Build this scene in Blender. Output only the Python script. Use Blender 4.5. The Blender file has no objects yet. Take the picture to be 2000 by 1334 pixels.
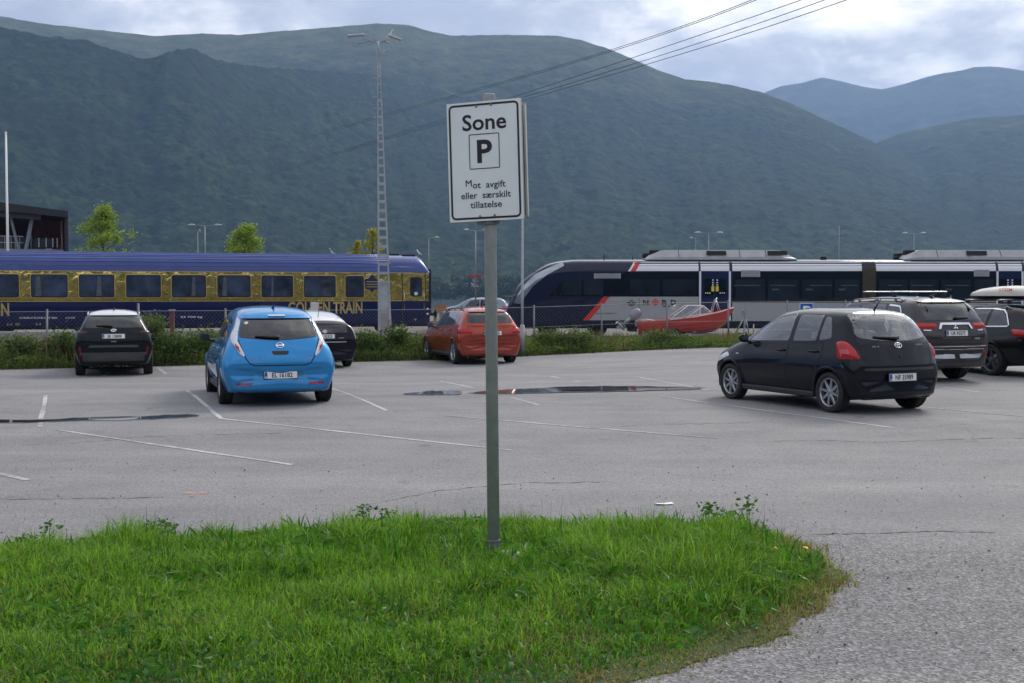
import bpy, bmesh, math, random
import numpy as np
from mathutils import Vector, Matrix
from mathutils.bvhtree import BVHTree

random.seed(7)
S = bpy.context.scene
COL = S.collection
R_ = math.radians

# ------------------------------------------------------------------ camera
CAM_H, F_PX, PW, PH, HOR = 1.72, 2280.0, 2000.0, 1334.0, 575.0
PITCH = math.atan((PH / 2 - HOR) / F_PX)
cam_d = bpy.data.cameras.new("camera")
cam_d.sensor_width = 36.0
cam_d.lens = F_PX / PW * 36.0
cam_d.clip_start, cam_d.clip_end = 0.1, 40000.0
cam = bpy.data.objects.new("camera", cam_d)
COL.objects.link(cam)
cam.location = (0, 0, CAM_H)
cam.rotation_euler = (R_(90) - PITCH, 0, 0)
S.camera = cam

# ------------------------------------------------------------------ world: sky with broken cloud
SUN_AZ, SUN_EL = 32.0, 38.0          # degrees right of the view direction, above the horizon
S.view_settings.view_transform = 'Standard'
S.view_settings.look = 'None'
S.view_settings.exposure = 1.08
S.view_settings.gamma = 1.0
S.view_settings.use_curve_mapping = False
W = bpy.data.worlds.new("World")
S.world = W
W.use_nodes = True
nt = W.node_tree
nt.nodes.clear()


def N(t, ty, **kw):
    n = t.nodes.new(ty)
    for k, v in kw.items():
        setattr(n, k, v)
    return n


def mathn(t, op, a, b=None, clamp=False):
    n = t.nodes.new('ShaderNodeMath')
    n.operation = op
    n.use_clamp = clamp
    for i, v in enumerate((a, b)):
        if v is None:
            continue
        if isinstance(v, (int, float)):
            n.inputs[i].default_value = v
        else:
            t.links.new(v, n.inputs[i])
    return n.outputs[0]


def ramp(t, fac, stops, interp='LINEAR'):
    n = t.nodes.new('ShaderNodeValToRGB')
    n.color_ramp.interpolation = interp
    e = n.color_ramp.elements
    while len(e) > 1:
        e.remove(e[-1])
    e[0].position, e[0].color = stops[0][0], (*stops[0][1], 1)
    for p, c in stops[1:]:
        x = e.new(p)
        x.color = (*c, 1)
    t.links.new(fac, n.inputs[0])
    return n.outputs[0]


def mixc(t, fac, a, b, blend='MIX'):
    n = t.nodes.new('ShaderNodeMix')
    n.data_type = 'RGBA'
    n.blend_type = blend
    for sock, v in ((n.inputs[0], fac), (n.inputs[6], a), (n.inputs[7], b)):
        if isinstance(v, (int, float)):
            sock.default_value = v
        elif isinstance(v, (tuple, list)):
            sock.default_value = (*v, 1) if len(v) == 3 else v
        else:
            t.links.new(v, sock)
    return n.outputs[2]


def noise(t, vec, scale, detail=4, rough=0.55, dist=0.0):
    n = t.nodes.new('ShaderNodeTexNoise')
    n.inputs['Scale'].default_value = scale
    n.inputs['Detail'].default_value = detail
    n.inputs['Roughness'].default_value = rough
    n.inputs['Distortion'].default_value = dist
    if vec is not None:
        t.links.new(vec, n.inputs['Vector'])
    return n.outputs['Fac']


def build_world():
    sky = N(nt, 'ShaderNodeTexSky', sky_type='NISHITA', sun_disc=False)
    sky.sun_elevation = R_(SUN_EL)
    sky.sun_rotation = R_(SUN_AZ)
    sky.altitude = 0
    sky.air_density, sky.dust_density, sky.ozone_density = 1.0, 1.5, 1.5
    tc = N(nt, 'ShaderNodeTexCoord')
    sep = N(nt, 'ShaderNodeSeparateXYZ')
    nt.links.new(tc.outputs['Generated'], sep.inputs[0])
    # cloud deck: project the direction on a flat layer
    zc = mathn(nt, 'MAXIMUM', sep.outputs[2], 0.0)
    den = mathn(nt, 'ADD', zc, 0.34)
    px = mathn(nt, 'DIVIDE', sep.outputs[0], den)
    py = mathn(nt, 'DIVIDE', sep.outputs[1], den)
    cmb = N(nt, 'ShaderNodeCombineXYZ')
    nt.links.new(px, cmb.inputs[0])
    nt.links.new(py, cmb.inputs[1])
    cmb.inputs[2].default_value = 3.3
    big = noise(nt, cmb.outputs[0], 3.3, 9, 0.60, 0.3)
    fine = noise(nt, cmb.outputs[0], 9.0, 9, 0.62, 0.3)
    # brightness of the cloud: towards the hidden sun the deck glows
    sd = Vector((math.sin(R_(SUN_AZ)) * math.cos(R_(SUN_EL)), math.cos(R_(SUN_AZ)) * math.cos(R_(SUN_EL)), math.sin(R_(SUN_EL))))
    dot = N(nt, 'ShaderNodeVectorMath', operation='DOT_PRODUCT')
    nt.links.new(tc.outputs['Generated'], dot.inputs[0])
    dot.inputs[1].default_value = sd
    glow = mathn(nt, 'POWER', mathn(nt, 'MAXIMUM', dot.outputs['Value'], 0.0), 5.0)
    mixn = mathn(nt, 'ADD', mathn(nt, 'MULTIPLY', big, 0.62), mathn(nt, 'MULTIPLY', fine, 0.38))
    # sunlit cloud tops in the half of the sky behind the viewer
    back = mathn(nt, 'MULTIPLY', mathn(nt, 'MAXIMUM', mathn(nt, 'MULTIPLY', sep.outputs[1], -1.0), 0.0), 0.09)
    shade = mathn(nt, 'ADD', mathn(nt, 'ADD', mixn, back), mathn(nt, 'MULTIPLY', mathn(nt, 'SUBTRACT', glow, 0.45), 0.26))
    cloud = ramp(nt, shade, [(0.34, (3.7, 3.7, 4.15)), (0.42, (4.7, 4.65, 4.95)), (0.47, (5.7, 5.6, 5.8)),
                             (0.52, (7.8, 7.5, 7.3)), (0.60, (10.8, 10.2, 9.3))])
    cover = ramp(nt, mixn, [(0.30, (0.80, 0.80, 0.80)), (0.42, (1, 1, 1))])
    skyc = mixc(nt, cover, sky.outputs[0], cloud)
    bg = N(nt, 'ShaderNodeBackground')
    bg.inputs[1].default_value = 0.1
    nt.links.new(skyc, bg.inputs[0])
    out = N(nt, 'ShaderNodeOutputWorld')
    nt.links.new(bg.outputs[0], out.inputs[0])


build_world()

# ------------------------------------------------------------------ sun behind thin cloud
sun_d = bpy.data.lights.new("sun", 'SUN')
sun_d.energy = 1.1
sun_d.angle = R_(18)
sun_d.color = (1.0, 0.95, 0.88)
sun = bpy.data.objects.new("sun", sun_d)
COL.objects.link(sun)
sun.rotation_euler = (R_(90 - SUN_EL), 0, R_(180 - SUN_AZ))
sun.location = (0, 0, 60)


# ------------------------------------------------------------------ pixel -> world helpers
def ray(u, v):
    x, y = (u - PW / 2) / F_PX, -(v - PH / 2) / F_PX
    return Vector((x, math.cos(PITCH) + y * math.sin(PITCH), -math.sin(PITCH) + y * math.cos(PITCH)))


def on_z(u, v, z=0.0):
    d = ray(u, v)
    t = (z - CAM_H) / d.z
    return Vector((d.x * t, d.y * t, z))


def at_y(u, v, Y):
    d = ray(u, v)
    t = Y / d.y
    return Vector((d.x * t, Y, CAM_H + d.z * t))


def sm(a, b, x):
    t = np.clip((x - a) / (b - a), 0, 1)
    return t * t * (3 - 2 * t)


EDGE_A = R_(22)
EDGE_P = Vector((-13.0, 30.0))
EDGE_D = Vector((math.cos(EDGE_A), math.sin(EDGE_A)))
EDGE_N = Vector((-math.sin(EDGE_A), math.cos(EDGE_A)))


def edge_dist(x, y):
    return (x - EDGE_P.x) * EDGE_N.x + (y - EDGE_P.y) * EDGE_N.y


def gz(x, y):
    """height of the ground"""
    z = -0.20 * sm(19, 28, y) * sm(7, -3, x)
    e = edge_dist(x, y)
    z = z - (0.36 + z) * sm(1.5, 9, e)
    return z + 0.34 * sm(64, 72, y)


def gzf(x, y):
    return float(gz(np.float64(x), np.float64(y)))


def ground_px(u, v):
    p = on_z(u, v, 0)
    for _ in range(6):
        p = on_z(u, v, gzf(p.x, p.y))
    return p


# ------------------------------------------------------------------ numpy value noise
_LAT = [np.random.RandomState(s).rand(256, 256) for s in range(12)]


def vnoise(x, y, seed=0):
    x = np.asarray(x, float); y = np.asarray(y, float)
    xi = np.floor(x).astype(int); yi = np.floor(y).astype(int)
    xf = x - xi; yf = y - yi
    xf = xf * xf * (3 - 2 * xf); yf = yf * yf * (3 - 2 * yf)
    L = _LAT[seed % 12]
    a = L[xi & 255, yi & 255]; b = L[(xi + 1) & 255, yi & 255]
    c = L[xi & 255, (yi + 1) & 255]; d = L[(xi + 1) & 255, (yi + 1) & 255]
    return (a * (1 - xf) + b * xf) * (1 - yf) + (c * (1 - xf) + d * xf) * yf


def fbm(x, y, oct=5, seed=0, gain=0.5):
    s, a, n = 0, 1.0, 0
    for o in range(oct):
        s = s + a * vnoise(x * 2 ** o + 17.3 * o, y * 2 ** o + 5.1 * o, seed + o)
        n += a
        a *= gain
    return s / n


# ------------------------------------------------------------------ object helpers
def link(name, me, parent=None, mats=()):
    o = bpy.data.objects.new(name, me)
    COL.objects.link(o)
    for m in mats:
        if m is not None and me is not None:
            me.materials.append(m)
    if parent is not None:
        o.parent = parent
    return o


def tag(o, label=None, cat=None, group=None, kind=None):
    for k, v in (('label', label), ('category', cat), ('group', group), ('kind', kind)):
        if v:
            o[k] = v
    return o


def thing(name, label, cat, loc=(0, 0, 0), rz=0.0, group=None):
    o = bpy.data.objects.new(name, None)
    COL.objects.link(o)
    o.empty_display_size = 0.2
    o.location = loc
    o.rotation_euler = (0, 0, rz)
    return tag(o, label, cat, group)


def raw_mesh(name, verts, quads=None, tris=None, smooth=False, matidx=None):
    """fast mesh from numpy arrays"""
    me = bpy.data.meshes.new(name)
    verts = np.asarray(verts, np.float32)
    me.vertices.add(len(verts))
    me.vertices.foreach_set('co', verts.ravel())
    loops, starts, n0 = [], [], 0
    for arr, k in ((quads, 4), (tris, 3)):
        if arr is None or len(arr) == 0:
            continue
        arr = np.asarray(arr, np.int32)
        loops.append(arr.ravel())
        starts.append(np.arange(len(arr), dtype=np.int32) * k + n0)
        n0 += arr.size
    loops = np.concatenate(loops); starts = np.concatenate(starts)
    me.loops.add(len(loops))
    me.loops.foreach_set('vertex_index', loops)
    me.polygons.add(len(starts))
    me.polygons.foreach_set('loop_start', starts)
    me.polygons.foreach_set('use_smooth', np.full(len(starts), smooth, bool))
    if matidx is not None:
        me.polygons.foreach_set('material_index', np.asarray(matidx, np.int32))
    me.update(calc_edges=True)
    me.validate()
    return me


class MB:
    """collects shapes into one mesh"""
    def __init__(s):
        s.v, s.f, s.sm, s.mi = [], [], [], []

    def add(s, vs, fs, smooth=False, mi=0):
        o = len(s.v)
        s.v += [tuple(p) for p in vs]
        for f in fs:
            s.f.append(tuple(i + o for i in f))
            s.sm.append(smooth)
            s.mi.append(mi)

    def box(s, c, d, rot=None, mi=0, bev=0.0):
        hx, hy, hz = d[0] / 2, d[1] / 2, d[2] / 2
        if bev <= 0:
            vs = [Vector((x, y, z)) for x in (-hx, hx) for y in (-hy, hy) for z in (-hz, hz)]
            fs = [(0, 1, 3, 2), (4, 6, 7, 5), (0, 4, 5, 1), (2, 3, 7, 6), (0, 2, 6, 4), (1, 5, 7, 3)]
        else:
            bm = bmesh.new()
            bmesh.ops.create_cube(bm, size=1)
            for v in bm.verts:
                v.co = Vector((v.co.x * d[0], v.co.y * d[1], v.co.z * d[2]))
            bmesh.ops.bevel(bm, geom=bm.edges[:], offset=bev, segments=2, affect='EDGES', profile=0.5)
            bm.verts.index_update()
            vs = [v.co.copy() for v in bm.verts]
            fs = [[v.index for v in f.verts] for f in bm.faces]
            bm.free()
        if rot is not None:
            vs = [rot @ v for v in vs]
        c = Vector(c)
        s.add([v + c for v in vs], fs, False, mi)

    def cyl(s, a, b, r0, r1=None, n=12, caps=True, smooth=True, mi=0):
        a, b = Vector(a), Vector(b)
        r1 = r0 if r1 is None else r1
        d = (b - a).normalized()
        q = d.to_track_quat('Z', 'Y')
        vs = []
        for p, r in ((a, r0), (b, r1)):
            for i in range(n):
                t = 2 * math.pi * i / n
                vs.append(p + q @ Vector((r * math.cos(t), r * math.sin(t), 0)))
        s.add(vs, [(i, (i + 1) % n, n + (i + 1) % n, n + i) for i in range(n)], smooth, mi)
        if caps:
            s.add(vs[:n], [tuple(range(n - 1, -1, -1))], False, mi)
            s.add(vs[n:], [tuple(range(n))], False, mi)

    def tube(s, pts, r, n=6, mi=0, closed=False):
        pts = [Vector(p) for p in pts]
        m = len(pts)
        vs = []
        for i, p in enumerate(pts):
            if closed:
                d = pts[(i + 1) % m] - pts[i - 1]
            else:
                d = pts[min(i + 1, m - 1)] - pts[max(i - 1, 0)]
            q = d.normalized().to_track_quat('Z', 'Y')
            rr = r[i] if isinstance(r, (list, tuple)) else r
            for k in range(n):
                t = 2 * math.pi * k / n
                vs.append(p + q @ Vector((rr * math.cos(t), rr * math.sin(t), 0)))
        fs = []
        for i in range(m if closed else m - 1):
            j = (i + 1) % m
            for k in range(n):
                fs.append((i * n + k, i * n + (k + 1) % n, j * n + (k + 1) % n, j * n + k))
        if not closed:
            fs.append(tuple(range(n - 1, -1, -1)))
            fs.append(tuple((m - 1) * n + k for k in range(n)))
        s.add(vs, fs, True, mi)

    def lathe(s, prof, axis_o, axis_d, n=24, mi=0, smooth=True, closed=False):
        """prof: (r, h) along the axis"""
        o = Vector(axis_o)
        q = Vector(axis_d).normalized().to_track_quat('Z', 'Y')
        vs = []
        for r, h in prof:
            for k in range(n):
                t = 2 * math.pi * k / n
                vs.append(o + q @ Vector((r * math.cos(t), r * math.sin(t), h)))
        fs = []
        m = len(prof)
        for i in range(m if closed else m - 1):
            j = (i + 1) % m
            for k in range(n):
                fs.append((i * n + k, i * n + (k + 1) % n, j * n + (k + 1) % n, j * n + k))
        s.add(vs, fs, smooth, mi)

    def prism(s, poly, fn, d, mi=0, smooth=False):
        """2-D polygon extruded: fn(x, y, k) -> point, k in (0, d)"""
        n = len(poly)
        a = [fn(x, y, 0) for x, y in poly]
        b = [fn(x, y, d) for x, y in poly]
        s.add(a + b, [tuple(range(n - 1, -1, -1)), tuple(range(n, 2 * n))] +
              [(i, (i + 1) % n, n + (i + 1) % n, n + i) for i in range(n)], smooth, mi)

    def grid(s, rows, smooth=True, mi=0, close_u=False):
        m, n = len(rows), len(rows[0])
        vs = [p for r in rows for p in r]
        fs = []
        for i in range(m - 1):
            for k in range(n if close_u else n - 1):
                fs.append((i * n + k, i * n + (k + 1) % n, (i + 1) * n + (k + 1) % n, (i + 1) * n + k))
        s.add(vs, fs, smooth, mi)

    def build(s, name, mat, parent=None, fixn=True):
        me = bpy.data.meshes.new(name)
        me.from_pydata(s.v, [], s.f)
        me.polygons.foreach_set('use_smooth', s.sm)
        me.polygons.foreach_set('material_index', s.mi)
        mats = mat if isinstance(mat, (list, tuple)) else [mat]
        if fixn:
            bm = bmesh.new()
            bm.from_mesh(me)
            bmesh.ops.remove_doubles(bm, verts=bm.verts, dist=1e-5)
            bmesh.ops.recalc_face_normals(bm, faces=bm.faces)
            bm.to_mesh(me)
            bm.free()
        me.update()
        return link(name, me, parent, mats)


# ------------------------------------------------------------------ materials
M = {}


def pbr(name, col, rough=0.6, metal=0.0, var=0.12, vscale=6.0, coat=0.0, spec=0.5, bump=0.0, bscale=40.0, emit=None):
    if name in M:
        return M[name]
    m = bpy.data.materials.new(name)
    m.use_nodes = True
    t = m.node_tree
    b = t.nodes['Principled BSDF']
    tc = N(t, 'ShaderNodeTexCoord')
    nz = noise(t, tc.outputs['Object'], vscale, 5, 0.6)
    lo = tuple(c * (1 - var) for c in col)
    hi = tuple(min(1, c * (1 + var)) for c in col)
    c = ramp(t, nz, [(0.3, lo), (0.7, hi)])
    t.links.new(c, b.inputs['Base Color'])
    rr = mathn(t, 'ADD', mathn(t, 'MULTIPLY', nz, rough * 0.3), rough * 0.85)
    t.links.new(rr, b.inputs['Roughness'])
    b.inputs['Metallic'].default_value = metal
    b.inputs['Specular IOR Level'].default_value = spec
    if coat:
        b.inputs['Specular IOR Level'].default_value = spec * (1 - coat)
        b.inputs['Coat Weight'].default_value = coat
        b.inputs['Coat Roughness'].default_value = 0.04
    if bump:
        bp = N(t, 'ShaderNodeBump')
        bp.inputs['Strength'].default_value = bump
        bp.inputs['Distance'].default_value = 0.01
        t.links.new(noise(t, tc.outputs['Object'], bscale, 5), bp.inputs['Height'])
        t.links.new(bp.outputs[0], b.inputs['Normal'])
    if emit:
        b.inputs['Emission Color'].default_value = (*emit[0], 1)
        b.inputs['Emission Strength'].default_value = emit[1]
    M[name] = m
    return m


def paint(name, col, metal=0.0, rough=0.32, dirt=0.35, ior=1.4):
    """car paint: base coat under a clear coat, with road film low on the body"""
    if name in M:
        return M[name]
    m = bpy.data.materials.new(name)
    m.use_nodes = True
    t = m.node_tree
    b = t.nodes['Principled BSDF']
    tc = N(t, 'ShaderNodeTexCoord')
    sp = N(t, 'ShaderNodeSeparateXYZ')
    t.links.new(tc.outputs['Object'], sp.inputs[0])
    film = noise(t, tc.outputs['Object'], 5.0, 6, 0.65)
    low = mathn(t, 'MULTIPLY', mathn(t, 'SUBTRACT', 0.75, sp.outputs[2]), 1.4, True)
    f = mathn(t, 'MULTIPLY', mathn(t, 'MULTIPLY', film, low), dirt, True)
    c = mixc(t, f, col, (0.16, 0.15, 0.14))
    t.links.new(c, b.inputs['Base Color'])
    b.inputs['Metallic'].default_value = metal
    b.inputs['Specular IOR Level'].default_value = 0.05
    b.inputs['Coat IOR'].default_value = ior
    t.links.new(mathn(t, 'ADD', rough, mathn(t, 'MULTIPLY', f, 0.4)), b.inputs['Roughness'])
    t.links.new(mathn(t, 'SUBTRACT', 1.0, f, True), b.inputs['Coat Weight'])
    t.links.new(mathn(t, 'ADD', 0.005, mathn(t, 'MULTIPLY', film, 0.035)), b.inputs['Coat Roughness'])
    M[name] = m
    return m


def glass(name, tint=(0.3, 0.35, 0.35), rough=0.02, refl=1.0):
    """thin pane: tinted see-through plus mirror reflection that grows at grazing angles"""
    if name in M:
        return M[name]
    m = bpy.data.materials.new(name)
    m.use_nodes = True
    t = m.node_tree
    t.nodes.clear()
    out = N(t, 'ShaderNodeOutputMaterial')
    tr = N(t, 'ShaderNodeBsdfTransparent')
    tr.inputs[0].default_value = (*tint, 1)
    gl = N(t, 'ShaderNodeBsdfGlossy')
    gl.inputs['Roughness'].default_value = rough
    gl.inputs[0].default_value = (0.95, 0.97, 1, 1)
    fr = N(t, 'ShaderNodeFresnel')
    fr.inputs[0].default_value = 1.5
    mx = N(t, 'ShaderNodeMixShader')
    t.links.new(mathn(t, 'MULTIPLY', fr.outputs[0], 1.9 * refl, True), mx.inputs[0])
    t.links.new(tr.outputs[0], mx.inputs[1])
    t.links.new(gl.outputs[0], mx.inputs[2])
    t.links.new(mx.outputs[0], out.inputs[0])
    M[name] = m
    return m

# ================================================================== SETTING
def mat_asphalt():
    m = bpy.data.materials.new("worn_asphalt")
    m.use_nodes = True
    t = m.node_tree
    b = t.nodes['Principled BSDF']
    tc = N(t, 'ShaderNodeTexCoord')
    co = tc.outputs['Object']
    # stones
    v = N(t, 'ShaderNodeTexVoronoi')
    v.inputs['Scale'].default_value = 70
    t.links.new(co, v.inputs['Vector'])
    sp = N(t, 'ShaderNodeSeparateColor')
    t.links.new(v.outputs['Color'], sp.inputs[0])
    stone = ramp(t, sp.outputs[0], [(0.0, (0.09, 0.09, 0.09)), (0.45, (0.20, 0.198, 0.198)), (0.8, (0.285, 0.28, 0.28)), (1.0, (0.42, 0.415, 0.41))])
    v2 = noise(t, co, 25, 6, 0.75)
    grain = ramp(t, v2, [(0.3, (0.160, 0.160, 0.162)), (0.7, (0.32, 0.317, 0.318))])
    # coarse worn gravel near the island and to the right, finer mix farther in the lot
    nb = noise(t, co, 0.35, 5, 0.6)
    sxy = N(t, 'ShaderNodeSeparateXYZ')
    t.links.new(co, sxy.inputs[0])
    near = mathn(t, 'MULTIPLY', mathn(t, 'SUBTRACT', 9.3, mathn(t, 'ADD', sxy.outputs[1], mathn(t, 'MULTIPLY', nb, 1.2))), 0.9, True)
    base = mixc(t, mathn(t, 'ADD', mathn(t, 'MULTIPLY', near, 0.65), 0.25), grain, stone)
    # big soft patches and stains, long repair bands
    mp = N(t, 'ShaderNodeMapping')
    mp.inputs['Rotation'].default_value = (0, 0, -EDGE_A * 0.35)
    mp.inputs['Scale'].default_value = (0.05, 0.55, 1)
    t.links.new(co, mp.inputs['Vector'])
    bands = noise(t, mp.outputs[0], 1.0, 6, 0.62, 0.4)
    base = mixc(t, 1.0, base, ramp(t, bands, [(0.3, (0.80, 0.80, 0.81)), (0.5, (0.97, 0.97, 0.98)), (0.68, (1.15, 1.14, 1.14))]), 'MULTIPLY')
    blot = noise(t, co, 0.9, 7, 0.65)
    base = mixc(t, 1.0, base, ramp(t, blot, [(0.3, (0.84, 0.84, 0.85)), (0.55, (1.03, 1.02, 1.0)), (0.75, (1.12, 1.1, 1.08))]), 'MULTIPLY')
    base = mixc(t, mathn(t, 'MULTIPLY', near, 0.36), base, mixc(t, 1.0, base, (0.62, 0.60, 0.62), 'MULTIPLY'))
    # oil drips: small dark spots here and there
    od = noise(t, co, 2.3, 3, 0.5)
    base = mixc(t, mathn(t, 'MULTIPLY', mathn(t, 'SUBTRACT', od, 0.665), 5.0, True), base, (0.07, 0.07, 0.075))
    # fine cracks
    vc = N(t, 'ShaderNodeTexVoronoi', feature='DISTANCE_TO_EDGE')
    vc.inputs['Scale'].default_value = 0.33
    wob = N(t, 'ShaderNodeTexNoise')
    wob.inputs['Scale'].default_value = 1.6
    wob.inputs['Detail'].default_value = 6
    t.links.new(co, wob.inputs['Vector'])
    va = N(t, 'ShaderNodeVectorMath', operation='MULTIPLY_ADD')
    t.links.new(wob.outputs['Color'], va.inputs[0])
    va.inputs[1].default_value = (0.9, 0.9, 0)
    t.links.new(co, va.inputs[2])
    t.links.new(va.outputs[0], vc.inputs['Vector'])
    ck = mathn(t, 'LESS_THAN', vc.outputs[0], 0.0045)
    ckm = mathn(t, 'MULTIPLY', ck, mathn(t, 'GREATER_THAN', noise(t, co, 0.22, 3), 0.52))
    base = mixc(t, mathn(t, 'MULTIPLY', ckm, 0.22), base, (0.06, 0.06, 0.065))
    t.links.new(base, b.inputs['Base Color'])
    b.inputs['Roughness'].default_value = 0.82
    b.inputs['Specular IOR Level'].default_value = 0.35
    bp = N(t, 'ShaderNodeBump')
    bp.inputs['Strength'].default_value = 0.55
    bp.inputs['Distance'].default_value = 0.012
    t.links.new(mathn(t, 'ADD', v.outputs['Distance'], v2), bp.inputs['Height'])
    t.links.new(bp.outputs[0], b.inputs['Normal'])
    return m


def mat_ground():
    m = bpy.data.materials.new("gravel_and_soil")
    m.use_nodes = True
    t = m.node_tree
    b = t.nodes['Principled BSDF']
    co = N(t, 'ShaderNodeTexCoord').outputs['Object']
    n1 = noise(t, co, 0.5, 6, 0.6)
    n2 = noise(t, co, 22, 5, 0.7)
    c = mixc(t, 0.5, ramp(t, n1, [(0.35, (0.13, 0.12, 0.10)), (0.5, (0.17, 0.155, 0.135)), (0.65, (0.09, 0.11, 0.04))]),
             ramp(t, n2, [(0.3, (0.07, 0.065, 0.06)), (0.7, (0.27, 0.25, 0.23))]))
    t.links.new(c, b.inputs['Base Color'])
    b.inputs['Roughness'].default_value = 0.95
    return m


def mat_forest(name, low, high, dark, scale=1.0, alpine=None):
    m = bpy.data.materials.new(name)
    m.use_nodes = True
    t = m.node_tree
    b = t.nodes['Principled BSDF']
    co = N(t, 'ShaderNodeTexCoord').outputs['Object']
    n1 = noise(t, co, 0.0045 * scale, 6, 0.6)
    n2 = noise(t, co, 0.05 * scale, 5, 0.7)
    n3 = noise(t, co, 0.016 * scale, 5, 0.6)
    cr = N(t, 'ShaderNodeTexVoronoi')          # single crowns
    cr.inputs['Scale'].default_value = 0.085 * scale
    t.links.new(co, cr.inputs['Vector'])
    sc_ = N(t, 'ShaderNodeSeparateColor')
    t.links.new(cr.outputs['Color'], sc_.inputs[0])
    n2 = mathn(t, 'ADD', mathn(t, 'MULTIPLY', n2, 0.62), mathn(t, 'ADD', mathn(t, 'MULTIPLY', sc_.outputs[0], 0.30), mathn(t, 'MULTIPLY', cr.outputs['Distance'], -0.012 * scale)))  # colour darkens towards gaps between crowns, painting in the shade there
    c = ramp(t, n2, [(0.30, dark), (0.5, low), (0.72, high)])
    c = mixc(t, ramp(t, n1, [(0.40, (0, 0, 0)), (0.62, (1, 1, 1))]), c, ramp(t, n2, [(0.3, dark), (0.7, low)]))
    c = mixc(t, mathn(t, 'MULTIPLY', mathn(t, 'SUBTRACT', n3, 0.56), 4.0, True), c, high)
    rk = noise(t, co, 0.012 * scale, 6, 0.75)
    c = mixc(t, mathn(t, 'MULTIPLY', mathn(t, 'SUBTRACT', rk, 0.70), 14.0, True), c, (0.17, 0.165, 0.155))
    if alpine:
        z0, z1, colr = alpine
        sp = N(t, 'ShaderNodeSeparateXYZ')
        t.links.new(co, sp.inputs[0])
        zz = mathn(t, 'ADD', sp.outputs[2], mathn(t, 'MULTIPLY', mathn(t, 'SUBTRACT', n3, 0.5), 500.0))
        c = mixc(t, mathn(t, 'DIVIDE', mathn(t, 'SUBTRACT', zz, z0), z1 - z0, True), c,
                 ramp(t, n3, [(0.35, tuple(k * 0.75 for k in colr)), (0.65, colr)]))
    t.links.new(c, b.inputs['Base Color'])
    b.inputs['Roughness'].default_value = 0.95
    bp = N(t, 'ShaderNodeBump')
    bp.inputs['Strength'].default_value = 1.0
    bp.inputs['Distance'].default_value = 6.0
    t.links.new(mathn(t, 'SUBTRACT', noise(t, co, 0.075 * scale, 4, 0.7), mathn(t, 'MULTIPLY', cr.outputs['Distance'], 0.055)), bp.inputs['Height'])
    t.links.new(bp.outputs[0], b.inputs['Normal'])
    b.inputs['Specular IOR Level'].default_value = 0.1
    return m


def az_of(px):
    return math.atan((px - PW / 2) / F_PX)


def hill(name, ridge, r0, Rs, na, nr, mat, canopy, gully, z0=-6, amax=(-62, 62), seed=0, base=0.0):
    rp = np.array(ridge, float)
    aa = np.arctan((rp[:, 0] - 1000) / F_PX)
    ee = (HOR - rp[:, 1]) / F_PX
    # fine azimuth steps inside the view, coarse outside
    fin = np.linspace(R_(-27), R_(27), na)
    a = np.concatenate([np.linspace(R_(amax[0]), R_(-27.3), 40), fin, np.linspace(R_(27.3), R_(amax[1]), 40)])
    t = np.concatenate([np.linspace(0, 1, nr), np.linspace(1.03, 1.5, 12)])
    A, T = np.meshgrid(a, t, indexing='ij')
    E = np.interp(A, aa, ee)
    R = Rs if not isinstance(Rs, list) else np.interp(A, [az_of(p[0]) for p in Rs], [p[1] for p in Rs])
    # foot of the slope wanders
    r_foot = r0 * (1 + 0.10 * (fbm(A * 9, A * 0 + 3, 3, seed) - 0.5))
    RR = r_foot + (R - r_foot) * T
    # ee is measured per depth along Y; the top stands at depth R*cos(a)
    X = RR * np.sin(A)
    Y = RR * np.cos(A)
    Hr = E * R * np.cos(A) + CAM_H
    tt = np.clip(T, 0, 1)
    prof = 0.30 * tt + 0.95 * tt ** 2 - 0.25 * tt ** 3
    prof = np.where(T > 1, 1 - 1.3 * (T - 1), prof)
    win = np.clip(4 * tt * (1 - tt), 0, 1) ** 0.8
    g = np.abs(fbm(A * 34 + 1.5 * fbm(X / 900, Y / 900, 3, seed + 3), T * 1.7, 4, seed + 1) - 0.5) * 2
    big = fbm(X / 420, Y / 420, 4, seed + 2) - 0.5
    Z = z0 + (Hr - z0) * prof + win * (gully * (g - 0.3) + gully * 0.9 * big)
    can = fbm(X / 17.0, Y / 17.0, 3, seed + 4, 0.6)
    can2 = fbm(X / 55.0, Y / 55.0, 3, seed + 5, 0.6) - 0.5
    Z = Z + canopy * np.clip(T * 30, 0, 1) * (1 - (.8 if seed else .45) * sm(.8, 1, T)) * (np.clip(can - 0.32, 0, 1) * 2.2 + can2 * 1.1)
    V = np.stack([X, Y, Z], -1).reshape(-1, 3)
    n1, n2 = A.shape
    idx = np.arange(n1 * n2).reshape(n1, n2)
    q = np.stack([idx[:-1, :-1], idx[1:, :-1], idx[1:, 1:], idx[:-1, 1:]], -1).reshape(-1, 4)
    me = raw_mesh(name, V, quads=q, smooth=True)
    o = link(name, me, None, [mat])
    tag(o, kind='structure')
    return o


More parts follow.
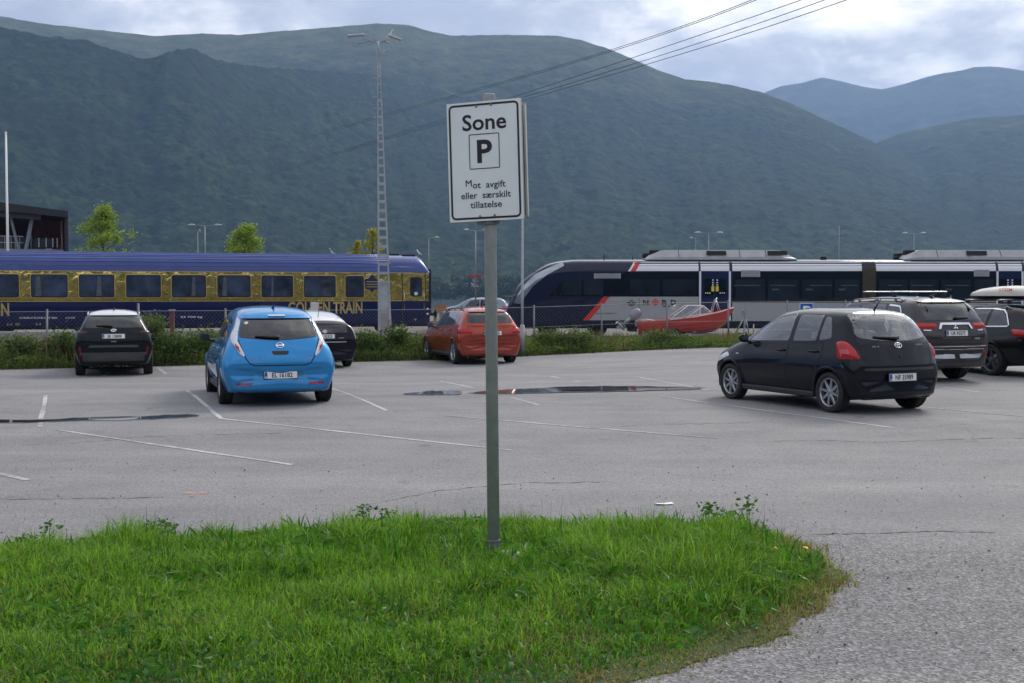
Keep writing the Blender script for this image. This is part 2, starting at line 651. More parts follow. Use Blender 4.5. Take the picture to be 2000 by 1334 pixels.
def build_setting():
    # --- ground sheet: flat by the lot, dips under the fjord, reaches the mountains
    ys = np.concatenate([[-3000, -600, -150, -60], np.arange(-40, 100, 1.0), [104, 108, 112, 118, 126, 150, 400, 1600, 3500, 9500]])
    xs = np.concatenate([[-9000, -3000, -900, -250, -120, -80], np.arange(-60, 62, 1.5), [80, 120, 250, 900, 3000, 9000]])
    X, Y = np.meshgrid(xs, ys, indexing='ij')
    Z = gz(X, Y) - 0.03 - 0.10 * sm(0.3, -0.6, edge_dist(X, Y))
    Z = Z - (Z + 8.0) * sm(108, 126, Y)
    n1, n2 = X.shape
    idx = np.arange(n1 * n2).reshape(n1, n2)
    q = np.stack([idx[:-1, :-1], idx[1:, :-1], idx[1:, 1:], idx[:-1, 1:]], -1).reshape(-1, 4)
    o = link("ground", raw_mesh("ground", np.stack([X, Y, Z], -1).reshape(-1, 3), quads=q, smooth=True), None, [mat_ground()])
    tag(o, kind='structure')

    # --- asphalt of the parking lot
    us = np.arange(-45, 75, 0.5)
    vs = -np.concatenate([np.arange(0, 46, 0.5)])
    U, V = np.meshgrid(us, vs, indexing='ij')
    wob = (fbm(us / 1.3, us * 0 + 2.2, 4, 3) - 0.5) * 0.55
    V = V + (V > -0.01) * wob[:, None]
    X = EDGE_P.x + U * EDGE_D.x + V * EDGE_N.x
    Y = EDGE_P.y + U * EDGE_D.y + V * EDGE_N.y
    Z = gz(X, Y)
    n1, n2 = X.shape
    idx = np.arange(n1 * n2).reshape(n1, n2)
    q = np.stack([idx[:-1, :-1], idx[:-1, 1:], idx[1:, 1:], idx[1:, :-1]], -1).reshape(-1, 4)
    me = raw_mesh("parking_lot", np.stack([X, Y, Z], -1).reshape(-1, 3), quads=q, smooth=True)
    o = link("parking_lot", me, None, [mat_asphalt()])
    tag(o, kind='structure')

    # --- painted bay lines
    lines = [((90, 772), (84, 800)), ((84, 800), (77, 835)), ((365, 763), (432, 818)), ((432, 818), (1000, 880)), ((112, 840), (360, 877)), ((360, 877), (570, 908)),
             ((-60, 911), (53, 938)), ((640, 757), (755, 802)), ((858, 744), (925, 758)), ((870, 812), (1130, 834)), ((1130, 834), (1400, 856)),
             ((1075, 735), (1132, 746)), ((1287, 774), (1745, 836)), ((1700, 786), (2060, 819)), ((1825, 755), (1912, 766)),
             ((1000, 777), (1052, 791)), ((203, 735), (217, 724)), ((306, 717), (324, 730)), ((1380, 762), (1240, 735))]
    for a, b in lines:
        p, q = ground_px(*a), ground_px(*b)
        d = (q - p)
        n = max(2, int(d.length / 0.4))
        s = Vector((-d.y, d.x, 0)).normalized() * 0.034
        rows = []
        for i in range(n + 1):
            c = p + d * i / n
            row = []
            for k in (-1, 1):
                w = c + s * k * (0.75 + 0.5 * random.random())
                w.z = gzf(w.x, w.y) + 0.004
                row.append(w)
            rows.append(row)
        mb = MB()
        mb.grid(rows, False)
        o = mb.build("road_marking", mat_line(), None)
        tag(o, kind='structure')

    # --- seams and cracks
    seams = [[(-40, 872), (150, 866), (282, 853), (420, 849), (560, 846)], [(1500, 862), (1620, 861), (1720, 864), (1860, 858), (2060, 855)],
             [(1150, 836), (1290, 829), (1480, 826)], [(0, 976), (180, 974), (330, 972)], [(560, 832), (610, 824)], [(545, 823), (612, 823)],
             [(700, 990), (860, 958), (1020, 944), (1200, 941)], [(1585, 1044), (1700, 1042), (1830, 1038), (1952, 1041)],
             [(755, 802), (800, 801)], [(120, 783), (178, 782)]]
    mb = MB()
    for pl in seams:
        pts = []
        for (a, b) in zip(pl[:-1], pl[1:]):
            for k in range(14):
                pts.append((a[0] + (b[0] - a[0]) * k / 14, a[1] + (b[1] - a[1]) * k / 14 + random.uniform(-0.9, 0.9)))
        rows = []
        for i, (u, v) in enumerate(pts):
            c = ground_px(u, v)
            w = 0.002 + 0.008 * random.random() ** 2
            z = gzf(c.x, c.y) + 0.003
            rows.append([Vector((c.x, c.y - w * 1.6, z)), Vector((c.x, c.y + w * 1.6, z))])
        mb.grid(rows, False)
    tag(mb.build("pavement_seam", pbr("crack_filler", (0.10, 0.098, 0.095), 0.9), None), kind='structure')

    # --- puddles
    wm = mat_puddle()
    def puddle(upper, lower):
        up = [ground_px(*p) for p in upper]
        lo = [ground_px(*p) for p in lower]
        n = 60
        def res(pl, i):
            f = i / n * (len(pl) - 1)
            k = min(int(f), len(pl) - 2)
            return pl[k].lerp(pl[k + 1], f - k)
        rows = []
        for i in range(n + 1):
            a, b = res(up, i), res(lo, i)
            w = 0.22 * (fbm(i * 0.31, 1.0, 3, 5) - 0.5) * math.sin(math.pi * i / n)
            w2 = 0.22 * (fbm(i * 0.31, 9.0, 3, 6) - 0.5) * math.sin(math.pi * i / n)
            a = Vector((a.x, a.y + w, 0.005)); b = Vector((b.x, b.y + w2, 0.005))
            ex = Vector((0, .16, 0))
            rows.append([b - ex, b, b.lerp(a, 0.25), b.lerp(a, 0.5), b.lerp(a, 0.75), a, a + ex])
        m = MB()
        m.grid(rows, True)
        o = m.build("puddle_water", wm, None, fixn=False)
        at = o.data.attributes.new("depth", 'FLOAT', 'POINT')
        for i in range(n + 1):
            for k, d in enumerate((0, .45, .85, 1, .85, .45, 0)):
                at.data[i * 7 + k].value = d * min(1, min(i, n - i) / 5)
        tag(o, kind='structure')
    puddle([(-60, 819), (60, 821), (150, 817), (280, 813.5), (365, 809.5), (392, 812)], [(-60, 827), (60, 825.5), (150, 822), (280, 820), (365, 815.5), (392, 813)])
    puddle([(905, 768), (1000, 763), (1100, 758.5), (1220, 756.5), (1320, 757.5), (1386, 758.5)], [(905, 769.5), (1000, 769.5), (1100, 767), (1220, 765), (1320, 762), (1386, 760)])
    puddle([(785, 770), (840, 766), (905, 765.5)], [(785, 771), (840, 772), (905, 771)])

    # --- fjord and far shore
    mb = MB()
    mb.add([(-4000, 109, -3.0), (4000, 109, -3.0), (4000, 1700, -3.0), (-4000, 1700, -3.0)], [(0, 1, 2, 3)])
    tag(mb.build("fjord_water", mat_water("fjord_water", (0.05, 0.075, 0.085), 0.12, 0.25), None), kind='structure')
    # gravel spit by the shore
    rows = []
    for i in range(41):
        x = -90 + i * 4
        rows.append([(x, 150, -3.4), (x, 156 + 3 * random.random(), -1.7 + 0.3 * random.random()), (x, 168, -1.5), (x, 176, -3.4)])
    mb = MB()
    mb.grid(rows, True)
    tag(mb.build("gravel_spit", pbr("spit_gravel", (0.30, 0.25, 0.21), 0.95, 0, 0.3, 0.4), None), kind='structure')

    # --- hills
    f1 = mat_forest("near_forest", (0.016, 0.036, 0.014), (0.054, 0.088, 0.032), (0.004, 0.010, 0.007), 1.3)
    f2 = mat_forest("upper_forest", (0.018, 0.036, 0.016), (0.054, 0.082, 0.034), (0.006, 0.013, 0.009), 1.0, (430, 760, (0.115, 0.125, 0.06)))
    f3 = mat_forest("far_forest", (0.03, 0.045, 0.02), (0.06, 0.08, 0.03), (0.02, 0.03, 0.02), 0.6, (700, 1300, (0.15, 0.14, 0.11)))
    valley_behind(f1)  # unseen slopes, added so glass and paint reflect less bright sky
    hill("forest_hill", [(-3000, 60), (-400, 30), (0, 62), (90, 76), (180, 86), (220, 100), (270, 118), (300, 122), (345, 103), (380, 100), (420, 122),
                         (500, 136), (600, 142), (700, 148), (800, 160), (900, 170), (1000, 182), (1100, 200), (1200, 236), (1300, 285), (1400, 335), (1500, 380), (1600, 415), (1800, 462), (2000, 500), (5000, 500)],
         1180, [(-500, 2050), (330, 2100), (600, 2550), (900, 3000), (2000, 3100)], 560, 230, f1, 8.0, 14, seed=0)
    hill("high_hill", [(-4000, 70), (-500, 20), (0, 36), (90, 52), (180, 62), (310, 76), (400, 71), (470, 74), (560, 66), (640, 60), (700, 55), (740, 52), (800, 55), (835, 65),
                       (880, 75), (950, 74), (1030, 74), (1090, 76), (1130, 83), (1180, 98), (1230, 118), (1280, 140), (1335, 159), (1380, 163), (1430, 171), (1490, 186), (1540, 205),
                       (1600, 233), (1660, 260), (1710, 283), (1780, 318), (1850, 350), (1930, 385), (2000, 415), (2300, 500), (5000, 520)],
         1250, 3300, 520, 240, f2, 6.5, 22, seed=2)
    hill("side_hill", [(-4000, 570), (1200, 560), (1500, 400), (1600, 325), (1680, 292), (1760, 262), (1830, 246), (1900, 232), (1960, 230), (2050, 222), (2500, 180), (5000, 250)],
         1500, 3900, 300, 150, f2, 6.5, 36, seed=4)
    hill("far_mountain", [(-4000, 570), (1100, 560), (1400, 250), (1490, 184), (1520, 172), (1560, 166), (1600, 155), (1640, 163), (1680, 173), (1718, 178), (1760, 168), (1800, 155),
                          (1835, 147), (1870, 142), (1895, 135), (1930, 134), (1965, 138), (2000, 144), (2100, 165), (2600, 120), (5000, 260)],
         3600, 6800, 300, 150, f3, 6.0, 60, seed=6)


def valley_behind(mat):
    """unseen other side of the valley: wooded slopes added behind the viewer to darken reflections"""
    a = np.linspace(R_(72), R_(288), 110); t = np.linspace(0, 1, 22)
    A, T = np.meshgrid(a, t, indexing='ij')
    r = 900 + 1900 * T
    H = 330 + 420 * fbm(A * 3.1, A * 0 + 1.5, 4, 4)
    X, Y = r * np.sin(A), r * np.cos(A)
    Z = -8 + H * (0.35 * T + 0.65 * T ** 1.6) + 50 * T * (fbm(X / 300, Y / 300, 4, 1) - .5)
    idx = np.arange(A.size).reshape(A.shape)
    q = np.stack([idx[:-1, :-1], idx[1:, :-1], idx[1:, 1:], idx[:-1, 1:]], -1).reshape(-1, 4)
    tag(link("unseen_valley_hill", raw_mesh("unseen_valley_hill", np.stack([X, Y, Z], -1).reshape(-1, 3), quads=q, smooth=True), None, [mat]), kind='structure')


def mat_puddle():
    m = bpy.data.materials.new("puddle_film")
    m.use_nodes = True
    t = m.node_tree
    b = t.nodes['Principled BSDF']
    out = t.nodes['Material Output']
    b.inputs['Base Color'].default_value = (0.016, 0.016, 0.017, 1)
    b.inputs['Roughness'].default_value = 0.03
    b.inputs['IOR'].default_value = 1.333
    co = N(t, 'ShaderNodeTexCoord').outputs['Object']
    at = N(t, 'ShaderNodeAttribute', attribute_name="depth")
    d = mathn(t, 'ADD', at.outputs['Fac'], mathn(t, 'MULTIPLY', mathn(t, 'SUBTRACT', noise(t, co, 5.0, 6, .7), .5), .55))
    damp = N(t, 'ShaderNodeBsdfPrincipled')
    damp.inputs['Base Color'].default_value = (0.075, 0.073, 0.07, 1)
    damp.inputs['Roughness'].default_value = 0.6
    tr = N(t, 'ShaderNodeBsdfTransparent')
    m1 = N(t, 'ShaderNodeMixShader'); m2 = N(t, 'ShaderNodeMixShader')
    t.links.new(mathn(t, 'MULTIPLY', mathn(t, 'SUBTRACT', d, .12), 2.6, True), m1.inputs[0])
    t.links.new(tr.outputs[0], m1.inputs[1]); t.links.new(damp.outputs[0], m1.inputs[2])
    t.links.new(mathn(t, 'MULTIPLY', mathn(t, 'SUBTRACT', d, .42), 7.0, True), m2.inputs[0])
    t.links.new(m1.outputs[0], m2.inputs[1]); t.links.new(b.outputs[0], m2.inputs[2])
    t.links.new(m2.outputs[0], out.inputs['Surface'])
    return m


def mat_line():
    if "worn_white_paint" in M:
        return M["worn_white_paint"]
    m = bpy.data.materials.new("worn_white_paint")
    m.use_nodes = True
    t = m.node_tree
    b = t.nodes['Principled BSDF']
    co = N(t, 'ShaderNodeTexCoord').outputs['Object']
    n1 = noise(t, co, 9, 6, 0.75)
    n2 = noise(t, co, 0.7, 3, 0.5)
    f = mathn(t, 'MULTIPLY', mathn(t, 'SUBTRACT', mathn(t, 'ADD', mathn(t, 'MULTIPLY', n1, 0.8), mathn(t, 'MULTIPLY', n2, 0.7)), 0.66), 5.0, True)
    c = mixc(t, f, (0.24, 0.235, 0.23), (0.50, 0.50, 0.49))
    t.links.new(c, b.inputs['Base Color'])
    b.inputs['Roughness'].default_value = 0.8
    M["worn_white_paint"] = m
    return m


def mat_water(name, col, rough, ripple):
    m = bpy.data.materials.new(name)
    m.use_nodes = True
    t = m.node_tree
    b = t.nodes['Principled BSDF']
    co = N(t, 'ShaderNodeTexCoord').outputs['Object']
    n1 = noise(t, co, 0.8, 5, 0.6)
    t.links.new(ramp(t, n1, [(0.3, tuple(c * 0.8 for c in col)), (0.7, tuple(c * 1.2 for c in col))]), b.inputs['Base Color'])
    b.inputs['Roughness'].default_value = rough
    b.inputs['IOR'].default_value = 1.333
    if ripple:
        bp = N(t, 'ShaderNodeBump')
        bp.inputs['Strength'].default_value = ripple
        bp.inputs['Distance'].default_value = 0.3
        t.links.new(n1, bp.inputs['Height'])
        t.links.new(bp.outputs[0], b.inputs['Normal'])
    return m


build_setting()

# --- the air: pale haze over the fjord and the mountains
def build_haze():
    mb = MB()
    mb.box((0, 3000, 795), (24000, 14400, 1610))
    o = mb.build("haze", None)
    tag(o, kind='stuff')
    m = bpy.data.materials.new("haze_air")
    m.use_nodes = True
    t = m.node_tree
    t.nodes.clear()
    out = N(t, 'ShaderNodeOutputMaterial')
    v = N(t, 'ShaderNodeVolumePrincipled')
    v.inputs['Color'].default_value = (0.34, 0.58, 1.0, 1)
    v.inputs['Density'].default_value = HAZE
    v.inputs['Anisotropy'].default_value = 0.2
    t.links.new(v.outputs[0], out.inputs['Volume'])
    o.data.materials.append(m)
    o.display_type = 'WIRE'


HAZE = 1.35e-4
build_haze()

# ================================================================== VEHICLES
def pchip(x, y, xq):
    x = np.asarray(x, float); y = np.asarray(y, float)
    h = np.diff(x)
    d = np.diff(y, axis=0) / (h[:, None] if y.ndim > 1 else h)
    if y.ndim == 1:
        y = y[:, None]; d = d.reshape(-1, 1)
    m = np.zeros_like(y)
    h = h[:, None]
    w1 = 2 * h[1:] + h[:-1]; w2 = h[1:] + 2 * h[:-1]
    same = d[1:] * d[:-1] > 0
    with np.errstate(divide='ignore', invalid='ignore'):
        mm = (w1 + w2) / (w1 / d[:-1] + w2 / d[1:])
    m[1:-1] = np.where(same, mm, 0)
    m[0], m[-1] = d[0], d[-1]
    i = np.clip(np.searchsorted(x, xq) - 1, 0, len(x) - 2)
    t = ((xq - x[i]) / h[i, 0])[:, None]
    hh = h[i]
    return ((1 + 2 * t) * (1 - t) ** 2) * y[i] + t * (1 - t) ** 2 * hh * m[i] + t * t * (3 - 2 * t) * y[i + 1] + t * t * (t - 1) * hh * m[i + 1]


def catmull(P, n):
    """centripetal spline through rows of P (k,3) resampled to n points"""
    P = np.asarray(P, float)
    d = np.sqrt(np.linalg.norm(np.diff(P, axis=0), axis=1)) + 1e-6
    t = np.concatenate([[0], np.cumsum(d)])
    # finite-difference tangents on the non-uniform knots
    m = np.zeros_like(P)
    for i in range(1, len(P) - 1):
        h0, h1 = t[i] - t[i - 1], t[i + 1] - t[i]
        m[i] = ((P[i] - P[i - 1]) / h0 * h1 + (P[i + 1] - P[i]) / h1 * h0) / (h0 + h1)
    m[0] = (P[1] - P[0]) / (t[1] - t[0])
    m[-1] = (P[-1] - P[-2]) / (t[-1] - t[-2])
    fine = []
    for i in range(len(P) - 1):
        h = t[i + 1] - t[i]
        for k in range(8):
            u = k / 8
            fine.append((1 + 2 * u) * (1 - u) ** 2 * P[i] + u * (1 - u) ** 2 * h * m[i] + u * u * (3 - 2 * u) * P[i + 1] + u * u * (u - 1) * h * m[i + 1])
    fine.append(P[-1])
    fine = np.array(fine)
    s = np.concatenate([[0], np.cumsum(np.linalg.norm(np.diff(fine, axis=0), axis=1))])
    q = np.linspace(0, s[-1], n)
    return np.stack([np.interp(q, s, fine[:, k]) for k in range(3)], -1)


def round_poly(pts, r, seg=5):
    out = []
    n = len(pts)
    for i in range(n):
        p = Vector(pts[i][:2]); a = Vector(pts[i - 1][:2]); b = Vector(pts[(i + 1) % n][:2])
        rr = pts[i][2] if len(pts[i]) > 2 else r
        da, db = (a - p), (b - p)
        rr = min(rr, da.length * 0.48, db.length * 0.48)
        if rr < 1e-4:
            out.append((p.x, p.y)); continue
        pa, pb = p + da.normalized() * rr, p + db.normalized() * rr
        for k in range(seg + 1):
            u = k / seg
            q = pa * (1 - u) ** 2 + p * 2 * u * (1 - u) + pb * u * u
            out.append((q.x, q.y))
    return out


def inset_poly(pts, d):
    n = len(pts)
    area = sum(pts[i][0] * pts[(i + 1) % n][1] - pts[(i + 1) % n][0] * pts[i][1] for i in range(n))
    s = 1 if area > 0 else -1
    out = []
    for i in range(n):
        p = Vector(pts[i]); a = p - Vector(pts[i - 1]); b = Vector(pts[(i + 1) % n]) - p
        if a.length < 1e-6: a = b
        if b.length < 1e-6: b = a
        na = Vector((-a.y, a.x)).normalized() * s
        nb = Vector((-b.y, b.x)).normalized() * s
        m = (na + nb)
        if m.length < 1e-6: m = na
        m.normalize()
        k = d / max(0.5, m.dot(na))
        q = p + m * k
        out.append((q.x, q.y))
    return out


def inside(poly, X, Z):
    P = np.asarray(poly)
    c = np.zeros(X.shape, bool)
    dist = np.full(X.shape, 1e9)
    n = len(P)
    for i in range(n):
        x1, y1 = P[i]; x2, y2 = P[(i + 1) % n]
        cond = ((y1 > Z) != (y2 > Z))
        with np.errstate(divide='ignore', invalid='ignore'):
            xi = (x2 - x1) * (Z - y1) / (y2 - y1) + x1
        c ^= cond & (X < xi)
        L = (x2 - x1) ** 2 + (y2 - y1) ** 2 + 1e-12
        t = np.clip(((X - x1) * (x2 - x1) + (Z - y1) * (y2 - y1)) / L, 0, 1)
        dist = np.minimum(dist, np.hypot(X - x1 - t * (x2 - x1), Z - y1 - t * (y2 - y1)))
    return np.where(c, dist, -dist)


AX = {  # casting side: (origin fn, direction)
    'L': (lambda a, b: Vector((a, 6, b)), Vector((0, -1, 0))),
    'R': (lambda a, b: Vector((a, -6, b)), Vector((0, 1, 0))),
    'B': (lambda a, b: Vector((-6, a, b)), Vector((1, 0, 0))),
    'F': (lambda a, b: Vector((40, a, b)), Vector((-1, 0, 0))),
    'BL': (lambda a, b: Vector((-6 + a, 6 + a, b * 1.41421356)) * 0.70710678, Vector((1, -1, 0)).normalized()),
    'BR': (lambda a, b: Vector((-6 + a, -6 - a, b * 1.41421356)) * 0.70710678, Vector((1, 1, 0)).normalized()),
    'T': (lambda a, b: Vector((a, b, 12)), Vector((0, 0, -1))),
}


class Skin:
    """a closed body surface other pieces are laid on"""
    def __init__(s, verts, faces):
        s.bvh = BVHTree.FromPolygons([tuple(v) for v in verts], [tuple(f) for f in faces])

    def hit(s, side, a, b):
        o, d = AX[side][0](a, b), AX[side][1]
        h = s.bvh.ray_cast(o, d)
        if h[0] is None:
            h2 = s.bvh.find_nearest(o + d * 6)
            return h2[0], -d
        n = h[1]
        if n.dot(d) > 0: n = -n
        return h[0], n

    def patch(s, name, poly, side, off, mat, parent, thick=0.012, cell=0.05, hole=None, smooth=True, puff=0.0, flat_n=False):
        bm = bmesh.new()
        if hole is None:
            vs = [bm.verts.new((x, y, 0)) for x, y in poly]
            try:
                bm.faces.new(vs)
            except ValueError:
                pass
        else:
            n = len(poly)
            k = 2
            rings = []
            for j in range(k + 1):
                rings.append([bm.verts.new((p[0] + (q[0] - p[0]) * j / k, p[1] + (q[1] - p[1]) * j / k, 0)) for p, q in zip(poly, hole)])
            for j in range(k):
                for i in range(n):
                    bm.faces.new((rings[j][i], rings[j][(i + 1) % n], rings[j + 1][(i + 1) % n], rings[j + 1][i]))
        xs = [v.co.x for v in bm.verts]; ys = [v.co.y for v in bm.verts]
        for ax, lo, hi in ((0, min(xs), max(xs)), (1, min(ys), max(ys))):
            n = int((hi - lo) / cell)
            for i in range(1, n + 1):
                c = lo + (hi - lo) * i / (n + 1)
                co = (c, 0, 0) if ax == 0 else (0, c, 0)
                no = (1, 0, 0) if ax == 0 else (0, 1, 0)
                bmesh.ops.bisect_plane(bm, geom=bm.verts[:] + bm.edges[:] + bm.faces[:], plane_co=co, plane_no=no, dist=1e-5)
        big = [f for f in bm.faces if len(f.verts) > 4]
        if big:
            bmesh.ops.triangulate(bm, faces=big)
        bnd = [e for e in bm.edges if e.is_boundary]
        d = AX[side][1]
        if puff:
            X = np.array([v.co.x for v in bm.verts]); Y = np.array([v.co.y for v in bm.verts])
            dd = np.maximum(inside(poly, X, Y), 0)
        for i, v in enumerate(bm.verts):
            p, nn = s.hit(side, v.co.x, v.co.y)
            o = off + (puff * (1 - math.exp(-dd[i] / 0.02)) if puff else 0)
            v.co = p + (nn if not flat_n else -d) * o
        if thick:
            r = bmesh.ops.extrude_edge_only(bm, edges=bnd)
            for e in bnd:
                e.smooth = False
            for v in [g for g in r['geom'] if isinstance(g, bmesh.types.BMVert)]:
                v.co += d * thick
        bmesh.ops.recalc_face_normals(bm, faces=bm.faces)
        # outside must look against the cast
        tot = sum((f.normal.dot(d) * f.calc_area() for f in bm.faces))
        if tot > 0:
            bmesh.ops.reverse_faces(bm, faces=bm.faces)
        me = bpy.data.meshes.new(name)
        bm.to_mesh(me)
        bm.free()
        me.polygons.foreach_set('use_smooth', [smooth] * len(me.polygons))
        return link(name, me, parent, mat if isinstance(mat, (list, tuple)) else [mat])

    def ribbon(s, name, pts, side, w, off, mat, parent, closed=False, step=0.04):
        """narrow strip along a 2-D polyline"""
        P = [Vector(p) for p in pts]
        if closed: P.append(P[0])
        res = []
        for a, b in zip(P[:-1], P[1:]):
            n = max(1, int((b - a).length / step))
            res += [a.lerp(b, i / n) for i in range(n)]
        res.append(P[-1])
        rows = []
        for i, p in enumerate(res):
            d = (res[min(i + 1, len(res) - 1)] - res[max(i - 1, 0)])
            nn = Vector((-d.y, d.x)).normalized() * w / 2
            row = []
            for k in (-1, 1):
                q = p + nn * k
                h, no = s.hit(side, q.x, q.y)
                row.append(h + no * off)
            rows.append(row)
        mb = MB()
        mb.grid(rows, True)
        return mb.build(name, mat, parent)


def text_mesh(body, size, bold=0.0, sx=1.0, align='CENTER', spacing=1.0):
    cu = bpy.data.curves.new("lettering", 'FONT')
    cu.body = body
    cu.size = size
    cu.align_x = align
    cu.align_y = 'CENTER'
    cu.offset = bold
    cu.space_character = spacing
    cu.resolution_u = 3
    ob = bpy.data.objects.new("lettering", cu)
    COL.objects.link(ob)
    dg = bpy.context.evaluated_depsgraph_get()
    dg.update()
    me = bpy.data.meshes.new_from_object(ob.evaluated_get(dg))
    bpy.data.objects.remove(ob)
    bpy.data.curves.remove(cu)
    for v in me.vertices:
        v.co.x *= sx
    ys = [v.co.y for v in me.vertices]
    if ys:
        c = (min(ys) + max(ys)) / 2
        for v in me.vertices: v.co.y -= c
    return me


def place_text(name, body, size, org, xdir, up, mat, parent, bold=0.0, sx=1.0, align='CENTER', off=0.003, spacing=1.0):
    me = text_mesh(body, size, bold, sx, align, spacing)
    xd = Vector(xdir).normalized(); ud = Vector(up)
    ud = (ud - xd * ud.dot(xd)).normalized()
    n = xd.cross(ud)
    me.transform(Matrix((xd, ud, n)).transposed().to_4x4())
    me.transform(Matrix.Translation(Vector(org) + n * off))
    return link(name, me, parent, [mat])


# ---------------------------------------------------------------- materials shared by the cars
BLK = pbr("black_plastic", (0.018, 0.018, 0.02), 0.5, 0, 0.15, 12)
RUB = pbr("tyre_rubber", (0.022, 0.022, 0.023), 0.85, 0, 0.25, 18, bump=0.3)
DRK = pbr("dark_lining", (0.012, 0.012, 0.013), 0.8, 0, 0.2, 5)
CHR = pbr("chrome_trim", (0.75, 0.76, 0.78), 0.12, 1.0, 0.04, 6)
ALU = pbr("alloy_wheel", (0.42, 0.43, 0.45), 0.32, 0.9, 0.12, 9)
DALU = pbr("grey_alloy", (0.16, 0.165, 0.18), 0.35, 0.85, 0.15, 9)
REDL = pbr("red_lens", (0.42, 0.012, 0.012), 0.12, 0, 0.25, 30, coat=1.0)
DREDL = pbr("dark_red_lens", (0.13, 0.008, 0.012), 0.12, 0, 0.25, 30, coat=1.0)
CLRL = pbr("clear_lens", (0.72, 0.72, 0.74), 0.1, 0, 0.15, 30, coat=1.0)
PLW = pbr("plate_white", (0.78, 0.78, 0.77), 0.35, 0, 0.05, 8)
PLB = pbr("plate_blue", (0.02, 0.06, 0.35), 0.35, 0, 0.1, 8)
INK = pbr("plate_ink", (0.012, 0.012, 0.014), 0.5, 0, 0.1, 8)
SEATM = pbr("seat_cloth", (0.03, 0.03, 0.033), 0.9, 0, 0.2, 14)
G_DARK = glass("privacy_glass", (0.05, 0.055, 0.06))
G_MID = glass("tinted_glass", (0.34, 0.40, 0.38))
G_CLR = glass("light_glass", (0.82, 0.90, 0.88), 0.02, 1.5)
WHT = pbr("white_enamel", (0.8, 0.8, 0.8), 0.4, 0, 0.05, 8)


def wheel(name, parent, c, r, w, rimr, spokes, side, rim_mat, twin=False):
    """thing part: wheel > tyre, rim.  side = +1 left, -1 right"""
    e = bpy.data.objects.new(name, None)
    COL.objects.link(e)
    e.parent = parent
    e.location = c
    ax = Vector((0, side, 0))
    hw = w / 2
    prof = [(rimr, -hw * 0.75), (rimr + 0.015, -hw * 0.95), (r * 0.86, -hw), (r * 0.95, -hw * 0.97), (r * 0.99, -hw * 0.85), (r, -hw * 0.6), (r, -hw * 0.2),
            (r * 0.992, -hw * 0.18), (r * 0.992, -hw * 0.14), (r, -hw * 0.12), (r, hw * 0.12), (r * 0.992, hw * 0.14), (r * 0.992, hw * 0.18), (r, hw * 0.2),
            (r, hw * 0.6), (r * 0.99, hw * 0.85), (r * 0.95, hw * 0.97), (r * 0.86, hw), (rimr + 0.015, hw * 0.95), (rimr, hw * 0.75)]
    m = MB()
    m.lathe(prof, (0, 0, 0), ax, 40, closed=True)
    m.build("tyre", RUB, e)
    m = MB()
    # barrel and lip
    m.lathe([(rimr * 1.02, hw * 0.70), (rimr * 1.02, hw * 0.84), (rimr * 0.97, hw * 0.84), (rimr * 0.93, hw * 0.62), (rimr * 0.88, -hw * 0.2)], (0, 0, 0), ax, 40, mi=0)
    # dark brake backing
    m.lathe([(rimr * 0.9, hw * 0.05), (0.001, hw * 0.05)], (0, 0, 0), ax, 24, mi=1)
    m.lathe([(rimr * 0.62, hw * 0.05), (rimr * 0.62, hw * 0.18), (0.001, hw * 0.18)], (0, 0, 0), ax, 24, mi=2)
    # hub
    m.lathe([(rimr * 0.24, hw * 0.3), (rimr * 0.22, hw * 0.66), (rimr * 0.15, hw * 0.74), (0.001, hw * 0.74)], (0, 0, 0), ax, 20, mi=0)
    for k in range(spokes):
        a0 = 2 * math.pi * (k + 0.25) / spokes
        for dd in ((-0.13, 0.13) if twin else (0,)):
            ca = a0 + dd * 0.35
            cb = a0 + dd
            wi, wo = (rimr * 0.075, rimr * 0.05) if twin else (rimr * 0.115, rimr * 0.085)
            def P(a, rad, off, h):
                ux, uz = math.cos(a), math.sin(a)
                return Vector((ux * rad - uz * off, side * h, uz * rad + ux * off))
            vs = []
            for rad, a, ww, h in ((rimr * 0.16, ca, wi, hw * 0.70), (rimr * 0.6, (ca + cb) / 2, (wi + wo) / 2, hw * 0.74), (rimr * 0.96, cb, wo, hw * 0.72)):
                vs += [P(a, rad, -ww, h - 0.012), P(a, rad, -ww * 0.7, h), P(a, rad, ww * 0.7, h), P(a, rad, ww, h - 0.012), P(a, rad, ww, h - 0.035), P(a, rad, -ww, h - 0.035)]
            fs = []
            for i in range(2):
                for j in range(6):
                    fs.append((i * 6 + j, i * 6 + (j + 1) % 6, (i + 1) * 6 + (j + 1) % 6, (i + 1) * 6 + j))
            m.add(vs, fs, False, 0)
    m.build("rim", [rim_mat, DRK, pbr("brake_disc", (0.3, 0.3, 0.31), 0.4, 0.8)], e)
    return e


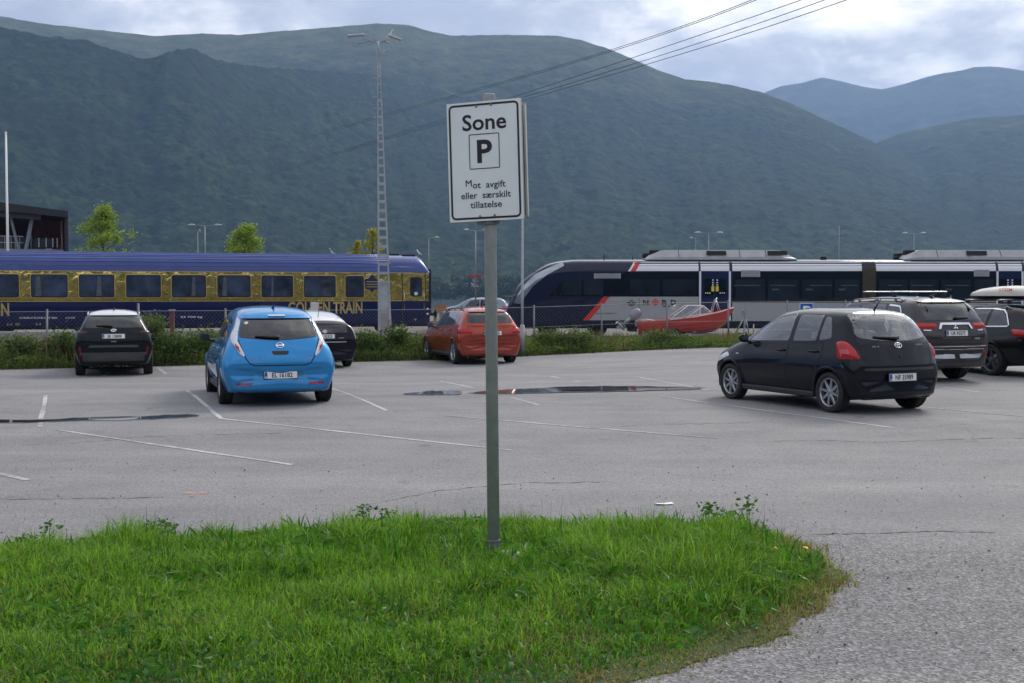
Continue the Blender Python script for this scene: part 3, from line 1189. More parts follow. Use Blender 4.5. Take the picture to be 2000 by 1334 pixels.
class Car:
    def __init__(s, name, label, pos, heading, st, paint_mat, nst=150, nsec=60, group=None, sharp=0.9):
        s.root = thing(name, label, 'car', pos, R_(90 + heading), group)
        s.paint = paint_mat
        st = np.array(st, float)   # x,bow,zb,ws,wm,zm,wb,zbelt,wr,zr,zt
        s.st = st
        # spacing parameter follows the centre line
        dx = np.diff(st[:, 0]); dz = np.diff(st[:, 10])
        q = np.concatenate([[0], np.cumsum(np.hypot(dx, dz) + 1e-3)])
        qq = np.linspace(0, q[-1], nst)
        T = pchip(q, st, qq)
        half = []
        for x, bow, zb, ws, wm, zm, wb, zbl, wr, zr, zt in T:
            p = np.array([[0, 0, zb], [0, ws * 0.8, zb], [0, ws * 0.97, zb + 0.015], [0, ws, zb + 0.06], [0, wm, zm], [0, wb, zbl], [0, wr, zr],
                          [0, wr * 0.55, zr + (zt - zr) * 0.74], [0, 0, zt]])
            def L(a, b, t): return p[a] * (1 - t) + p[b] * t
            ctrl = [p[0], p[1], p[2], p[3], p[4], L(4, 5, sharp), L(5, 6, 1 - sharp), L(5, 6, 0.5) * np.array([1, 1.012, 1]), L(5, 6, 0.88), L(6, 7, 0.24), p[7], p[8]]
            c = catmull(ctrl, nsec)
            # crown of the ends: the middle stands farther out than the corners
            yy = np.abs(c[:, 1]) / max(wm, 0.2)
            c[:, 0] = x + (-bow if x < st[-1, 0] * 0.5 else bow) * (1 - yy ** 2.4)
            c[0, 1] = 0; c[-1, 1] = 0
            half.append(c)
        H = np.array(half)
        n1, n2 = H.shape[:2]
        ring = np.concatenate([H, H[:, -2:0:-1] * np.array([1, -1, 1])], 1)     # left side up, right side down
        n2 = ring.shape[1]
        V = ring.reshape(-1, 3)
        idx = np.arange(n1 * n2).reshape(n1, n2)
        q4 = np.stack([idx[:-1], np.roll(idx[:-1], -1, 1), np.roll(idx[1:], -1, 1), idx[1:]], -1).reshape(-1, 4)
        c0 = len(V); V = np.concatenate([V, [H[0, :, :].mean(0) * [1, 0, 1], H[-1].mean(0) * [1, 0, 1]]])
        caps = [(c0, int(idx[0, (j + 1) % n2]), int(idx[0, j])) for j in range(n2)] + [(c0 + 1, int(idx[-1, j]), int(idx[-1, (j + 1) % n2])) for j in range(n2)]
        s.V = V
        s.F = [tuple(f) for f in q4.tolist()] + caps
        s.skin = Skin(V, s.F)
        s.kill = []       # (side, poly)
        s.arches = []
        s.L = st[-1, 0]

    # -- windows: glass pane, dark seal, opening in the shell
    def window(s, poly, side, mat, r=0.05, seal=0.035, name='window', off=0.004, sealmat=None, cell=0.06):
        poly = round_poly(poly, r)
        g = s.skin.patch(name, poly, side, off, mat, s.root, thick=0.008, cell=cell)
        hole = inset_poly(poly, seal)
        out = inset_poly(poly, -0.006)
        s.skin.patch("window_seal", out, side, off - 0.0025, sealmat or BLK, g, thick=0.012, cell=cell, hole=hole)
        s.kill.append((side, hole))
        return g

    def both(s, poly, mat, **kw):
        a = s.window(poly, 'L', mat, **kw)
        b = s.window(poly, 'R', mat, **kw)
        return a, b

    def arch(s, x, z, r, lip=0.035, mat=None, well=True):
        s.arches.append((x, z, r, lip, mat))

    def finish(s):
        V = np.array(s.V); F = s.F
        cen = np.array([V[list(f)].mean(0) for f in F])
        nrm = []
        for f in F:
            a, b, c = V[f[0]], V[f[1]], V[f[2]]
            nrm.append(np.cross(b - a, c - a))
        nrm = np.array(nrm)
        nrm /= np.linalg.norm(nrm, axis=1)[:, None] + 1e-12
        # orient normals outward
        ctr = np.array([s.L / 2, 0, 0.7])
        dead = np.zeros(len(F), bool)
        for side, poly in s.kill:
            d = AX[side][1]
            a, b = {'L': (0, 2), 'R': (0, 2), 'B': (1, 2), 'F': (1, 2), 'T': (0, 1)}[side]
            ins = inside(poly, cen[:, a], cen[:, b]) > -0.004
            if side == 'L': ins &= cen[:, 1] > 0.25
            if side == 'R': ins &= cen[:, 1] < -0.25
            if side == 'B': ins &= cen[:, 0] < s.L * 0.42
            if side == 'F': ins &= cen[:, 0] > s.L * 0.42
            ins &= cen[:, 2] > 0.7
            dead |= ins
        for x, z, r, lip, mt in s.arches:
            rr = np.hypot(cen[:, 0] - x, cen[:, 2] - z)
            dead |= (rr < r) & (np.abs(cen[:, 1]) > 0.42)
        keep = [f for f, k in zip(F, dead) if not k]
        # tidy the rim of each wheel opening
        used = {}
        for f, k in zip(F, dead):
            for v in f:
                used[v] = used.get(v, 0) | (2 if k else 1)
        for v, k in used.items():
            if k == 3:
                for x, z, r, lip, mt in s.arches:
                    dx, dz = V[v][0] - x, V[v][2] - z
                    rr = math.hypot(dx, dz)
                    if abs(rr - r) < 0.09 and abs(V[v][1]) > 0.40:
                        V[v][0] = x + dx / rr * r; V[v][2] = z + dz / rr * r
        me = bpy.data.meshes.new("body")
        me.from_pydata([tuple(v) for v in V], [], keep)
        bm = bmesh.new(); bm.from_mesh(me)
        bmesh.ops.delete(bm, geom=[v for v in bm.verts if not v.link_faces], context='VERTS')
        bmesh.ops.recalc_face_normals(bm, faces=bm.faces)
        bm.to_mesh(me); bm.free()
        me.polygons.foreach_set('use_smooth', [True] * len(me.polygons))
        s.body = link("body", me, s.root, [s.paint])
        # arch lips and wells
        for x, z, r, lip, mt in s.arches:
            for sd in ('L', 'R'):
                a = [R_(t) for t in np.linspace(-18, 198, 44)]
                po = [(x + (r + lip) * math.cos(t), z + (r + lip) * math.sin(t)) for t in a]
                pi = [(x + (r - 0.006) * math.cos(t), z + (r - 0.006) * math.sin(t)) for t in a]
                zmin = 0.17
                rows = []
                for o, i in zip(po, pi):
                    row = []
                    for k in range(4):
                        u = k / 3
                        q = (o[0] + (i[0] - o[0]) * u, max(zmin, o[1] + (i[1] - o[1]) * u))
                        h, n = s.skin.hit(sd, *q)
                        if abs(h.y) < 0.5: h.y = math.copysign(s.st[:, 4].max() * 0.93, h.y)
                        row.append(h + n * (0.004 + 0.008 * math.sin(math.pi * u)))
                    last = row[-1].copy()
                    row.append(last - Vector((0, math.copysign(0.035, last.y), 0)))
                    rows.append(row)
                m = MB(); m.grid(rows, True)
                m.build("wheel_arch", mt or s.paint, s.root)
                sg = 1 if sd == 'L' else -1
                m = MB()
                wmax = s.st[:, 4].max()
                rr = r + 0.012
                m.grid([[(x + rr * math.cos(t), sg * yy, max(0.2, z + rr * math.sin(t))) for t in a] for yy in (wmax - 0.05, 0.40)], True)
                m.add([(x + rr * math.cos(t), sg * 0.40, max(0.2, z + rr * math.sin(t))) for t in a], [tuple(range(len(a)))])
                m.build("wheel_well", DRK, s.root)
        # underside
        return s

    def wheels(s, xr, xf, r, track, w, rimr, spokes, rim_mat, twin=False):
        for x in (xr, xf):
            for sd in (1, -1):
                wheel("wheel", s.root, (x, sd * track / 2, r), r, w, rimr, spokes, sd, rim_mat, twin)

    def plate(s, y, z, text, wd=0.50, ht=0.105, tilt=None, back='B', off=0.012):
        """licence plate with blue band"""
        h, n = s.skin.hit(back, y, z)
        h1, _ = s.skin.hit(back, y, z - ht / 2); h2, _ = s.skin.hit(back, y, z + ht / 2)
        up = (h2 - h1).normalized() if tilt is None else Vector((math.sin(tilt), 0, math.cos(tilt)))
        xd = Vector((0, -1, 0))
        nn = xd.cross(up).normalized()
        xmin = min(s.skin.hit(back, y + k * wd / 2, z)[0].x for k in (-1, 0, 1))
        c = Vector((min(h.x, xmin), y, z)) + nn * off
        Rm = Matrix((xd, up, nn)).transposed()
        m = MB()
        m.box(c, (wd, ht, 0.008), Rm, 0, 0.003)
        m.box(c + nn * 0.0015 - xd * (wd / 2 - 0.025), (0.042, ht - 0.012, 0.008), Rm, 1)
        fr = MB()
        fr.box(c - nn * 0.007, (wd + 0.024, ht + 0.022, 0.012), Rm, 0, 0.004)
        p = m.build("license_plate", [PLW, PLB], s.root)
        fr.build("plate_frame", BLK, p)
        place_text("lettering", text, 0.098, c + xd * 0.02 + nn * 0.004, xd, up, INK, p, 0.0022, 0.86, off=0.002)
        # little white mark on the band
        place_text("lettering", "N", 0.034, c - xd * (wd / 2 - 0.025) - up * 0.03 + nn * 0.004, xd, up, WHT, p, 0.001, 1.0, off=0.0032)
        return p

    def mirror(s, x, y, z, mat=None, size=(0.13, 0.17, 0.13)):
        for sg in (1, -1):
            bm = bmesh.new()
            bmesh.ops.create_uvsphere(bm, u_segments=18, v_segments=12, radius=0.5)
            for v in bm.verts:
                c = v.co
                k = 1.0 if c.x > -0.1 else 0.35
                e = 0.75
                f = lambda q: math.copysign(abs(q * 2) ** e / 2, q)
                v.co = Vector((f(c.x) * size[0] * k, f(c.y) * size[1], f(c.z) * size[2]))
            me = bpy.data.meshes.new("mirror")
            bm.to_mesh(me); bm.free()
            me.polygons.foreach_set('use_smooth', [True] * len(me.polygons))
            me.transform(Matrix.Translation((x, sg * y, z)))
            o = link("mirror", me, s.root, [mat or s.paint])
            m = MB()
            m.cyl((x, sg * (y - size[1] * 0.3), z - size[2] * 0.25), (x + 0.05, sg * (y - size[1] * 0.95), z - size[2] * 0.55), 0.022, 0.03, 8)
            m.build("mirror_arm", BLK, o)
            m = MB()
            m.grid([[(x - size[0] * 0.19, sg * y + a * size[1] * 0.4, z + b * size[2] * 0.36) for a in (-1, 0, 1)] for b in (-1, 1)], False)
            m.build("mirror_glass", pbr("mirror_glass", (.10, .11, .12), .1, .9, .05, 6), o)

    def seam(s, pts, side, closed=False, w=0.009, mat=None, name='panel_gap'):
        return s.skin.ribbon(name, pts, side, w, 0.0022, mat or DRK, s.root, closed)

    def door(s, poly, handle, r=0.04, mat=None):
        """door skin left and right, each with its gap and handle"""
        pl = round_poly(poly, r)
        for sd in ('L', 'R'):
            d = s.skin.patch("door", inset_poly(pl, 0.006), sd, 0.003, mat or s.paint, s.root, thick=0.01, cell=0.07)
            s.skin.ribbon("door_gap", pl, sd, 0.012, 0.0015, DRK, d, True)
            hx, hz = handle
            m = MB()
            h, n = s.skin.hit(sd, hx, hz)
            sg = 1 if sd == 'L' else -1
            m.tube([h + Vector((-0.095, sg * 0.004, -0.004)), h + Vector((-0.085, sg * 0.03, 0)), h + Vector((-0.04, sg * 0.038, 0.004)), h + Vector((0.04, sg * 0.038, 0.004)), h + Vector((0.085, sg * 0.03, 0)), h + Vector((0.095, sg * 0.004, -0.004))], 0.013, 8)
            m.build("handle", mat or s.paint, d)
            m = MB()
            q = [(hx + 0.055 * math.cos(t), hz - 0.004 + 0.032 * math.sin(t)) for t in np.linspace(0, 2 * math.pi, 16, endpoint=False)]
            s.skin.patch("handle_recess", q, sd, 0.0045, DRK, d, thick=0)

    def lamp(s, name, poly, side, mat, puff=0.016, r=0.03, off=0.004, mirror=True, cell=0.035):
        out = []
        for sg in ((1, -1) if mirror else (1,)):
            if side in ('B', 'F'):
                p = [(sg * a[0],) + tuple(a[1:]) for a in poly]
                sd = side
            elif side == 'C':
                p, sd = poly, ('BL' if sg > 0 else 'BR')
            else:
                p, sd = poly, ('L' if sg > 0 else 'R')
            out.append(s.skin.patch(name, round_poly(p, r), sd, off, mat, s.root, thick=0.02, cell=cell, puff=puff))
        return out

    def interior(s, xf, xr, zb, w, dash_x, dash_z, floor=0.32, light=None):
        sm_ = light or SEATM
        m = MB()
        for y in (-0.36, 0.36):
            m.box((xf, y, floor + 0.16), (0.50, 0.50, 0.20), None, 0, 0.05)
            m.box((xf - 0.30, y, floor + 0.52), (0.15, 0.48, 0.66), Matrix.Rotation(-0.24, 3, 'Y'), 0, 0.05)
            m.box((xf - 0.40, y, floor + 0.95), (0.10, 0.26, 0.18), Matrix.Rotation(-0.2, 3, 'Y'), 0, 0.035)
            m.cyl((xf - 0.375, y - 0.06, floor + 0.8), (xf - 0.395, y - 0.06, floor + 0.92), 0.008, None, 6)
            m.cyl((xf - 0.375, y + 0.06, floor + 0.8), (xf - 0.395, y + 0.06, floor + 0.92), 0.008, None, 6)
        m.build("front_seat", sm_, s.root)
        m = MB()
        m.box((xr, 0, floor + 0.16), (0.46, 1.25, 0.2), None, 0, 0.05)
        m.box((xr - 0.30, 0, floor + 0.48), (0.15, 1.25, 0.56), Matrix.Rotation(-0.3, 3, 'Y'), 0, 0.05)
        for y in (-0.38, 0.38):
            m.box((xr - 0.40, y, floor + 0.82), (0.09, 0.25, 0.15), Matrix.Rotation(-0.2, 3, 'Y'), 0, 0.03)
        m.build("rear_seat", sm_, s.root)
        m = MB()
        m.box((dash_x, 0, dash_z - 0.16), (0.42, w * 2 - 0.22, 0.24), None, 0, 0.07)
        m.box(((xf + xr) / 2, 0, floor - 0.02), (2.2, w * 2 - 0.2, 0.05))
        m.build("dashboard", DRK, s.root)
        m = MB()
        ring = [(dash_x - 0.32 - 0.07 * math.sin(t), 0.36 + 0.18 * math.cos(t), dash_z - 0.1 + 0.17 * math.sin(t)) for t in np.linspace(0, 2 * math.pi, 20, endpoint=False)]
        m.tube(ring, 0.016, 6, closed=True)
        m.cyl((dash_x - 0.32, 0.36, dash_z - 0.1), (dash_x - 0.05, 0.36, dash_z - 0.18), 0.03)
        m.build("steering_wheel", DRK, s.root)

    def wiper(s, y0, z0, y1, z1, parent, wd=0.035):
        pts = []
        for k in range(9):
            u = k / 8
            h, n = s.skin.hit('B', y0 + (y1 - y0) * u, z0 + (z1 - z0) * u)
            pts.append(h + n * (0.03 - 0.012 * u))
        m = MB()
        m.tube(pts, [0.026 - 0.012 * k / 8 for k in range(9)], 6)
        m.build("wiper", BLK, parent)

# ================================================================== THE CARS
def blue_hatch(pos, hd):
    st = [(.10, .10, .36, .60, .70, .47, .70, .53, .64, .57, .575), (.115, .115, .28, .72, .80, .50, .79, .58, .72, .645, .655), (.20, .14, .22, .77, .855, .56, .82, .72, .68, .83, .855),
          (.29, .13, .20, .78, .88, .60, .81, .84, .635, .98, 1.01), (.46, .10, .20, .79, .885, .62, .785, .93, .575, 1.19, 1.225), (.64, .06, .20, .79, .885, .62, .775, .97, .55, 1.36, 1.41),
          (.85, .03, .20, .79, .885, .62, .77, .98, .555, 1.43, 1.49), (1.4, 0, .20, .79, .885, .62, .77, .97, .57, 1.47, 1.54), (2.0, 0, .20, .79, .885, .62, .77, .96, .57, 1.47, 1.55),
          (2.6, 0, .20, .79, .885, .62, .77, .95, .56, 1.42, 1.51), (3.05, 0, .20, .79, .885, .62, .78, .93, .58, 1.22, 1.30), (3.45, .04, .20, .79, .88, .62, .78, .89, .64, 1.0, 1.06),
          (3.8, .10, .20, .78, .87, .60, .77, .82, .62, .90, .95), (4.15, .16, .2, .74, .84, .58, .74, .74, .56, .80, .84), (4.29, .17, .22, .68, .78, .55, .68, .64, .5, .68, .70), (4.335, .11, .28, .6, .68, .48, .6, .54, .5, .57, .575)]
    P = paint("blue_paint", (0.022, 0.24, 0.55), 0.35, 0.28)
    c = Car("hatchback_car", "bright blue hatchback with white strip tail lights and a round sticker in its rear window", pos, hd, st, P)
    sk = c.skin
    c.arch(.80, .33, .355); c.arch(3.50, .33, .355)
    g = c.window([(-.52, 1.335, .04), (.52, 1.335, .04), (.60, 1.055, .05), (0, 1.0, .5), (-.60, 1.055, .05)], 'B', G_DARK, seal=.03, name='rear_window')
    c.wiper(.0, 1.035, .36, 1.06, g)
    c.both([(1.32, 1.03), (2.14, 1.01), (2.14, 1.37), (1.32, 1.37)], G_MID)
    c.both([(2.24, 1.01), (3.0, .99), (2.62, 1.34), (2.24, 1.38)], G_MID)
    c.both([(.84, 1.06, .04), (1.24, 1.035), (1.24, 1.355), (.98, 1.33)], G_DARK)
    c.window([(-.60, 1.10), (.60, 1.10), (.5, 1.455), (-.5, 1.455)], 'F', G_MID, name='windshield')
    c.door([(1.22, .34), (2.14, .28), (2.14, .97), (1.0, 1.0), (.98, .82), (1.2, .6)], (1.25, .86))
    c.door([(2.17, .28), (3.05, .30), (3.17, .62), (3.17, .9), (2.17, .965)], (2.3, .86))
    c.lamp("tail_light", [(.575, 1.36), (.63, 1.21), (.70, 1.08), (.705, .98), (.60, .80), (.535, .755), (.535, .80), (.625, 1.0), (.60, 1.13), (.545, 1.30)], 'B', CLRL, r=.02, puff=.018, off=.012)
    for o in [x for x in c.root.children if x.name.startswith("tail_light")]:
        sg = 1 if sum(v.co.y for v in o.data.vertices) > 0 else -1
        q = [(sg * a, b) for a, b in ((.655, .955), (.66, .90), (.595, .82), (.60, .885))]
        sk.patch("red_reflector", round_poly(q, .012), 'B', .024, REDL, o, thick=.004, cell=.03)
    # tailgate gap, handle and badges
    c.seam([(-.62, 1.02), (-.575, .90), (-.52, .74), (-.46, .655), (-.38, .625), (.38, .625), (.46, .655), (.52, .74), (.575, .90), (.62, 1.02)], 'B', w=.016)
    sk.patch("tailgate_handle", round_poly([(-.14, .845), (.14, .845), (.11, .785), (-.11, .785)], .03), 'B', .003, BLK, c.root, thick=0)
    sk.patch("spoiler_lip", round_poly([(-.54, 1.395), (.54, 1.395), (.555, 1.345), (-.555, 1.345)], .015), 'B', .035, P, c.root, thick=.06, flat_n=True)
    sk.patch("brake_light", round_poly([(-.13, 1.372), (.13, 1.372), (.13, 1.35), (-.13, 1.35)], .01), 'B', .038, CLRL, c.root, thick=.01)
    badge_ring(c, 0, .925, .052, 'bar')
    h, n = sk.hit('B', .36, .70)
    for t, y, z in (("LEAF", .38, .715), ("zero", -.42, .73)):
        h, n = sk.hit('B', y, z)
        place_text("badge_lettering", t, .052, h + n * .004, (n.y, -n.x, 0), (0, 0, 1), CHR, c.root, .001, 1.25)
    # bumper: plate pocket, character line, reflectors, lower valance
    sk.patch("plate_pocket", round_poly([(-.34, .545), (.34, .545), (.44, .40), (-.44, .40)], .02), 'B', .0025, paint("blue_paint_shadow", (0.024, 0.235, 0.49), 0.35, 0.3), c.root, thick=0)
    c.plate(0, .475, "EL 16182", tilt=.1)
    c.seam([(-.76, .372), (-.3, .388), (.3, .388), (.76, .372)], 'B', w=.014, mat=P)
    for sg in (1, -1):
        sk.patch("reflector", round_poly([(sg * .42, .36), (sg * .66, .362), (sg * .68, .335), (sg * .44, .33)], .012), 'B', .006, REDL, c.root, thick=.01, cell=.03)
    v = MB()
    v.box((.25, 0, .265), (.30, 1.30, .13), None, 0, .04)
    v.build("lower_valance", BLK, c.root)
    v = MB(); v.box((.155, 0, .295), (.02, .16, .03), None, 0, .006); v.build("fog_light", REDL, c.root)
    m = MB()
    m.cyl((.95, 0, 1.495), (.78, 0, 1.56), .03, .006, 10)
    m.build("antenna", pbr("antenna_blue", (.01, .04, .22), .3), c.root)
    c.mirror(2.98, .93, 1.0, BLK)
    c.wheels(.80, 3.50, .318, 1.54, .21, .205, 5, ALU, True)
    sill(c, .24, 1.2, 3.1, .79)
    c.interior(2.2, 1.3, .2, .8, 3.0, .98)
    m = MB()
    h, n = sk.hit('B', .47, 1.27)
    m.cyl(h + n * .006, h + n * .008, .032, None, 14); m.build("sticker", pbr("cream_sticker", (.75, .72, .6), .5), g)
    c.finish()
    return c


def sill(c, z, x0, x1, w):
    m = MB()
    for sg in (1, -1):
        m.box(((x0 + x1) / 2, sg * (w + .02), z), (x1 - x0 + .1, .07, .09), None, 0, .025)
    m.build("sill", BLK, c.root)


def badge_ring(c, y, z, r, kind):
    h, n = c.skin.hit('B', y, z)
    xd = Vector((0, -1, 0)); ud = (Vector((0, 0, 1)) - n * n.z).normalized()
    o = h + n * .006
    m = MB()
    ring = lambda a, b, k=24, cx=0, cy=0: [o + xd * (cx + a * math.cos(2 * math.pi * i / k)) + ud * (cy + b * math.sin(2 * math.pi * i / k)) for i in range(k)]
    if kind == 'bar':
        m.tube(ring(r, r * .88), .0085, 6, closed=True)
        m.box(o, (.13, .026, .012), Matrix((xd, ud, n)).transposed(), 0, .004)
    elif kind == 'oval':
        m.tube(ring(r, r * .68), .0085, 6, closed=True)
        m.tube(ring(r * .30, r * .62, 18), .007, 6, closed=True)
        m.tube(ring(r * .66, r * .24, 18, 0, r * .34), .007, 6, closed=True)
    elif kind == 'rhombs':
        for a in (90, 210, 330):
            d = xd * math.cos(R_(a)) + ud * math.sin(R_(a)); s = xd * -math.sin(R_(a)) + ud * math.cos(R_(a))
            q = [o, o + d * r * .55 + s * r * .32, o + d * r * 1.08, o + d * r * .55 - s * r * .32]
            m.add(q + [p - n * .008 for p in q], [(0, 1, 2, 3), (0, 4, 5, 1), (1, 5, 6, 2), (2, 6, 7, 3), (3, 7, 4, 0)])
    elif kind == 'disc':
        m.cyl(o - n * .006, o, r, r * .96, 24)
        m.tube(ring(r, r), .006, 6, closed=True)
    m.build("badge", CHR, c.root)


def black_hatch(pos, hd):
    st = [(.10, .10, .36, .58, .68, .48, .68, .60, .62, .645, .65), (.12, .12, .28, .68, .765, .52, .76, .64, .70, .695, .705), (.19, .12, .24, .74, .82, .58, .785, .76, .70, .84, .86),
          (.25, .11, .22, .76, .84, .62, .79, .88, .68, .99, 1.02), (.32, .09, .22, .765, .845, .64, .79, .95, .655, 1.11, 1.15), (.49, .06, .22, .77, .848, .66, .785, 1.0, .60, 1.35, 1.41),
          (.64, .03, .22, .77, .848, .66, .78, 1.01, .585, 1.43, 1.49), (1.0, 0, .22, .77, .848, .66, .775, 1.01, .585, 1.45, 1.525), (1.5, 0, .22, .77, .848, .66, .775, 1.0, .585, 1.45, 1.53),
          (2.05, 0, .22, .77, .848, .64, .775, .98, .57, 1.40, 1.49), (2.5, 0, .22, .77, .848, .62, .78, .95, .58, 1.21, 1.29), (2.85, .03, .22, .76, .848, .60, .77, .90, .64, 1.01, 1.07),
          (3.15, .08, .22, .75, .835, .58, .75, .84, .60, .91, .96), (3.42, .14, .22, .72, .80, .54, .72, .74, .54, .80, .84), (3.55, .16, .24, .66, .74, .50, .66, .62, .50, .66, .68), (3.59, .12, .30, .58, .66, .46, .58, .52, .5, .545, .55)]
    P = paint("black_blue_paint", (0.004, 0.005, 0.010), 0.0, 0.3, 0.10, 1.33)
    c = Car("hatchback_car", "small black five-door hatchback with pale clear windows and rounded red tail lights", pos, hd, st, P)
    sk = c.skin
    c.arch(.64, .31, .335); c.arch(3.06, .31, .335)
    g = c.window([(-.55, 1.43, .06), (.55, 1.43, .06), (.655, 1.10, .10), (.3, 1.05, .2), (-.3, 1.05, .2), (-.655, 1.10, .10)], 'B', G_CLR, seal=.045, name='rear_window')
    c.wiper(-.03, 1.075, .38, 1.10, g)
    c.both([(1.62, 1.015), (2.62, .985), (2.36, 1.20, .1), (2.05, 1.355, .1), (1.62, 1.415)], G_CLR, seal=.03)
    c.both([(.99, 1.035), (1.52, 1.015), (1.52, 1.415), (.99, 1.405)], G_CLR, seal=.03)
    c.both([(.66, 1.08, .05), (.93, 1.04), (.93, 1.395), (.80, 1.375, .06)], G_CLR, seal=.03)
    c.window([(-.60, 1.10), (.60, 1.10), (.5, 1.435), (-.5, 1.435)], 'F', G_CLR, name='windshield')
    c.door([(1.03, .32), (1.575, .28), (1.575, .985), (.80, 1.005), (.82, .78), (.98, .58)], (.98, .88))
    c.door([(1.60, .28), (2.55, .28), (2.70, .60), (2.70, .92), (1.60, .98)], (1.75, .87))
    c.lamp("tail_light", [(.58, .80, .02), (.905, .80, .05), (.93, 1.03, .04), (.80, 1.055, .08), (.66, .96, .1)], 'C', REDL, puff=.02, off=.004)
    for o in [x for x in c.root.children if x.name.startswith("tail_light")]:
        sd = 'BL' if sum(v.co.y for v in o.data.vertices) > 0 else 'BR'
        sk.patch("clear_reflector", round_poly([(.71, .865), (.84, .865), (.85, .925), (.74, .93)], .02), sd, .0255, pbr("pink_lens", (.50, .10, .09), .15, coat=1.0), o, thick=.004, cell=.03)
    c.seam([(-.66, 1.05), (-.64, .86), (-.585, .72), (-.55, .675), (.55, .675), (.585, .72), (.64, .86), (.66, 1.05)], 'B', w=.014)
    sk.patch("bumper_ledge", round_poly([(-.62, .672), (.62, .672), (.66, .64), (-.66, .64)], .012), 'B', .014, pbr("grey_ledge", (.05, .052, .06), .35, 0, .15, 10, coat=.5), c.root, thick=.03)
    badge_ring(c, 0, .985, .062, 'oval')
    for t, y, z, s in (("D-4D", .40, .965, .04), ("YARIS", -.43, .985, .045)):
        h, n = sk.hit('B', y, z)
        place_text("badge_lettering", t, s, h + n * .004, (n.y, -n.x, 0), (0, 0, 1), CHR, c.root, .001, 1.3)
    m = MB(); h, n = sk.hit('B', 0, .83); m.cyl(h, h + n * .01, .018, None, 10); m.build("tailgate_lock", BLK, c.root)
    c.plate(0, .53, "NF 35989", tilt=.06, off=.02)
    v = MB(); v.box((.23, 0, .27), (.26, 1.26, .12), None, 0, .04); v.build("lower_valance", BLK, c.root)
    m = MB()
    m.cyl((.62, .0, 1.49), (.47, 0, 1.66), .014, .004, 8)
    m.build("antenna", BLK, c.root)
    m = MB(); m.tube([(.75, .3, .25), (.2, .34, .235), (.12, .34, .235)], .025, 8); m.build("exhaust_pipe", pbr("dark_steel", (.1, .1, .1), .5, .7), c.root)
    c.mirror(2.58, .90, 1.02, P)
    c.lamp("headlight", [(3.2, .78), (3.5, .68), (3.46, .60), (3.1, .72)], 'L', CLRL, puff=.012)
    for sd in ('L', 'R'):
        sk.patch("side_repeater", round_poly([(2.84, .775), (2.91, .77), (2.91, .755), (2.84, .76)], .006), sd, .006, CLRL, c.root, thick=.006, cell=.03)
    c.wheels(.64, 3.06, .295, 1.47, .185, .205, 8, ALU)
    sill(c, .24, 1.05, 2.7, .76)
    c.interior(1.62, .98, .2, .78, 2.45, 1.0, light=pbr("grey_seat_cloth", (.24, .25, .26), .9, 0, .2, 14))
    c.finish()
    return c


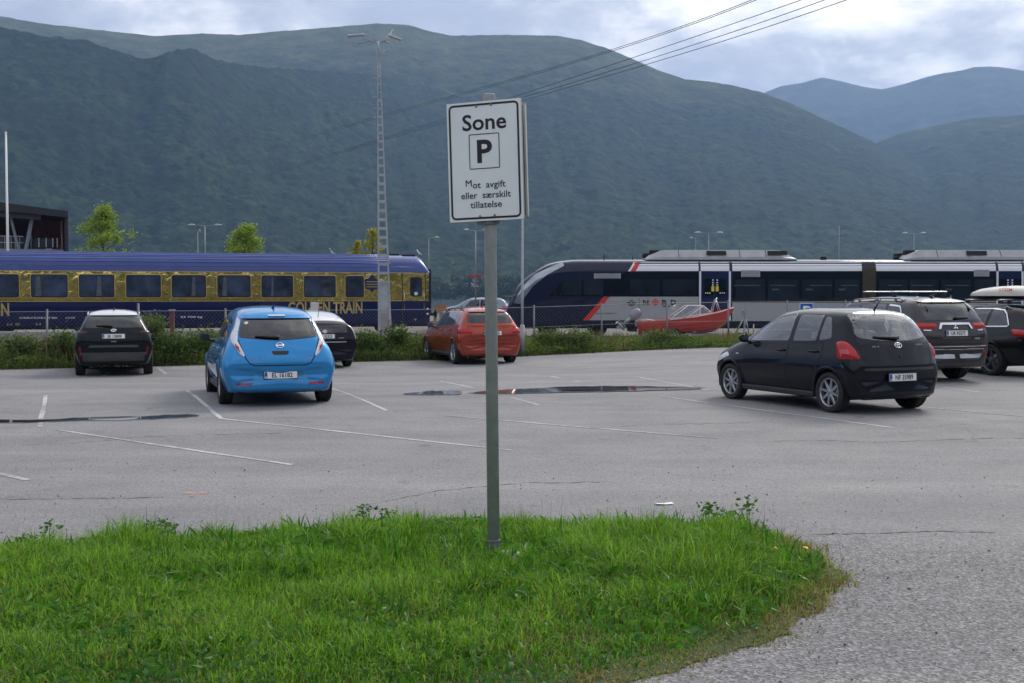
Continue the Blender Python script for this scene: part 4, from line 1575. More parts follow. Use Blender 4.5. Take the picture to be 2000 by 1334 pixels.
def black_crossover(pos, hd):
    st = [(.10, .10, .42, .62, .74, .56, .74, .66, .70, .70, .71), (.12, .12, .32, .72, .82, .60, .80, .76, .72, .84, .85), (.18, .12, .28, .76, .865, .66, .82, .90, .70, 1.0, 1.02),
          (.26, .11, .26, .78, .88, .68, .82, .98, .67, 1.12, 1.15), (.46, .07, .26, .78, .882, .68, .81, 1.02, .60, 1.35, 1.40), (.64, .04, .26, .78, .882, .68, .80, 1.03, .58, 1.45, 1.50),
          (1.0, 0, .26, .78, .882, .68, .80, 1.02, .58, 1.48, 1.55), (1.7, 0, .26, .78, .882, .68, .80, 1.0, .58, 1.48, 1.56), (2.3, 0, .26, .78, .882, .68, .80, .99, .57, 1.44, 1.53),
          (2.75, 0, .26, .78, .882, .66, .80, .97, .59, 1.24, 1.32), (3.1, .03, .26, .78, .88, .64, .79, .94, .66, 1.05, 1.10), (3.6, .10, .26, .76, .86, .62, .77, .88, .62, .96, 1.0),
          (3.95, .15, .28, .70, .80, .58, .7, .76, .56, .82, .86), (4.05, .12, .34, .6, .7, .52, .62, .62, .5, .66, .67)]
    P = paint("dark_green_grey_paint", (0.005, 0.008, 0.010), 0.0, 0.3, 0.08, 1.28)
    c = Car("crossover_car", "black compact crossover with a silver roof, nose into the weeds below the carriage", pos, hd, st, P, 120, 48)
    sk = c.skin
    c.arch(.80, .34, .38, .05, BLK); c.arch(3.36, .34, .38, .05, BLK)
    g = c.window([(-.54, 1.41, .05), (.54, 1.41, .05), (.66, 1.14, .06), (-.66, 1.14, .06)], 'B', G_DARK, seal=.04, name='rear_window')
    c.wiper(.02, 1.165, .38, 1.18, g)
    c.both([(1.15, 1.08), (2.7, 1.03), (2.35, 1.36), (1.15, 1.41)], G_DARK)
    c.both([(.72, 1.12, .04), (1.05, 1.085), (1.05, 1.40), (.85, 1.36)], G_DARK)
    c.window([(-.60, 1.14), (.60, 1.14), (.5, 1.47), (-.5, 1.47)], 'F', G_MID, name='windshield')
    c.door([(1.2, .36), (1.85, .32), (1.85, 1.01), (.98, 1.03), (1.0, .86), (1.18, .62)], (1.2, .92))
    c.door([(1.88, .32), (2.85, .32), (2.98, .66), (2.98, .95), (1.88, 1.0)], (2.0, .92))
    SIL = paint("silver_roof_paint", (.66, .68, .70), .1, .3, 0)
    sk.patch("roof", round_poly([(.50, -.52), (2.55, -.52), (2.55, .52), (.50, .52)], .08), 'T', .004, SIL, c.root, thick=.006, cell=.08)
    sk.patch("spoiler_lip", round_poly([(-.52, 1.485), (.52, 1.485), (.54, 1.43), (-.54, 1.43)], .015), 'B', .05, SIL, c.root, thick=.08, flat_n=True)
    rails(c, .58, .7, 2.3, 1.52, SIL)
    c.lamp("tail_light", [(.50, 1.05, .01), (.86, 1.08, .03), (.95, 1.05, .03), (.93, .97, .03), (.75, .98, .02), (.5, 1.02, .01)], 'C', pbr("smoked_lens", (.035, .012, .016), .12, coat=1.0), puff=.015)
    c.lamp("reflector", [(.735, .70), (.775, .70), (.76, .47), (.70, .50)], 'B', DREDL, puff=.008, r=.012)
    sk.patch("lower_bumper", round_poly([(-.70, .56), (.70, .56), (.68, .36), (-.68, .36)], .04), 'B', .012, BLK, c.root, thick=.03)
    c.seam([(-.64, 1.05), (-.60, .80), (-.5, .74), (.5, .74), (.60, .80), (.64, 1.05)], 'B', w=.014)
    sk.patch("tailgate_step", round_poly([(-.52, .735), (.52, .735), (.58, .69), (-.58, .69)], .012), 'B', .02, pbr("satin_trim", (.09, .1, .105), .4, .3), c.root, thick=.03)
    badge_ring(c, 0, 1.075, .055, 'oval')
    c.plate(0, .94, "SE 13808", tilt=.2, off=.016)
    h, n = sk.hit('B', 0, .82); place_text("badge_lettering", "AWD", .042, h + n * .006, (0, -1, 0), (0, 0, 1), CHR, c.root, .0015, 1.2)
    v = MB(); v.box((.25, 0, .335), (.26, 1.32, .11), None, 0, .035); v.build("lower_valance", BLK, c.root)
    v = MB(); v.box((.125, 0, .405), (.03, .62, .025), None, 0, .008); v.build("diffuser_trim", pbr("satin_silver", (.3, .3, .31), .4, .6), c.root)
    m = MB(); m.cyl((.95, 0, 1.545), (.80, 0, 1.61), .03, .006, 10); m.build("antenna", BLK, c.root)
    c.mirror(2.80, .885, 1.04, P)
    c.wheels(.80, 3.36, .335, 1.54, .215, .22, 5, ALU)
    sill(c, .28, 1.2, 3.0, .78)
    c.interior(2.1, 1.25, .2, .8, 2.85, 1.02)
    c.finish()
    return c


def rails(c, y, x0, x1, z, mat):
    m = MB()
    for sg in (1, -1):
        pts = []
        for k in range(13):
            u = k / 12
            x = x0 + (x1 - x0) * u
            h, n = c.skin.hit('T', x, sg * y)
            pts.append(Vector((x, sg * y, h.z + (.045 if 0 < k < 12 else .0))))
        m.tube(pts, .014, 8)
        for k in (2, 6, 10):
            m.box(pts[k] - Vector((0, 0, .022)), (.07, .018, .04))
    return m.build("roof_rail", mat, c.root)


def black_liftback(pos, hd):
    st = [(.10, .10, .38, .60, .72, .50, .72, .60, .66, .64, .65), (.12, .12, .28, .70, .80, .54, .78, .66, .70, .74, .75), (.17, .12, .22, .75, .855, .58, .80, .80, .70, .90, .92),
          (.24, .11, .20, .77, .868, .60, .80, .92, .68, 1.10, 1.13), (.42, .08, .20, .78, .872, .62, .79, .96, .62, 1.19, 1.24), (.9, .03, .20, .78, .872, .62, .78, .96, .585, 1.31, 1.37),
          (1.5, 0, .20, .78, .872, .62, .77, .95, .57, 1.40, 1.46), (2.1, 0, .20, .78, .872, .62, .77, .94, .565, 1.41, 1.49), (2.6, 0, .20, .78, .872, .62, .77, .93, .555, 1.36, 1.45),
          (3.1, 0, .20, .78, .872, .62, .77, .90, .58, 1.14, 1.22), (3.5, .04, .20, .77, .865, .60, .77, .86, .62, .98, 1.03), (3.9, .1, .2, .75, .85, .58, .75, .78, .6, .86, .90), (4.2, .16, .22, .7, .8, .54, .69, .68, .54, .74, .77), (4.36, .14, .30, .58, .68, .48, .6, .54, .5, .58, .585)]
    P = paint("violet_black_paint", (0.007, 0.006, 0.014), 0.0, 0.3, 0.08, 1.28)
    c = Car("liftback_car", "black liftback with silver roof and clear tail lights, half hidden behind the blue hatchback", pos, hd, st, P, 120, 48)
    sk = c.skin
    c.arch(.98, .32, .345); c.arch(3.68, .32, .345)
    SIL = paint("silver_roof_paint", (.66, .68, .70), .1, .3, 0)
    sk.patch("roof", round_poly([(.34, -.60, .03), (.7, -.585), (1.4, -.55), (2.6, -.52), (2.6, .52), (1.4, .55), (.7, .585), (.34, .60, .03)], .06), 'T', .004, SIL, c.root, thick=.006, cell=.08)
    g = c.window([(-.58, 1.12, .03), (.58, 1.12, .03), (.60, .93, .03), (-.60, .93, .03)], 'B', G_DARK, seal=.03, name='rear_window')
    c.both([(1.15, 1.02), (2.95, .97), (2.5, 1.31), (1.9, 1.36, .1), (1.15, 1.29)], G_DARK)
    c.both([(.65, 1.05, .04), (1.05, 1.025), (1.05, 1.27), (.8, 1.2, .05)], G_DARK)
    c.window([(-.60, 1.06), (.60, 1.06), (.5, 1.40), (-.5, 1.40)], 'F', G_MID, name='windshield')
    c.door([(1.35, .32), (2.0, .28), (2.0, .95), (1.05, .97), (1.1, .8), (1.32, .58)], (1.35, .87))
    c.door([(2.03, .28), (3.1, .28), (3.25, .62), (3.25, .86), (2.03, .945)], (2.2, .86))
    c.lamp("tail_light", [(.60, 1.10, .02), (.80, 1.10, .06), (.94, .92, .06), (.93, .76, .03), (.74, .74, .03), (.70, .92, .05)], 'C', pbr("pinkish_clear_lens", (.62, .55, .56), .12, coat=1.0), puff=.016)
    for o in [x for x in c.root.children if x.name.startswith("tail_light")]:
        sd = 'BL' if sum(v.co.y for v in o.data.vertices) > 0 else 'BR'
        sk.patch("red_reflector", round_poly([(.765, .85), (.90, .86), (.90, .79), (.765, .775)], .02), sd, .022, REDL, o, thick=.003, cell=.03)
    badge_ring(c, 0, .955, .055, 'oval')
    c.plate(0, .835, "EK 52323", tilt=.08)
    sk.patch("chrome_strip", round_poly([(-.56, .70), (.56, .70), (.56, .68), (-.56, .68)], .006), 'B', .008, CHR, c.root, thick=.01)
    h, n = sk.hit('B', -.42, .79); place_text("badge_lettering", "PRIUS", .045, h + n * .005, (n.y, -n.x, 0), (0, 0, 1), CHR, c.root, .001, 1.2)
    v = MB(); v.box((.25, 0, .27), (.26, 1.26, .12), None, 0, .04); v.build("lower_valance", BLK, c.root)
    m = MB(); m.cyl((.72, .05, 1.32), (.56, .05, 1.58), .010, .004, 8); m.build("antenna", BLK, c.root)
    c.mirror(3.05, .92, .98, P)
    c.wheels(.98, 3.68, .317, 1.53, .195, .205, 5, ALU)
    sill(c, .24, 1.4, 3.25, .78)
    c.interior(2.3, 1.45, .2, .78, 3.1, .95)
    c.finish()
    return c


def van_stations():
    return [(.10, .10, .40, .62, .74, .52, .74, .60, .70, .64, .65), (.13, .13, .30, .73, .83, .58, .81, .72, .73, .82, .83), (.21, .14, .24, .78, .88, .64, .83, .90, .70, 1.01, 1.03),
            (.29, .12, .22, .79, .897, .68, .83, .98, .66, 1.13, 1.16), (.46, .08, .22, .79, .90, .68, .82, 1.03, .605, 1.36, 1.40), (.64, .04, .22, .79, .90, .68, .81, 1.04, .58, 1.45, 1.50),
            (1.0, 0, .22, .79, .90, .68, .81, 1.03, .58, 1.48, 1.55), (1.8, 0, .22, .79, .90, .68, .81, 1.0, .58, 1.48, 1.555), (2.4, 0, .22, .79, .90, .66, .81, .98, .57, 1.44, 1.525),
            (2.9, 0, .22, .79, .90, .65, .80, .95, .59, 1.23, 1.30), (3.3, .03, .22, .78, .89, .64, .79, .91, .66, 1.04, 1.09), (3.75, .10, .22, .76, .87, .62, .77, .84, .62, .93, .97),
            (4.08, .16, .24, .70, .80, .56, .69, .73, .55, .79, .82), (4.2, .14, .30, .6, .7, .5, .6, .58, .5, .62, .625)]


def orange_van(pos, hd):
    P = paint("orange_red_paint", (0.34, 0.052, 0.028), 0.45, 0.26, .25)
    c = Car("compact_car", "orange-red high-roofed hatchback behind the sign post, its back half covered by the post", pos, hd, van_stations(), P, 130, 54)
    sk = c.skin
    c.arch(.83, .33, .36); c.arch(3.50, .33, .36)
    g = c.window([(-.56, 1.40, .1), (.56, 1.40, .1), (.66, 1.12, .08), (-.66, 1.12, .08)], 'B', G_DARK, seal=.03, name='rear_window')
    sk.patch("spoiler_lip", round_poly([(-.52, 1.49), (.52, 1.49), (.54, 1.425), (-.54, 1.425)], .02), 'B', .055, P, c.root, thick=.09, flat_n=True)
    c.both([(1.88, 1.03), (2.78, 1.0), (2.42, 1.36), (1.88, 1.40)], G_DARK)
    c.both([(1.05, 1.075), (1.80, 1.03), (1.80, 1.405), (1.05, 1.395)], G_DARK)
    c.both([(.72, 1.17, .08), (.98, 1.085), (.98, 1.385), (.86, 1.36, .1)], G_DARK)
    c.window([(-.60, 1.12), (.60, 1.12), (.5, 1.47), (-.5, 1.47)], 'F', G_MID, name='windshield')
    c.door([(1.25, .34), (1.84, .30), (1.84, 1.0), (1.0, 1.045), (1.02, .86), (1.22, .62)], (1.22, .93))
    c.door([(1.87, .30), (2.95, .30), (3.1, .64), (3.1, .92), (1.87, .995)], (2.0, .9))
    c.lamp("tail_light", [(.42, .90, .02), (.62, .99, .04), (.93, 1.0, .03), (.92, .86, .04), (.70, .83, .04), (.45, .84, .02)], 'C', REDL, puff=.018)
    c.seam([(-.66, 1.08), (-.62, .86), (-.55, .66), (.55, .66), (.62, .86), (.66, 1.08)], 'B', w=.014)
    sk.patch("tailgate_crease", round_poly([(-.60, 1.055), (.60, 1.055), (.58, 1.035), (-.58, 1.035)], .008), 'B', .016, P, c.root, thick=.03)
    badge_ring(c, 0, .99, .045, 'disc')
    c.plate(0, .845, "EK 42728", tilt=.12)
    h, n = sk.hit('B', -.36, .985); place_text("badge_lettering", "225xe", .055, h + n * .006, (n.y, -n.x, 0), (0, 0, 1), CHR, c.root, .0015, 1.2)
    sk.patch("bumper_crease", round_poly([(-.72, .60), (.72, .60), (.66, .565), (-.66, .565)], .012), 'B', .018, P, c.root, thick=.03)
    v = MB(); v.box((.26, 0, .29), (.28, 1.30, .14), None, 0, .04); v.build("lower_valance", BLK, c.root)
    m = MB()
    m.lathe([(.045, -.06), (.05, .02), (.042, .022), (.036, -.05)], (.12, .46, .33), (-1, 0, 0), 16)
    m.build("exhaust_pipe", CHR, c.root)
    rails(c, .57, .75, 2.45, 1.52, BLK)
    m = MB(); m.cyl((.95, 0, 1.545), (.82, 0, 1.60), .03, .006, 10); m.build("antenna", P, c.root)
    c.mirror(2.92, .91, 1.03, BLK)
    c.wheels(.83, 3.50, .325, 1.56, .215, .225, 5, ALU, True)
    sill(c, .25, 1.2, 3.1, .79)
    c.interior(2.1, 1.25, .2, .8, 3.0, 1.0)
    c.finish()
    return c


def grey_suv(pos, hd):
    st = [(.10, .10, .46, .64, .76, .60, .76, .70, .74, .75, .76), (.12, .12, .34, .75, .84, .64, .83, .80, .76, .90, .91), (.17, .12, .30, .79, .88, .68, .86, .96, .74, 1.07, 1.09),
          (.25, .11, .28, .81, .90, .72, .86, 1.08, .705, 1.25, 1.28), (.42, .09, .28, .82, .905, .74, .855, 1.12, .65, 1.49, 1.53), (.58, .05, .28, .82, .905, .74, .85, 1.13, .63, 1.58, 1.63),
          (.95, 0, .28, .82, .905, .74, .85, 1.12, .63, 1.60, 1.67), (1.8, 0, .28, .82, .905, .74, .85, 1.10, .63, 1.60, 1.685), (2.55, 0, .28, .82, .905, .72, .85, 1.07, .62, 1.57, 1.66),
          (3.05, 0, .28, .82, .905, .72, .84, 1.04, .63, 1.33, 1.41), (3.45, .03, .28, .81, .90, .70, .83, 1.0, .69, 1.13, 1.18), (3.95, .10, .28, .79, .88, .68, .81, .94, .66, 1.02, 1.07),
          (4.40, .16, .30, .74, .83, .62, .74, .82, .58, .90, .93), (4.52, .14, .38, .64, .74, .56, .66, .68, .52, .72, .725)]
    P = paint("brown_grey_paint", (0.046, 0.041, 0.042), 0.5, 0.3, .3)
    c = Car("suv_car", "brown-grey suv with a bright roof bar and wide red tail lights, between two black cars", pos, hd, st, P, 130, 54)
    sk = c.skin
    c.arch(1.0, .36, .40); c.arch(3.67, .36, .40)
    g = c.window([(-.60, 1.545, .06), (.60, 1.545, .06), (.72, 1.22, .05), (-.72, 1.22, .05)], 'B', G_DARK, seal=.035, name='rear_window')
    c.wiper(-.02, 1.25, .0 - .36, 1.255, g)
    sk.patch("spoiler_lip", round_poly([(-.56, 1.63), (.56, 1.63), (.58, 1.575), (-.58, 1.575)], .02), 'B', .06, P, c.root, thick=.09, flat_n=True)
    c.both([(2.15, 1.12), (3.0, 1.09), (2.62, 1.46), (2.15, 1.52)], G_MID)
    w1 = c.both([(1.25, 1.15), (2.06, 1.12), (2.06, 1.525), (1.25, 1.525)], G_DARK)
    w2 = c.both([(.62, 1.20, .06), (1.17, 1.155), (1.17, 1.515), (.84, 1.49, .08)], G_DARK)
    for sd in ('L', 'R'):
        sk.ribbon("chrome_strip", [(1.17, 1.505), (.86, 1.485), (.80, 1.46), (.63, 1.245), (.64, 1.20), (.70, 1.185)], sd, .028, .012, CHR, c.root)
        sk.ribbon("chrome_strip", [(.70, 1.175), (1.5, 1.128), (3.0, 1.07)], sd, .016, .010, CHR, c.root)
    c.window([(-.62, 1.20), (.62, 1.20), (.54, 1.60), (-.54, 1.60)], 'F', G_MID, name='windshield')
    c.door([(1.42, .40), (2.10, .36), (2.10, 1.09), (1.2, 1.11), (1.25, .92), (1.40, .68)], (1.45, .98))
    c.door([(2.13, .36), (3.15, .36), (3.28, .70), (3.28, 1.01), (2.13, 1.085)], (2.3, .98))
    c.lamp("tail_light", [(.36, 1.15, .01), (.66, 1.165, .02), (1.02, 1.165, .03), (1.02, 1.05, .03), (.90, 1.0, .02), (.66, 1.06, .01), (.36, 1.06, .01)], 'C', REDL, puff=.018)
    sk.patch("chrome_grip", round_poly([(-.34, 1.165), (.34, 1.165), (.40, 1.045), (.35, 1.045), (.31, 1.125), (-.31, 1.125), (-.35, 1.045), (-.40, 1.045)], .012), 'B', .022, CHR, c.root, thick=.03)
    c.lamp("reversing_light", [(.54, 1.035), (.70, 1.042), (.70, 1.018), (.56, 1.012)], 'B', CLRL, puff=.008, r=.012)
    badge_ring(c, 0, 1.085, .055, 'rhombs')
    c.seam([(-.74, 1.02), (-.68, .82), (-.6, .755), (.6, .755), (.68, .82), (.74, 1.02)], 'B', w=.014)
    c.seam([(-.34, .90), (-.30, .875), (.30, .875), (.34, .90)], 'B', w=.02, mat=pbr("satin_trim", (.09, .1, .105), .4, .3))
    c.plate(0, .965, "UR 95577", tilt=.10)
    h, n = sk.hit('B', -.5, .86); place_text("badge_lettering", "PHEV", .05, h + n * .006, (n.y, -n.x, 0), (0, 0, 1), CHR, c.root, .001, 1.3)
    sk.patch("bumper_trim", round_poly([(-.76, .725), (.76, .725), (.76, .705), (-.76, .705)], .006), 'B', .016, CHR, c.root, thick=.02)
    sk.patch("bumper_trim", round_poly([(-.72, .66), (.72, .66), (.72, .648), (-.72, .648)], .006), 'B', .012, CHR, c.root, thick=.02)
    SK = pbr("skid_silver", (.40, .40, .41), .35, .7)
    for a, b in ((-.62, -.06), (.06, .62)):
        sk.patch("skid_plate", round_poly([(a, .55), (b, .55), (b, .47), (a * .9 if a < 0 and a < -.3 else a, .47)], .012), 'B', .03, SK, c.root, thick=.05)
    c.lamp("reflector", [(.68, .62), (.80, .62), (.78, .52), (.70, .52)], 'B', DREDL, puff=.008, r=.012)
    v = MB(); v.box((.28, 0, .375), (.30, 1.36, .14), None, 0, .04); v.build("lower_valance", BLK, c.root)
    rails(c, .60, .8, 2.6, 1.62, pbr("satin_silver", (.3, .3, .31), .4, .6))
    m = MB(); m.cyl((.80, 0, 1.66), (.62, 0, 1.74), .035, .006, 10); m.build("antenna", P, c.root)
    # two load bars across the rails
    for x in (1.15, 2.05):
        m = MB()
        m.box((x, 0, 1.775), (.08, 1.34, .022), None, 0, .008)
        b = m.build("roof_bar", pbr("bright_bar", (.78, .79, .8), .3, .5), c.root)
        m = MB()
        for sg in (1, -1): m.box((x, sg * .60, 1.715), (.11, .07, .10), None, 0, .02)
        m.build("bar_foot", BLK, b)
    c.mirror(3.12, .96, 1.12, P)
    c.wheels(1.0, 3.67, .35, 1.56, .225, .235, 5, DALU, True)
    sill(c, .32, 1.45, 3.25, .81)
    c.interior(2.35, 1.5, .2, .84, 3.15, 1.1, floor=.42)
    c.finish()
    return c


def black_estate(pos, hd):
    st = [(.10, .10, .42, .64, .76, .56, .76, .66, .72, .70, .71), (.12, .12, .32, .74, .84, .60, .82, .76, .74, .86, .87), (.20, .12, .26, .79, .89, .64, .85, .92, .71, 1.02, 1.04),
          (.30, .10, .24, .81, .915, .66, .85, .99, .67, 1.15, 1.18), (.55, .07, .24, .81, .92, .66, .84, 1.0, .60, 1.36, 1.41), (.75, .04, .24, .81, .92, .66, .835, 1.0, .585, 1.42, 1.47),
          (1.2, 0, .24, .81, .92, .66, .83, .99, .59, 1.44, 1.51), (2.2, 0, .24, .81, .92, .66, .83, .97, .59, 1.43, 1.51), (2.9, 0, .24, .81, .92, .66, .82, .95, .58, 1.37, 1.46),
          (3.35, 0, .24, .81, .92, .64, .82, .93, .60, 1.18, 1.26), (3.75, .04, .24, .80, .91, .62, .81, .89, .66, 1.0, 1.05), (4.2, .10, .24, .77, .88, .6, .77, .83, .62, .91, .95),
          (4.58, .16, .26, .7, .81, .56, .69, .72, .55, .79, .82), (4.72, .14, .32, .6, .7, .5, .6, .58, .5, .62, .625)]
    P = paint("soft_black_paint", (0.006, 0.006, 0.008), 0.0, 0.3, .12, 1.33)
    c = Car("estate_car", "black estate car with a long cream roof box, cut by the right edge", pos, hd, st, P, 120, 50)
    sk = c.skin
    c.arch(1.12, .33, .37); c.arch(3.97, .33, .37)
    c.window([(-.56, 1.40, .06), (.56, 1.40, .06), (.66, 1.10, .06), (-.66, 1.10, .06)], 'B', G_DARK, name='rear_window')
    c.both([(1.42, 1.05), (2.25, 1.02), (2.25, 1.385), (1.42, 1.39)], G_MID)
    c.both([(2.34, 1.02), (3.35, .99), (2.9, 1.31), (2.34, 1.38)], G_MID)
    c.both([(.72, 1.08, .03), (1.34, 1.05), (1.34, 1.385), (1.0, 1.36, .12)], G_DARK)
    for sd in ('L', 'R'):
        sk.ribbon("chrome_strip", [(2.8, 1.37), (2.25, 1.405), (1.4, 1.412), (1.02, 1.385), (.90, 1.31), (.70, 1.08), (.73, 1.05), (1.4, 1.03), (2.3, 1.0), (3.4, .965)], sd, .026, .012, CHR, c.root)
    c.window([(-.62, 1.07), (.62, 1.07), (.52, 1.41), (-.52, 1.41)], 'F', G_MID, name='windshield')
    c.door([(1.60, .34), (2.28, .30), (2.28, .985), (1.3, 1.01), (1.4, .84), (1.56, .62)], (1.55, .90))
    c.door([(2.31, .30), (3.45, .30), (3.6, .64), (3.6, .90), (2.31, .98)], (2.5, .88))
    c.lamp("tail_light", [(.60, .98, .02), (1.0, 1.0, .03), (.98, .86, .03), (.62, .84, .02)], 'C', REDL, puff=.018)
    c.plate(0, .80, "RJ 24518", tilt=.1)
    v = MB(); v.box((.28, 0, .31), (.30, 1.36, .14), None, 0, .04); v.build("lower_valance", BLK, c.root)
    rails(c, .575, .85, 2.7, 1.5, pbr("satin_silver", (.3, .3, .31), .4, .6))
    for x in (1.2, 2.2):
        m = MB(); m.box((x, 0, 1.60), (.07, 1.26, .03), None, 0, .008)
        b = m.build("roof_bar", pbr("grey_bar", (.3, .31, .32), .4, .5), c.root)
        m = MB()
        for sg in (1, -1): m.box((x, sg * .575, 1.56), (.10, .07, .07), None, 0, .02)
        m.build("bar_foot", BLK, b)
    c.mirror(3.4, .98, 1.0, P)
    c.wheels(1.12, 3.97, .335, 1.60, .225, .235, 5, DALU, True)
    sill(c, .27, 1.6, 3.5, .81)
    c.interior(2.5, 1.6, .2, .82, 3.4, 1.0)
    c.finish()
    # the box lies on the bars: a thing of its own
    CRM = pbr("cream_gelcoat", (.64, .60, .51), .3, 0, .05, 4, coat=.6)
    box = thing("roof_box", "long cream roof box with a pointed nose on the black estate car", "roof box", c.root.location + Vector((0, 0, 1.617)), c.root.rotation_euler.z)
    rows, low = [], []
    xs = [0, .02, .08, .2, .5, 1.0, 1.5, 1.9, 2.15, 2.3, 2.36]
    ww = [.02, .16, .27, .32, .36, .38, .36, .30, .22, .10, .02]
    hh = [.09, .15, .20, .24, .27, .285, .27, .23, .17, .11, .07]
    for x, w, h in zip(xs, ww, hh):
        up = []
        for k in range(17):
            t = math.pi * k / 16
            up.append((.45 + x, -.05 + w * math.cos(t), .07 + (h - .06) * max(0, math.sin(t)) ** .7))
        rows.append(up)
        low.append([(.45 + x, -.05 + w * (1 - k / 4), .07 - min(.07, .07 * math.sin(math.pi * k / 8) * 1.6)) for k in range(9)])
    m = MB(); m.grid(rows, True); m.build("lid", CRM, box)
    m = MB(); m.grid(low, True); m.build("base", pbr("box_base", (.02, .02, .022), .6), box)
    place_text("lettering", "XTREM", .09, (1.35, -.05 + .355, .20), (-1, 0, 0), (0, -.25, 1), pbr("orange_print", (.55, .10, .03), .5), box, .001, 1.4, off=.012)
    return c


def distant_car(pos, hd):
    P = paint("blue_silver_paint", (0.20, 0.23, 0.29), 0.5, 0.3, .1)
    c = Car("compact_car", "blue-silver car on the road behind the trains, seen over the orange-red car", pos, hd, van_stations(), P, 90, 40)
    c.arch(.83, .33, .36); c.arch(3.50, .33, .36)
    c.both([(1.88, 1.03), (2.78, 1.0), (2.42, 1.36), (1.88, 1.40)], G_DARK)
    c.both([(1.05, 1.075), (1.80, 1.03), (1.80, 1.405), (1.05, 1.395)], G_DARK)
    c.both([(.72, 1.17, .08), (.98, 1.085), (.98, 1.385), (.86, 1.36, .1)], G_DARK)
    c.window([(-.60, 1.12), (.60, 1.12), (.5, 1.47), (-.5, 1.47)], 'F', G_MID, name='windshield')
    c.window([(-.56, 1.40, .1), (.56, 1.40, .1), (.66, 1.12, .08), (-.66, 1.12, .08)], 'B', G_DARK, seal=.03, name='rear_window')
    c.lamp("tail_light", [(.42, .90, .02), (.62, .99, .04), (.93, 1.0, .03), (.92, .86, .04), (.70, .83, .04), (.45, .84, .02)], 'C', REDL, puff=.018)
    c.lamp("headlight", [(3.6, .84), (4.05, .72), (4.02, .62), (3.6, .76)], 'L', CLRL, puff=.012)
    c.door([(1.25, .34), (1.84, .30), (1.84, 1.0), (1.0, 1.045), (1.02, .86), (1.22, .62)], (1.22, .93))
    c.door([(1.87, .30), (2.95, .30), (3.1, .64), (3.1, .92), (1.87, .995)], (2.0, .9))
    c.mirror(2.92, .94, 1.03, P)
    c.wheels(.83, 3.50, .325, 1.56, .215, .225, 5, ALU)
    c.interior(2.1, 1.25, .2, .8, 3.0, 1.0)
    c.finish()
    return c


def park(fn, axle_xy, axle_x, hd):
    """place a car by the ground point under its rear axle"""
    h = R_(hd)
    d = Vector((-math.sin(h), math.cos(h)))
    p = Vector(axle_xy) - d * axle_x
    front = Vector(axle_xy) + d * 2.7
    za, zf = gzf(*axle_xy), gzf(*front)
    c = fn((p.x, p.y, 0), hd)
    pitch = math.atan2(zf - za, 2.7)
    c.root.rotation_euler = (0, -pitch, R_(90 + hd))
    c.root.location.z = za - math.sin(pitch) * axle_x
    bpy.context.view_layer.update()
    return c

park(blue_hatch, (-3.79, 18.6), .80, 18.5)
park(black_hatch, (5.35, 17.3), .64, 25)
park(black_crossover, (-9.55, 28.0), .80, 18)
park(black_liftback, (-5.15, 31.0), .98, 20)
park(orange_van, (-.80, 32.2), .83, 20)
park(grey_suv, (8.32, 23.6), 1.0, 19)
park(black_estate, (11.0, 25.05), 1.12, 19)
park(distant_car, (-.9, 72.0), .83, 86)

# ================================================================== THE TRAINS
def gold_mat():
    m = bpy.data.materials.new("gold_foil")
    m.use_nodes = True
    t = m.node_tree
    b = t.nodes['Principled BSDF']
    co = N(t, 'ShaderNodeTexCoord').outputs['Object']
    n1 = noise(t, co, 1.7, 5, 0.6)
    t.links.new(ramp(t, n1, [(0.3, (0.58, 0.42, 0.12)), (0.7, (0.80, 0.60, 0.21))]), b.inputs['Base Color'])
    b.inputs['Metallic'].default_value = 0.95
    b.inputs['Roughness'].default_value = 0.13
    bp = N(t, 'ShaderNodeBump')
    bp.inputs['Strength'].default_value = 0.45
    bp.inputs['Distance'].default_value = 0.07
    t.links.new(noise(t, co, 2.6, 3, 0.5, 0.6), bp.inputs['Height'])
    t.links.new(bp.outputs[0], b.inputs['Normal'])
    return m


NAVY = paint("navy_paint", (0.010, 0.016, 0.075), 0.0, 0.3, .25)
ROOFB = pbr("blue_roof_paint", (0.028, 0.055, 0.22), 0.3, 0.1, 0.18, 1.2, coat=.4)
GOLD = gold_mat()
GOLDT = pbr("gold_print", (0.52, 0.38, 0.13), 0.35, 0.4, 0.1, 3)
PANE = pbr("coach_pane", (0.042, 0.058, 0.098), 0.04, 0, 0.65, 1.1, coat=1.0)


def bogie(m, x, y=0.0):
    for dx in (-1.25, 1.25):
        for sy in (-.76, .76):
            m.lathe([(.46, -.065), (.43, -.02), (.42, .065), (.2, .05), (.001, .07)], (x + dx, sy, .46), (0, math.copysign(1, sy), 0), 20)
        m.cyl((x + dx, -.9, .46), (x + dx, .9, .46), .08)
    for sy in (-.98, .98):
        m.box((x, sy, .56), (3.1, .14, .22), None, 0, .03)
        for dx in (-1.25, 1.25):
            m.box((x + dx, sy, .48), (.36, .2, .3), None, 0, .03)
        m.cyl((x - .3, sy, .5), (x - .3, sy, .9), .12); m.cyl((x + .3, sy, .5), (x + .3, sy, .9), .12)


